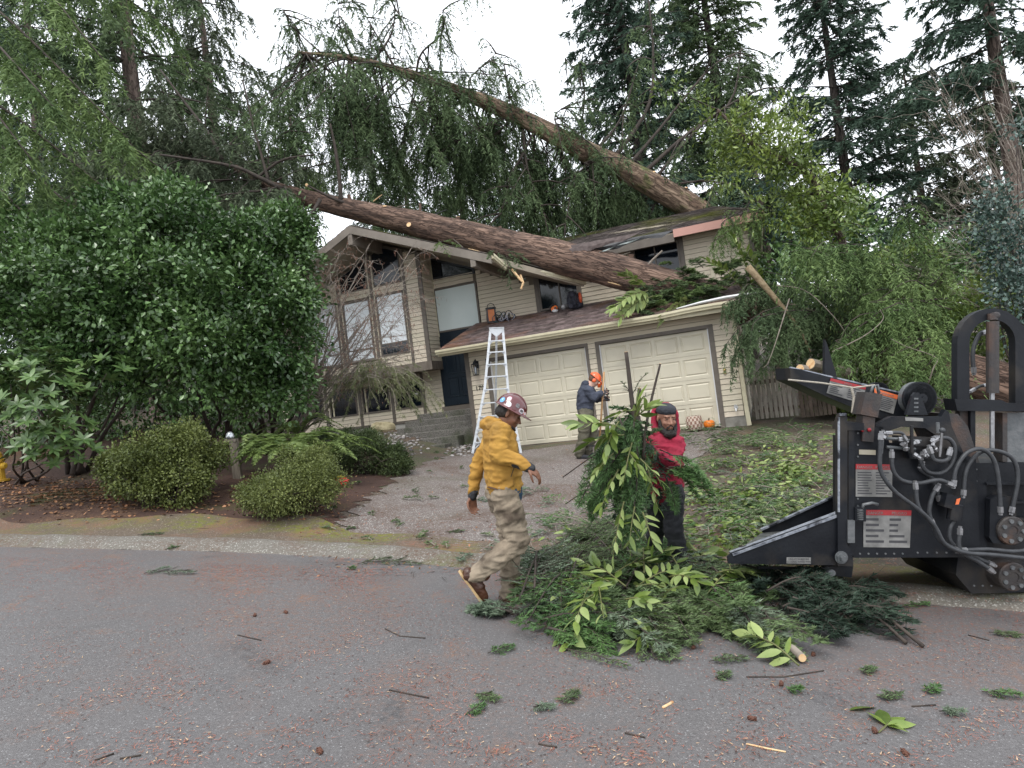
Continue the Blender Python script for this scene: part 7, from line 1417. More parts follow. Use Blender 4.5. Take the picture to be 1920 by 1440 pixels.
b = MB(); b.tube([o + Vector((-.10, 0, .03)), o + Vector((-.11, 0, .17)), o + Vector((-.03, .0, .24)), o + Vector((.07, 0, .22)), o + Vector((.11, 0, .08))], .014, 7); part('front_handle', b, BLACKP, cs, wc=True, smooth=True); b = MB(); b.bar(o + Vector((0, .08, .07)), o + Vector((-.05, .42, .10)), .012, .08, up=(0, 0, 1)); part('guide_bar', b, GREYP, cs, wc=True)
b = MB(); b.lathe([(.03, 0), (.03, .02)], o + Vector((.02, -.11, .12)), (0, -1, 0), 8); part('starter_cap', b, BLACKP, cs, wc=True)
bl = root('backpack_blower', RF(-.93, 1.6), 'backpack leaf blower with black harness and grey tube on the garage roof', 'leaf blower'); o = RF(-.93, 1.62); DKB = mat('dark_harness_fabric', (.014, .015, .024), (.035, .035, .05), 14, .8, .4)
b = MB(); b.ball(o + Vector((0, 0, .25)), (.20, .14, .24)); b.ball(o + Vector((-.04, -.05, .38)), (.13, .10, .12)); b.ball(o + Vector((.10, 0, .12)), (.14, .12, .10)); b.ball(o + Vector((-.10, -.08, .10)), (.10, .10, .08)); grow('harness', b, DKB, bl, .014, 2, .03, 14)
b = MB(); b.ball(o + Vector((.17, -.05, .30)), (.055, .09, .15)); part('engine_cover', b, mat('red_orange_cover', (.5, .07, .02), (.6, .1, .03), 5, .4), bl, wc=True, smooth=True)
for dx in (-.10, .05): b = MB(); b.tube([o + Vector((dx, -.13, .46)), o + Vector((dx - .02, -.20, .30)), o + Vector((dx, -.14, .08))], .022, 6, flat=.4); part('strap', b, BLACKP, bl, wc=True, smooth=True)
b = MB(); b.tube([o + Vector((-.15, -.05, .10)), o + Vector((-.27, -.18, .11)), o + Vector((-.34, -.36, .075)), o + Vector((-.36, -.60, .01))], [.06, .058, .055, .055], 12, rough=.1); part('blower_tube', b, mat('grey_tube', (.07, .07, .075), (.11, .11, .115), 20, .5), bl, wc=True, smooth=True)
# lamp post, hydrant, red toy, boulder, stones
q = Vector(GW(444, 897)); lp = root('garden_lamp_post', q, 'weathered wooden post with a small glass lamp on top between the low bushes', 'lamp post'); LPW = mat('weathered_lamp_post', (.10, .085, .065), (.20, .17, .135), 8, .85, .5, 50, stretch=(4, 4, .5))
u = Vector((0, 0, 1)); b = MB(); b.bar(q - u * .1, q + u * .60, .085, .085, up=FW); b.bar(q + u * .60 - CAMV(.11, 0, 0), q + u * .60 + CAMV(.07, 0, 0), .10, .045, up=(0, 0, 1)); part('post', b, LPW, lp, wc=True)
b = MB(); b.bar(q + CAMV(.06, 0, 0) - u * .1, q + u * .57 + CAMV(.055, 0, 0), .045, .08, up=FW); part('side_board', b, LPW, lp, wc=True); b = MB(); b.lathe([(.06, .625), (.066, .65), (.055, .70), (.03, .73), (.01, .735)], q - CAMV(.035, 0, 0), (0, 0, 1), 14); part('glass_lamp', b, mat('lamp_glass_silver', (.3, .32, .34), (.6, .62, .64), 30, .1, metal=.6), lp, wc=True, smooth=True)
q = Vector(GW(-4, 905)); hy = root('fire_hydrant', q, 'yellow fire hydrant base at the left edge under the rhododendron', 'hydrant'); YEL = mat('yellow_hydrant_paint', (.55, .34, .03), (.48, .28, .03), 6, .5, .1)
b = MB(); b.lathe([(.17, 0), (.17, .035), (.11, .04), (.10, .32), (.125, .33), (.125, .37), (.10, .38), (.09, .46), (.05, .52), (.02, .54)], q, (0, 0, 1), 18); part('barrel', b, YEL, hy, wc=True); 
for s_ in (-1, 1): b = MB(); b.lathe([(.05, 0), (.055, .06), (.03, .08)], q + u * .27 + CAMV(.09 * s_, 0, 0), CAMV(s_, -.2, 0), 8); part('outlet_cap', b, YEL, hy, wc=True)
q = Vector(GW(640, 912)); rt_ = root('plastic_toy', q, 'red and yellow plastic toy scoop lying right of the low bush', 'toy'); b = MB(); b.ball(q + u * .06, (.11, .08, .07)); b.ball(q + u * .08 + CAMV(.06, 0, 0), (.07, .06, .05)); grow('red_shell', b, mat('red_plastic', (.62, .03, .035), (.7, .05, .05), 5, .3), rt_, .012, 1, .02, 12); b = MB(); b.tube([q + u * .12 - CAMV(.10, 0, 0), q + u * .155, q + u * .13 + CAMV(.06, 0, 0)], .02, 6); part('yellow_handle', b, mat('yellow_plastic', (.6, .5, .05), rough=.4), rt_, wc=True, smooth=True)
q = H(-7.2, 1.55, .80); bo = MB(); bo.ball(q, (.36, .22, .20), 16, 10); o = put('boulder', bo.mesh('boulder', mat('lichen_yellow_stone', (.36, .31, .19), (.5, .44, .28), 7, .85, .5, 30, c3=(.2, .16, .08), s3=3), False), None, 'pale yellow boulder at the foot of the lower left wall', 'rock')
for v in o.data.vertices: v.co += Vector(v.normal) * .09 * noise.noise(v.co * 3.7)
def pebbles(name, n, gen, r, m, label=None, **k):
    b = MB()
    for i in range(n):
        p = gen(); rr = r * random.uniform(.5, 1.4); M = Matrix.Rotation(random.uniform(0, 6), 3, 'Z') @ Matrix.Diagonal((1, .7, .5)); b.ball(Vector(p) + Vector((0, 0, rr * .2)), rr, 6, 4, M=M)
    return put(name, b.mesh(name, m, True), None, kind='stuff', label=label)
pebbles('garden_stones', 170, lambda: GW(random.gauss(755, 28), random.gauss(826, 14)), .05, mat('river_stone', (.14, .13, .125), (.4, .38, .36), 3, .8, rand=.5))
pebbles('garden_stones', 120, lambda: GW(random.gauss(868, 14), random.gauss(838, 9)), .045, bpy.data.materials['river_stone'])
# pile of cut logs behind the arm
for i, (x, y, x2, y2, r) in enumerate(((1500, 692, 1560, 704, .10), (1520, 682, 1590, 700, .11), (1490, 700, 1545, 712, .08))):
    a, c = P(x, y, 12.4), P(x2, y2, 12.9); lg = root('cut_log', a, ('short cut log lying lowest behind the tip of the chipper arm', 'thick cut log on top of the small stack behind the chipper arm', 'thin cut log nearest the gate behind the chipper arm')[(0, 1, 2)[i]], 'log'); b = MB(); b.tube([a, a.lerp(c, .5), c], r, 10, rough=.1); part('bark', b, TWIG2, lg, wc=True)
    d = (a - c).normalized(); xx = d.orthogonal().normalized(); yy = d.cross(xx); b = MB(); b.add([a + d * .004 + (xx * math.cos(t) + yy * math.sin(t)) * r * .9 for t in [k * math.tau / 10 for k in range(10)]], [tuple(range(10))]); part('cut_face', b, CUT, lg, wc=True)
# ================================================================ CUT BRANCHES AND LITTER
def flat_bough(p0, p1, arch=.12, wid=.35, nside=26, m=26, nl=.035, nw=.0035, up=None, sag=.1, jit=.25):
    """a flat fir or cedar spray: stem, side twigs, needles on both sides of every twig"""
    p0 = np.array(p0); p1 = np.array(p1); L = np.linalg.norm(p1 - p0); up = UP if up is None else np.array(up); main = curve([p0, (p0 + p1) / 2 + up * arch * L, p1], 14)
    t = np.linspace(.12, .98, nside); p = np.stack([np.interp(t, np.linspace(0, 1, 14), main[:, j]) for j in range(3)], 1); tg = unit(p1 - p0 + RNG.normal(size=(nside, 3)) * .05); sd = unit(np.cross(tg, up)); sg = np.where(np.arange(nside) % 2 == 0, 1, -1)[:, None]
    dd = unit(sd * sg * .8 + tg * .75 + up * RNG.normal(size=(nside, 1)) * jit); tl = wid * L * (1.08 - t) ** .7 * RNG.uniform(.7, 1.15, nside) * np.minimum(1, t * 5)
    s = np.linspace(.06, 1, m)[None]; pos = p[:, None] + dd[:, None] * (s * tl[:, None])[..., None] - UP * (sag * s ** 2 * tl[:, None])[..., None]; q = np.where(np.arange(m) % 2 == 0, 1, -1)[None, :, None]
    sx = unit(np.cross(dd, up))[:, None]; bd = dd[:, None] * .75 + sx * q * .8 + RNG.normal(size=(nside, m, 3)) * .2; k = nside * m
    ends = [np.stack([p[i], p[i] + dd[i] * tl[i]]) for i in range(nside)]
    return main, ends, (pos.reshape(-1, 3), bd.reshape(-1, 3), nl * RNG.uniform(.6, 1.25, k), nw * RNG.uniform(.7, 1.2, k))
def cat4(bs): return tuple(np.concatenate([b[j] for b in bs]) for j in range(4))
FIRG = leafmat('cut_fir_needles', (.048, .092, .036), (.115, .18, .072), .6, .35, .1); FIRL = leafmat('fir_needle_underside', (.10, .15, .10), (.17, .23, .15), .6, .3, .1); CEDG = leafmat('cut_cedar_sprays', (.045, .12, .036), (.11, .22, .07), .55, .35, .15); FIRD = leafmat('shaded_cut_fir', (.010, .024, .016), (.028, .05, .032), .7, .4, .05)  # FIRD: fir needles with shade put into the colour
def bough_thing(name, specs, mtl, label, cat, group=None, r=.010, lm=TWIG, **k):
    rt = root(name, Vector(specs[0][0]), label, cat, group); ms = []; es = []; bs = []
    for a, c in specs: m0, e0, b0 = flat_bough(a, c, **k); ms.append(m0); es += e0; bs.append(b0)
    tubes('stem', ms, r, .003, lm, rt, n=6, kind=None if len(ms) == 1 else 'stuff'); tubes('twigs', es, .003, .0015, lm, rt, n=3); fol('needles', blades(*cat4(bs)), mtl, rt); return rt
def laurel(p0, p1, n, L, label, meshes=None, mix=.3, name='laurel_branch', group=None, arch=.1, r=.007, spread=1.0, par=None, cat='branch'):
    meshes = meshes or [LEAF_L, LEAF_LP]; rt = par or root(name, Vector(p0), label, cat, group); a = np.array(p0); c = np.array(p1); l = curve([a, (a + c) / 2 + UP * arch * np.linalg.norm(c - a), c], 14)
    b = MB(); b.tube([Vector(q) for q in l], [r * (1 - .6 * i / 13) for i in range(14)], 6); part('stem', b, mat('green_stem', (.09, .10, .03), (.14, .14, .05), 9, .6) if 'green_stem' not in bpy.data.materials else bpy.data.materials['green_stem'], rt, wc=True, smooth=True)
    its = []; tg = Vector(c - a).normalized(); up = Vector(RNG.normal(size=3) * .35 + [0, 0, 1]); sd = tg.cross(up).normalized()
    for i in range(n):
        t = .15 + .85 * i / max(1, n - 1); p = Vector([np.interp(t, np.linspace(0, 1, 14), l[:, j]) for j in range(3)]); s = 1 if i % 2 else -1; d = tg * (.55 + t * .7) + sd * s * spread * (1.15 - t * .6) + Vector(RNG.normal(size=3) * .22)
        its.append((p, d, up + Vector(RNG.normal(size=3) * .4), L * random.uniform(.7, 1.15), 1 if random.random() < mix else 0))
    leaf_parts(rt, its, meshes); return rt
def gp(px, py, h=0): v = GW(px, py); return v + Vector((0, 0, h))
# --- the pile on the road in front of the chipper
pile = [((1100, 1140), (1065, 1185), .18), ((1050, 1125), (1000, 1085), .30), ((1010, 1160), (1060, 1075), .32), ((1080, 1150), (1130, 1060), .30), ((1090, 1110), (1020, 1190), .20), ((1150, 1090), (1090, 1020), .30), ((1120, 1180), (1210, 1220), .16), ((1180, 1150), (1255, 1228), .18), ((1230, 1150), (1290, 1215), .15), ((1170, 1120), (1240, 1060), .28),
        ((1250, 1120), (1330, 1070), .30), ((1290, 1160), (1380, 1200), .15), ((1310, 1130), (1400, 1160), .22), ((1340, 1110), (1420, 1080), .25), ((1400, 1160), (1440, 1215), .15), ((1400, 1190), (1500, 1240), .10), ((1060, 1050), (1130, 1010), .2), ((1040, 1200), (1120, 1215), .1), ((962, 1156), (902, 1146), .02), ((1200, 1060), (1120, 1070), .3), ((1290, 1080), (1230, 1040), .2), ((1350, 1150), (1290, 1100), .25), ((1080, 1170), (1010, 1150), .25), ((1140, 1080), (1210, 1110), .3)]
USED = set()
for i, (a, c, h) in enumerate(pile):
    h *= .5; p0, p1 = gp(*a, h), gp(*c, max(.02, h - .10)); sp = [(p0, p1)] + [(np.array(p0) + RNG.normal(size=3) * [.07, .07, .03] + [0, 0, .02], np.array(p1) + RNG.normal(size=3) * [.12, .12, .04] + [0, 0, .03]) for _ in range(3)]
    a = (a[0] + max(0, 1075 - a[0]) * .45, a[1]); c = (c[0] + max(0, 1060 - c[0]) * (.5 if c[0] > 930 else 0), c[1])
    kk = (0, 2, 1, 0, 2, 0, 1, 0)[i % 8]; m = (FIRG, FIRL, CEDG)[kk]; mxp, myp = (a[0] + c[0]) / 2, (a[1] + c[1]) / 2
    col_ = 'far left end' if mxp < 1020 else 'left side' if mxp < 1090 else 'left centre' if mxp < 1160 else 'middle' if mxp < 1240 else 'right centre' if mxp < 1320 else 'right side' if mxp < 1400 else 'far right end'; row_ = 'front' if myp > 1165 else 'back' if myp < 1085 else 'crest'
    lab = ('dark green cut fir bough', 'pale bluish cut fir bough', 'bright green cut cedar bough')[kk] + ' at the ' + row_ + ' of the road pile, ' + col_; g = 'boughs in the road pile'
    while lab in USED: lab += ' lower' if ' lower' not in lab else ' still'
    USED.add(lab)
    bough_thing('cut_bough', sp, m, lab, 'branch', g, arch=.12, wid=.34, nside=30, m=30, nl=.042, nw=.0042, jit=.3)
core = []
for i in range(60):
    x, y = RNG.uniform(1020, 1440), RNG.uniform(1100, 1190); h = RNG.uniform(.02, .14); a = np.array(gp(x, y, h)); core.append((a, a + np.array(CAMV(RNG.uniform(-.5, .5), RNG.uniform(-.3, .3), RNG.uniform(-.1, .15)))))
rt = root('brush_pile', gp(1200, 1130), 'low heap of crushed fir twigs at the heart of the road pile', 'brush pile'); bs = [flat_bough(a, c, nside=18, m=18, nl=.05, nw=.006, wid=.5) for a, c in core]; fol('needles', blades(*cat4([b_[2] for b_ in bs])), FIRG, rt); tubes('twigs', [b_[0] for b_ in bs], .006, .002, TWIG, rt, n=4)
# boughs under the pan, the shade there painted into their needle colour
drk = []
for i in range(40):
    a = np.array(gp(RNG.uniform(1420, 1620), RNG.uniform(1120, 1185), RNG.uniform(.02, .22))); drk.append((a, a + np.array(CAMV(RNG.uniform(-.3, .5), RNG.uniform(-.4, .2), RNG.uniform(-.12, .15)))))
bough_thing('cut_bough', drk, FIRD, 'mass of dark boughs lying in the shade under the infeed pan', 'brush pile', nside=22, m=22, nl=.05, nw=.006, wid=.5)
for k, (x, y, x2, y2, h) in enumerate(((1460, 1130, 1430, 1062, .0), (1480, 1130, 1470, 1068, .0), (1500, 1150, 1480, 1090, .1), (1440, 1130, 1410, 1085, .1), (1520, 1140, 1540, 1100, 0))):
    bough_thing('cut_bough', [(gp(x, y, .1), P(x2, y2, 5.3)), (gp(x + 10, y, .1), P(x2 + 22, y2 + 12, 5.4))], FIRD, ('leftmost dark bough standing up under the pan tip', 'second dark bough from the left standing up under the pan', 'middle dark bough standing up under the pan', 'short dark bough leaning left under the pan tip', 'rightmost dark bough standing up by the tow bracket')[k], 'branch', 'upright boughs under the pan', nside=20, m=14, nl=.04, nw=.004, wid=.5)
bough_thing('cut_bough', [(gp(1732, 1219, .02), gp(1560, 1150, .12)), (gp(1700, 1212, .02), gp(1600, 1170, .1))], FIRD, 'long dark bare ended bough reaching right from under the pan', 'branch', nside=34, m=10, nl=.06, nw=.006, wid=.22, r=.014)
# laurel branches in the pile, leaf by leaf
LAB = ['light green laurel branch with big drooping leaves at the front of the road pile', 'laurel branch standing up at the back of the road pile', 'laurel branch leaning right over the middle of the road pile', 'laurel branch with pale undersides near the red hoodie man\'s boots', 'laurel sprig at the right front of the pile beside a cut stick', 'laurel branch lying across the crest of the road pile', 'laurel branch sticking up at the left end of the road pile', 'laurel branch half buried right of centre in the road pile', 'short laurel sprig low at the front of the road pile', 'laurel branch arching left towards the yellow hoodie man', 'laurel branch near the tip of the infeed pan']
for i, (a, h0, c, h1, n, L) in enumerate((((1140, 1110), .30, (1070, 1195), .06, 16, .19), ((1230, 1080), .30, (1290, 1060), .42, 14, .16), ((1180, 1130), .28, (1100, 1100), .36, 15, .17), ((1290, 1110), .22, (1255, 1065), .34, 12, .16), ((1500, 1240), .05, (1415, 1205), .16, 11, .15), ((1200, 1130), .28, (1300, 1110), .34, 16, .15), ((1120, 1090), .25, (1060, 1060), .32, 12, .13),
                                      ((1330, 1130), .2, (1400, 1095), .26, 13, .14), ((1240, 1190), .12, (1190, 1205), .10, 10, .13), ((1020, 1130), .26, (975, 1110), .2, 9, .12), ((1380, 1120), .15, (1370, 1060), .35, 11, .15))):
    laurel(gp(a[0], a[1] + 22, h0 * .75), gp(c[0], c[1] + 22, h1 * .75), n, L * 1.1, LAB[i], mix=.35)
MORE = [((1120, 1170), (1085, 1205)), ((1130, 1150), (1140, 1215)), ((1160, 1120), (1230, 1105)), ((1200, 1150), (1265, 1140)), ((1150, 1140), (1100, 1125)), ((1260, 1130), (1320, 1150)), ((1240, 1100), (1190, 1075)), ((1310, 1100), (1345, 1070)), ((1180, 1180), (1230, 1200)), ((1100, 1130), (1050, 1150)), ((1215, 1120), (1215, 1065)), ((1350, 1120), (1410, 1130)), ((1280, 1150), (1240, 1175)), ((1330, 1090), (1290, 1060))]
WH = ['under the big drooping leaves at the pile front', 'pointing at the camera at the front of the pile', 'lying flat left of the middle of the pile', 'on the right slope of the pile crest', 'pointing left over the crest', 'spread on the right centre of the pile', 'pointing to the bundle at the back of the pile', 'behind the pile by the red hoodie man', 'low on the front right slope', 'on the left shoulder of the pile', 'standing at the back middle of the pile', 'towards the pan at the right of the pile', 'sagging over the front centre', 'behind the right centre of the pile']
for i, (a, c) in enumerate(MORE): laurel(gp(a[0], a[1] + 10, .24), gp(c[0], c[1] + 10, .17 + .05 * (i % 3)), 11, .14 + .012 * (i % 4), 'light green laurel sprig ' + WH[i], mix=.3)
b = MB(); b.tube([gp(1440, 1195, .06), gp(1470, 1215, .05), gp(1506, 1248, .04)], [.022, .024, .026], 8); cst = root('cut_stick', gp(1506, 1250), 'cut stick with a pale round end at the front right of the pile', 'stick'); part('bark', b, TWIG2, cst, wc=True, smooth=True); b = MB(); b.lathe([(.024, 0), (.024, .003)], gp(1506, 1248, .04), Vector(gp(1506, 1248) - gp(1470, 1215)), 10); part('cut_face', b, CUT, cst, wc=True)
# --- the armful carried by the man in red
D3 = D1 - .42
def B_(x, y, d=0): return P(x, y, D3 + d)
bun = root('branch_bundle', B_(1185, 840), 'armful of cut cedar and laurel branches carried upright by the man in red', 'branch bundle')
ms = []; es = []; bs = []
for i in range(38):
    x0, y0 = RNG.normal(1176, 24), RNG.uniform(775, 900); ang = RNG.normal(-.04, .30); L = RNG.uniform(.22, .66) * (1 - .5 * abs(ang)); a = np.array(B_(x0, y0, RNG.uniform(-.15, .2))); c = a + np.array(CAMV(math.sin(ang) * L - .08, RNG.uniform(-.25, .25), -math.cos(ang) * L)); q, e, bb = flat_bough(a, c, arch=.1, wid=.27, nside=26, m=24, nl=.045, nw=.0045, up=np.array(CAMV(RNG.uniform(-.5, .5), -1, .2)), jit=.3); ms.append(q); es += e; bs.append(bb)
for i in range(12):
    a = np.array(B_(RNG.normal(1185, 12), RNG.uniform(770, 830), 0)); c = a + np.array(CAMV(RNG.uniform(-.25, .22), RNG.uniform(-.1, .1), RNG.uniform(-.05, .12))); q, e, bb = flat_bough(a, c, nside=16, m=18, nl=.035, nw=.004); ms.append(q); es += e; bs.append(bb)
tubes('stems', ms, .008, .003, TWIG, bun, n=5); tubes('twigs', es, .003, .0015, TWIG, bun, n=3); fol('needles', blades(*cat4(bs)), leafmat('bundle_cedar', (.022, .064, .024), (.075, .165, .052), .55, .5, .1), bun)
DK = [flat_bough(np.array(B_(RNG.normal(1180, 18), RNG.uniform(780, 880), .12)), np.array(B_(RNG.normal(1178, 26), RNG.uniform(900, 985), .15)), nside=20, m=18, nl=.05, nw=.006, wid=.35)[2] for _ in range(14)]; fol('needles', blades(*cat4(DK)), FIRD, bun)  # core of the bundle, its inner shade painted into dark needles
ms = []; es = []; bs = []
for i in range(6):
    a = np.array(B_(1252 + RNG.normal() * 4, 872 + RNG.normal() * 8, -.02)); mid = a + np.array(CAMV(.25, -.03, .02)); c = np.array(B_(1318 + RNG.uniform(-25, 32), 935 + RNG.uniform(-35, 22), RNG.uniform(-.1, .2))); q, e, bb = flat_bough(a, c, arch=.22, wid=.30, nside=28, m=24, nl=.04, nw=.0042); ms.append(q); es += e; bs.append(bb)
tubes('stems', ms, .006, .002, TWIG, bun, n=5); fol('needles', blades(*cat4(bs)), CEDG, bun)
for pts, r in (([(1195, 900), (1190, 800), (1181, 720), (1174, 660)], .021), ([(1205, 860), (1213, 790), (1226, 730), (1238, 682)], .012), ([(1192, 800), (1196, 765), (1199, 728)], .02), ([(1150, 900), (1100, 920), (1060, 945)], .006), ([(1170, 830), (1120, 850), (1055, 895)], .007)):
    b = MB(); l = curve([np.array(B_(x, y, -.02)) for x, y in pts], 14); b.tube([Vector(q) for q in l], [r * (1.1 - .35 * i / 13) for i in range(14)], 8, rough=.12); part('stick', b, TWIG, bun, wc=True, smooth=True); 
    if r > .011: b = MB(); d = Vector(l[-1] - l[-2]).normalized(); b.lathe([(r * .72, 0), (r * .72, .003)], Vector(l[-1]), d, 9); part('cut_face', b, CUT, bun, wc=True)
for (x, y, x2, y2, n, L) in ((1150, 850, 1115, 890, 9, .11), (1160, 880, 1128, 950, 9, .11), (1215, 880, 1232, 950, 8, .11), (1185, 830, 1170, 900, 8, .10), (1165, 800, 1085, 795, 13, .14), (1170, 815, 1105, 830, 14, .14), (1160, 790, 1135, 845, 9, .13), (1190, 790, 1195, 755, 7, .15), (1195, 780, 1222, 762, 7, .14), (1180, 850, 1205, 890, 10, .10), (1200, 860, 1240, 905, 8, .10), (1190, 950, 1180, 1020, 9, .12), (1170, 940, 1150, 1040, 9, .12), (1205, 960, 1225, 1020, 8, .12), (1185, 770, 1160, 775, 6, .13)):
    laurel(B_(x, y, -.26), B_(x2, y2, -.36), n, L * 1.15, None, par=bun, mix=.35, arch=.05)
# small twig with sparse needles by the sticks
for a, c in (((1186, 740), (1214, 700)), ((1190, 760), (1224, 738)), ((1188, 750), (1166, 716))):
    q, e, bb = flat_bough(B_(*a), B_(*c), nside=10, m=6, nl=.02, nw=.003, wid=.4); tubes('twigs', [q] + e, .003, .0015, TWIG, bun, n=3); fol('needles', blades(*bb), FIRG, bun)
# --- debris over the yard: real sprays and leaves, too many to count
def yard_pts(n, cx, cy, sx, sy, lo=(960, 805), hi=(1600, 1075)):
    out = []
    while len(out) < n:
        x, y = RNG.normal(cx, sx), RNG.normal(cy, sy)
        if lo[0] < x < hi[0] and lo[1] < y < hi[1]: out.append((x, y))
    return out
def litter(name, pts, m, L, nl, nw, nside=12, mm=12, h=.08, up_=.05, lab=None):
    bs = []; ms = []
    for w0 in GWv(pts):
        a = w0 + [0, 0, RNG.uniform(.01, h)]; th = RNG.uniform(0, math.tau); l = L * RNG.uniform(.6, 1.4); c = a + np.array(CAMV(math.cos(th) * l, math.sin(th) * l, RNG.uniform(-.3, 1) * up_)); q, e, bb = flat_bough(a, c, nside=nside, m=mm, nl=nl, nw=nw, wid=.4, jit=.3); bs.append(bb); ms.append(q)
    V, Fc = blades(*cat4(bs)); o = put(name, npmesh(name, V, Fc, m), None, kind='stuff', label=lab); b = MB()
    for q in ms: b.tube([Vector(v) for v in q[::3]], .005, 4)
    put('litter_twigs', b.mesh('litter_twigs', TWIG2), None, kind='stuff'); return o
litter('branch_litter', yard_pts(58, 1400, 940, 100, 60) + yard_pts(36, 1430, 835, 90, 14) + yard_pts(26, 1170, 1010, 70, 28) + yard_pts(40, 1500, 980, 50, 50), FIRG, .52, .045, .0055)
litter('branch_litter', yard_pts(44, 1400, 930, 100, 60) + yard_pts(18, 1150, 1015, 70, 28) + yard_pts(20, 1420, 830, 60, 14), CEDG, .55, .045, .0055)
litter('branch_litter', yard_pts(60, 1420, 960, 90, 50) + yard_pts(16, 1000, 960, 90, 40, lo=(780, 860)) , FIRL, .30, .04, .005)
litter('branch_litter', yard_pts(26, 800, 960, 90, 60, lo=(560, 880), hi=(1000, 1040)) + yard_pts(14, 860, 850, 60, 14, lo=(760, 835), hi=(1100, 885)), FIRG, .16, .03, .004, h=.03)
def leaf_litter(name, pts, m, L, W, h=.1, lay=.5):
    k = len(pts); Bp = GWv(pts) + UP * RNG.uniform(.005, h, (k, 1)); d = RNG.normal(size=(k, 3)) * [1, 1, .25]; nr = UP + RNG.normal(size=(k, 3)) * lay; V, Fc = leaf_mesh(Bp, d, nr, L * RNG.uniform(.6, 1.2, k), W * RNG.uniform(.7, 1.2, k)); return put(name, npmesh(name, V, Fc, m), None, kind='stuff')
def clumps(n, per, *a, r=14): return [(x + RNG.normal() * r, y + RNG.normal() * r * .4) for x, y in yard_pts(n, *a) for _ in range(per)]
leaf_litter('fallen_laurel_leaves', clumps(60, 12, 1430, 920, 85, 55) + clumps(22, 10, 1180, 1030, 60, 20) + clumps(30, 14, 1480, 900, 50, 25), LAUP, .12, .022, .12)
leaf_litter('fallen_laurel_leaves', clumps(60, 10, 1440, 930, 85, 60) + clumps(26, 10, 1200, 1035, 70, 20) + clumps(30, 10, 1400, 1000, 60, 30), LAU, .12, .022, .12)
BRL = mat('tan_fallen_leaves', (.22, .12, .05), (.36, .22, .10), 4, .8, rand=.4); leaf_litter('fallen_leaves', [(RNG.uniform(0, 330), RNG.normal(925, 14)) for _ in range(1500)] + [(RNG.uniform(0, 640), RNG.normal(945, 16)) for _ in range(900)], BRL, .06, .017, .03, .3)
leaf_litter('fallen_leaves', [(RNG.uniform(560, 1600), RNG.uniform(830, 1080)) for _ in range(2200)], BRL, .045, .010, .012, .25)
# --- debris on the garage roof over the trunk's end
def roof_spray(name, specs, m, label, **k): return bough_thing(name, specs, m, label, 'branch', **k)
def RP(x, y, h): return RF(x, y, h)
sp = []
for i in range(110): x, y = RNG.uniform(.9, 3.5), RNG.uniform(-.2, .95); a = np.array(RP(x, y, RNG.uniform(.02, .60) * min(1, (x - .3) / 1.3) * (.6 + y))); sp.append((a, a + np.array(C2W @ Vector((RNG.uniform(-.5, .5), RNG.uniform(-.4, .3), RNG.uniform(-.12, .2))))))
bough_thing('cut_bough', sp[:70], HEM, 'heap of green boughs over the end of the trunk on the garage roof', 'brush heap', nside=18, m=18, nl=.08, nw=.010, wid=.5); bough_thing('cut_bough', sp[70:], HEM_BRIGHT, 'bright green boughs mixed in the heap above the bent gutter', 'brush heap', nside=18, m=18, nl=.08, nw=.010, wid=.5)
for i, (x, y, x2, y2, n, lab, mx_) in enumerate(((1215, 545, 1150, 580, 24, 'pale yellow green laurel branch fanned out at the left end of the roof heap', .85), (1225, 555, 1165, 595, 20, 'pale laurel branch hanging lowest at the left end of the roof heap', .9), (1210, 540, 1170, 515, 16, 'pale laurel branch standing up against the trunk on the roof', .6), (1300, 560, 1240, 600, 16, 'pale laurel branch lying in the middle of the roof heap', .8), (1420, 560, 1372, 440, 22, 'green laurel shoot rising in front of the upper right siding', .1), (1400, 550, 1330, 490, 16, 'dark green laurel shoot below the upper right siding', .1), (1440, 560, 1400, 470, 16, 'green laurel shoot right of the tall one by the upper siding', .15))):
    DD = 14.4 if i < 4 else 14.0; laurel(P(x, y, DD), P(x2, y2, DD - .25), int(n * 1.5), .25, lab, mix=mx_, r=.012, spread=1.3)
bough_thing('cut_bough', [(P(930, 470, 15.7), P(970, 520, 15.6)), (P(945, 470, 15.7), P(990, 490, 15.6)), (P(925, 468, 15.7), P(915, 485, 15.6)), (P(950, 480, 15.6), P(958, 540, 15.6)), (P(955, 475, 15.7), P(975, 500, 15.5))], HEM, 'green sprig hanging over the broken gutter under the trunk', 'branch', nside=14, m=14, nl=.06, nw=.008, wid=.5)
bough_thing('cut_bough', [(P(822, 450, 16.3), P(840, 480, 16.1)), (P(830, 452, 16.3), P(860, 462, 16.1)), (P(828, 452, 16.3), P(815, 470, 16.1))], HEM_BRIGHT, 'small green sprig lying on the gable roof edge', 'branch', nside=12, m=12, nl=.06, nw=.008, wid=.5)
b = MB(); b.tube([P(960, 505, 15.6), P(972, 520, 15.55), P(980, 528, 15.5)], .03, 6, rough=.4); b.tube([P(976, 515, 15.5), P(981, 530, 15.5), P(977, 542, 15.5)], .025, 5, rough=.4); sw = root('splintered_wood', P(960, 505, 15.6), 'pale splintered roof timber hanging below the gutter', 'wood'); part('splinters', b, CUT, sw, wc=True, kind='stuff')
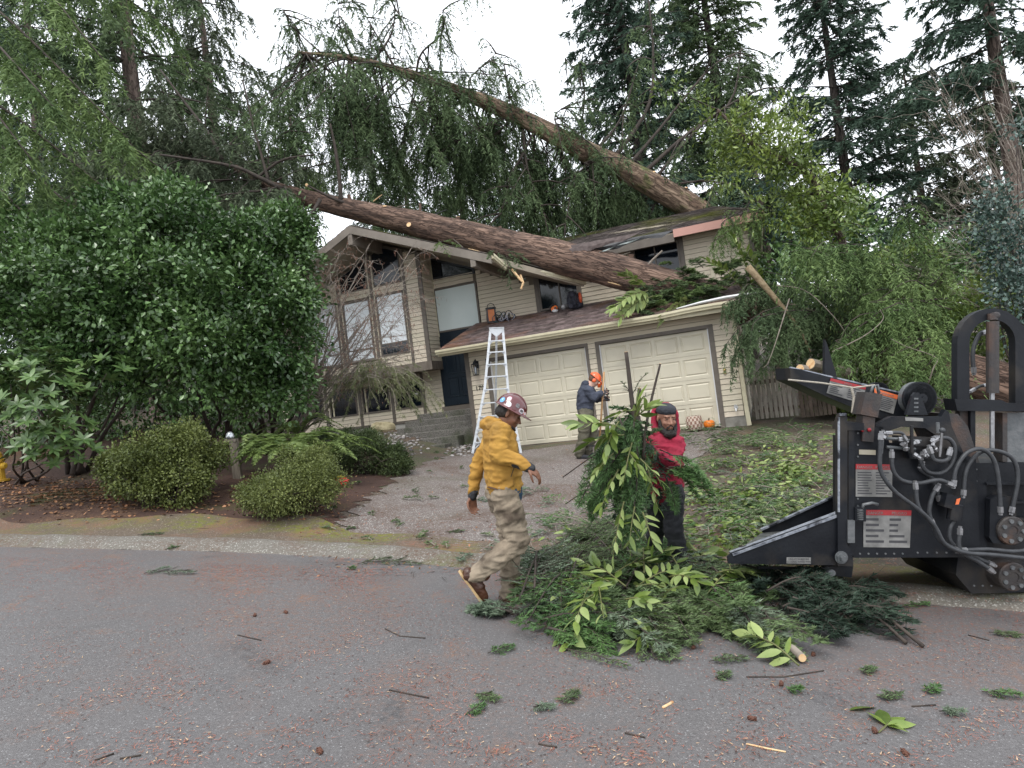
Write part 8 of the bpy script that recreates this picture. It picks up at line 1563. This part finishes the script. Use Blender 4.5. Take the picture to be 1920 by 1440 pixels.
# --- loose sprigs on the road, each a thing
for lab, m, segs, w in (('green fir sprig lying alone on the road near the left kerb', FIRL, [((270, 1080), (318, 1068)), ((300, 1076), (364, 1078))], .4), ('long fir bough lying in the gutter left of the yellow hoodie man', FIRG, [((670, 1062), (735, 1050)), ((700, 1058), (790, 1062)), ((740, 1056), (775, 1045))], .35), ('small fir tip against the kerb near the middle of the driveway mouth', FIRG, [((790, 1048), (822, 1046))], .5),
                        ('bright fir tip on the road below the left end of the pile', CEDG, [((915, 1232), (962, 1218))], .5), ('long fir spray trailing from the front of the pile', FIRG, [((1060, 1222), (1180, 1258)), ((1050, 1216), (1120, 1226))], .22), ('bright fir tip lowest left of the pile front', CEDG, [((878, 1345), (908, 1330))], .5), ('grey fir tip left of centre on the road', FIRG, [((890, 1308), (935, 1320))], .45),
                        ('upright looking fir tip on the road below the pile', FIRG, [((1052, 1325), (1084, 1308))], .45), ('faint flat fir tip between two others on the road', FIRL, [((1000, 1335), (1038, 1334))], .4), ('flat fir spray on the road below the laurel sprig', FIRG, [((1330, 1246), (1400, 1240))], .4), ('tiny fir tuft on the road right of centre', FIRG, [((1342, 1278), (1368, 1270))], .5), ('fir tuft on the road near the cut stick', CEDG, [((1478, 1302), (1502, 1300))], .5),
                        ('wide green fir spray at the right edge of the road', CEDG, [((1842, 1306), (1915, 1312))], .35), ('pale needle comb lying right of the laurel sprig', FIRL, [((1762, 1342), (1808, 1346))], .35), ('bright tuft on the road behind the laurel sprig', CEDG, [((1736, 1304), (1760, 1298))], .5), ('grey green tuft left of the bright one', FIRG, [((1645, 1316), (1690, 1310))], .4), ('green fir sprig on the gravel behind the chipper shadow', CEDG, [((1694, 1142), (1742, 1138))], .4),
                        ('fir tip lying on the moss at the left end of the kerb', FIRG, [((258, 1006), (305, 1004))], .4), ('small fir tip on the kerb left of the centre', CEDG, [((310, 1034), (338, 1030))], .5), ('dark fir sprig near the right edge in the shade', FIRG, [((1855, 1192), (1915, 1198))], .4), ('dull green tuft in the chipper shade', FIRG, [((1615, 1268), (1640, 1262))], .5), ('small fir sprig beside the kerb at the driveway mouth', FIRG, [((835, 1002), (870, 1000))], .5), ('fir tuft left of the long gutter bough', CEDG, [((655, 1068), (665, 1070))], .6)):
    bough_thing('fir_sprig', [(gp(*a, .02), gp(*c, .03)) for a, c in segs], m, lab, 'sprig', nside=20, m=14, nl=.028, nw=.0028, wid=w * .85, r=.003, arch=.02, jit=.08)
# the laurel sprig in the foreground, leaf by leaf
sp_ = root('laurel_sprig', gp(1660, 1368), 'fresh laurel sprig with six long leaves lying on the road, lower right', 'sprig'); c0 = gp(1663, 1366, .015); its = []
for x, y, L in ((1628, 1341, .23), (1648, 1334, .20), (1698, 1350, .17), (1720, 1366, .24), (1706, 1382, .22), (1690, 1372, .15)): d = gp(x, y, .03) - c0; its.append((c0, d, Vector((0, 0, 1)) + Vector(RNG.normal(size=3) * .3), d.length * 1.02, 0))
leaf_parts(sp_, its, [LEAF_L]); b = MB(); b.tube([gp(1648, 1378, .01), c0, gp(1672, 1360, .02)], .004, 5); part('stem', b, bpy.data.materials['green_stem'], sp_, wc=True)
lf = root('laurel_leaf', gp(1592, 1337), 'single laurel leaf lying left of the foreground sprig', 'leaf'); leaf_parts(lf, [(gp(1592, 1337, .01), gp(1628, 1331, .02) - gp(1592, 1337, .01), (0, .3, 1), .17, 0)], [LEAF_L])
# fine needle litter, bark crumbs and twigs on the road
def road_pts(n, band=False):
    out = []
    while len(out) < n:
        x = RNG.uniform(-60, 1980); y = RNG.uniform(1030, 1440) if not band else 1045 + abs(RNG.normal(0, 28)) + (x / 1920) * 60
        if noise.noise(Vector((x * .008, y * .016, 3))) + RNG.uniform(-.55, .35) > 0: out.append((x, y))
    return out
def fine(name, pts, m, l, w, hh=.004):
    k = len(pts); px = np.array(pts); u = (px[:, 0] - 960) / F; v = (720 - px[:, 1]) / F; D = 1.52 / (-v - .05); A = np.stack([u * D, D, road_z(u * D, D) + .008 + (D > kerb(u * D)) * .07], 1); Bp = cam2world_np(A) + UP * RNG.uniform(0, hh, (k, 1)); th = RNG.uniform(0, math.tau, k); d = np.stack([np.cos(th), np.sin(th), RNG.normal(size=k) * .08], 1) @ C2Wn.T
    V, Fc = blades(Bp, d, l * RNG.uniform(.4, 1.4, k), np.full(k, w), normal=np.repeat(np.array(C2W @ Vector((0, 0, 1)))[None], k, 0)); return put(name, npmesh(name, V, Fc, m), None, kind='stuff')
fine('needle_litter', road_pts(9000), mat('rusty_needles', (.20, .075, .035), (.34, .15, .08), 3, .8, rand=.4), .028, .0016); fine('needle_litter', road_pts(6000, True), bpy.data.materials['rusty_needles'], .035, .0022); fine('bark_crumbs', road_pts(2500), mat('dark_crumbs', (.035, .022, .018), (.10, .05, .035), 3, .8, rand=.4), .012, .004); fine('pale_chips', road_pts(700), mat('pale_wood_chips', (.42, .27, .15), (.55, .38, .24), 3, .8), .022, .003)
ndl = [(x, y) for x, y in zip(RNG.uniform(560, 1920, 9000), RNG.uniform(835, 1085, 9000)) if noise.noise(Vector((x * .012, y * .03, 9))) + RNG.uniform(-.5, .4) > 0]
def fine2(name, pts, m, l, w):
    Bp = GWv(pts) + UP * .018; k = len(Bp); th = RNG.uniform(0, math.tau, k); d = np.stack([np.cos(th), np.sin(th), RNG.normal(size=k) * .1], 1); V, Fc = blades(Bp, d, l * RNG.uniform(.4, 1.4, k), np.full(k, w), normal=np.repeat(UP[None], k, 0)); put(name, npmesh(name, V, Fc, m), None, kind='stuff')
fine2('needle_litter', ndl, bpy.data.materials['rusty_needles'], .06, .004)
fine2('twig_litter', [(RNG.uniform(560, 1700), RNG.uniform(840, 1090)) for _ in range(500)], TWIG, .16, .003)
# twigs and cones one can point at
for i, (lab, pts) in enumerate((('curved dark mossy twig on the road left of the pile', [(722, 1182), (750, 1195), (798, 1200)]), ('thin straight twig on the road in the lower middle', [(1172, 1380), (1210, 1388)]), ('reddish twig in the lower left foreground', [(225, 1428), (265, 1420)]), ('dark twig left of the reddish one at the bottom', [(178, 1430), (214, 1418)]), ('long pale bark strip in the lower right foreground', [(1400, 1400), (1440, 1408), (1474, 1414)]), ('reddish stick on the road below the centre', [(730, 1298), (805, 1312)]), ('thin stick trailing right from under the pile front', [(1400, 1272), (1470, 1272), (1545, 1262)]), ('black twig on the road right of the laurel sprig', [(1710, 1328), (1755, 1326)]), ('bent dark twig at the bottom beneath the man in yellow', [(1010, 1400), (1045, 1406)]), ('short pale cut peg in the middle of the road', [(1243, 1331), (1262, 1321)]), ('twig on the road in the shade by the tyre', [(1815, 1194), (1855, 1203)]), ('thin brown twig at left centre of the road', [(446, 1193), (490, 1204)]))):
    b = MB(); b.tube([gp(x, y, .008) for x, y in pts], .0038 if 'peg' not in lab else .007, 6, rough=.3); o = put('fallen_twig', b.mesh('fallen_twig', CUT if ('pale' in lab) else TWIG, True), None, lab, 'twig')
cone = MB(); cone.ball((0, 0, .014), (.032, .014, .014), 10, 8)
for i in range(26):
    a = i * 2.4; t = i / 26; cone.ball((-.028 + .056 * t, math.cos(a) * .012, .014 + math.sin(a) * .012), (.007, .006, .005), 5, 4)
CM_ = cone.mesh('fir_cone', mat('cone_brown', (.07, .025, .015), (.14, .055, .03), 20, .7), True)
for x, y, lb in ((1098, 1206, 'in front of the left half of the pile'), (536, 1151, 'right one of the pair at mid left of the road'), (478, 1158, 'left one of the pair at mid left of the road'), (1270, 1168, 'among needles at the middle front of the pile'), (1410, 1352, 'below the tiny fir tuft right of centre'), (1640, 1376, 'just below the laurel sprig'), (1697, 1417, 'nearest the bottom edge at the right'), (600, 1415, 'at the bottom edge left of centre'), (1525, 1232, 'beside the cut stick'), (1738, 1118, 'leftmost of three under the chipper'), (1808, 1116, 'middle one of three under the chipper'), (1890, 1122, 'rightmost of three under the chipper'), (1465, 1288, 'left of the tuft near the cut stick'), (500, 1248, 'alone in the middle of the left road'), (1300, 1218, 'under the front fir spray of the pile')):
    o = put('fir_cone', CM_, None, 'small brown fir cone, ' + lb, 'cone', 'fir cones scattered on the road'); o.matrix_world = Matrix.Translation(gp(x, y, .002)) @ C2W.to_4x4() @ Matrix.Rotation(random.uniform(0, 6), 4, 'Z') @ Matrix.Scale(.75, 4)
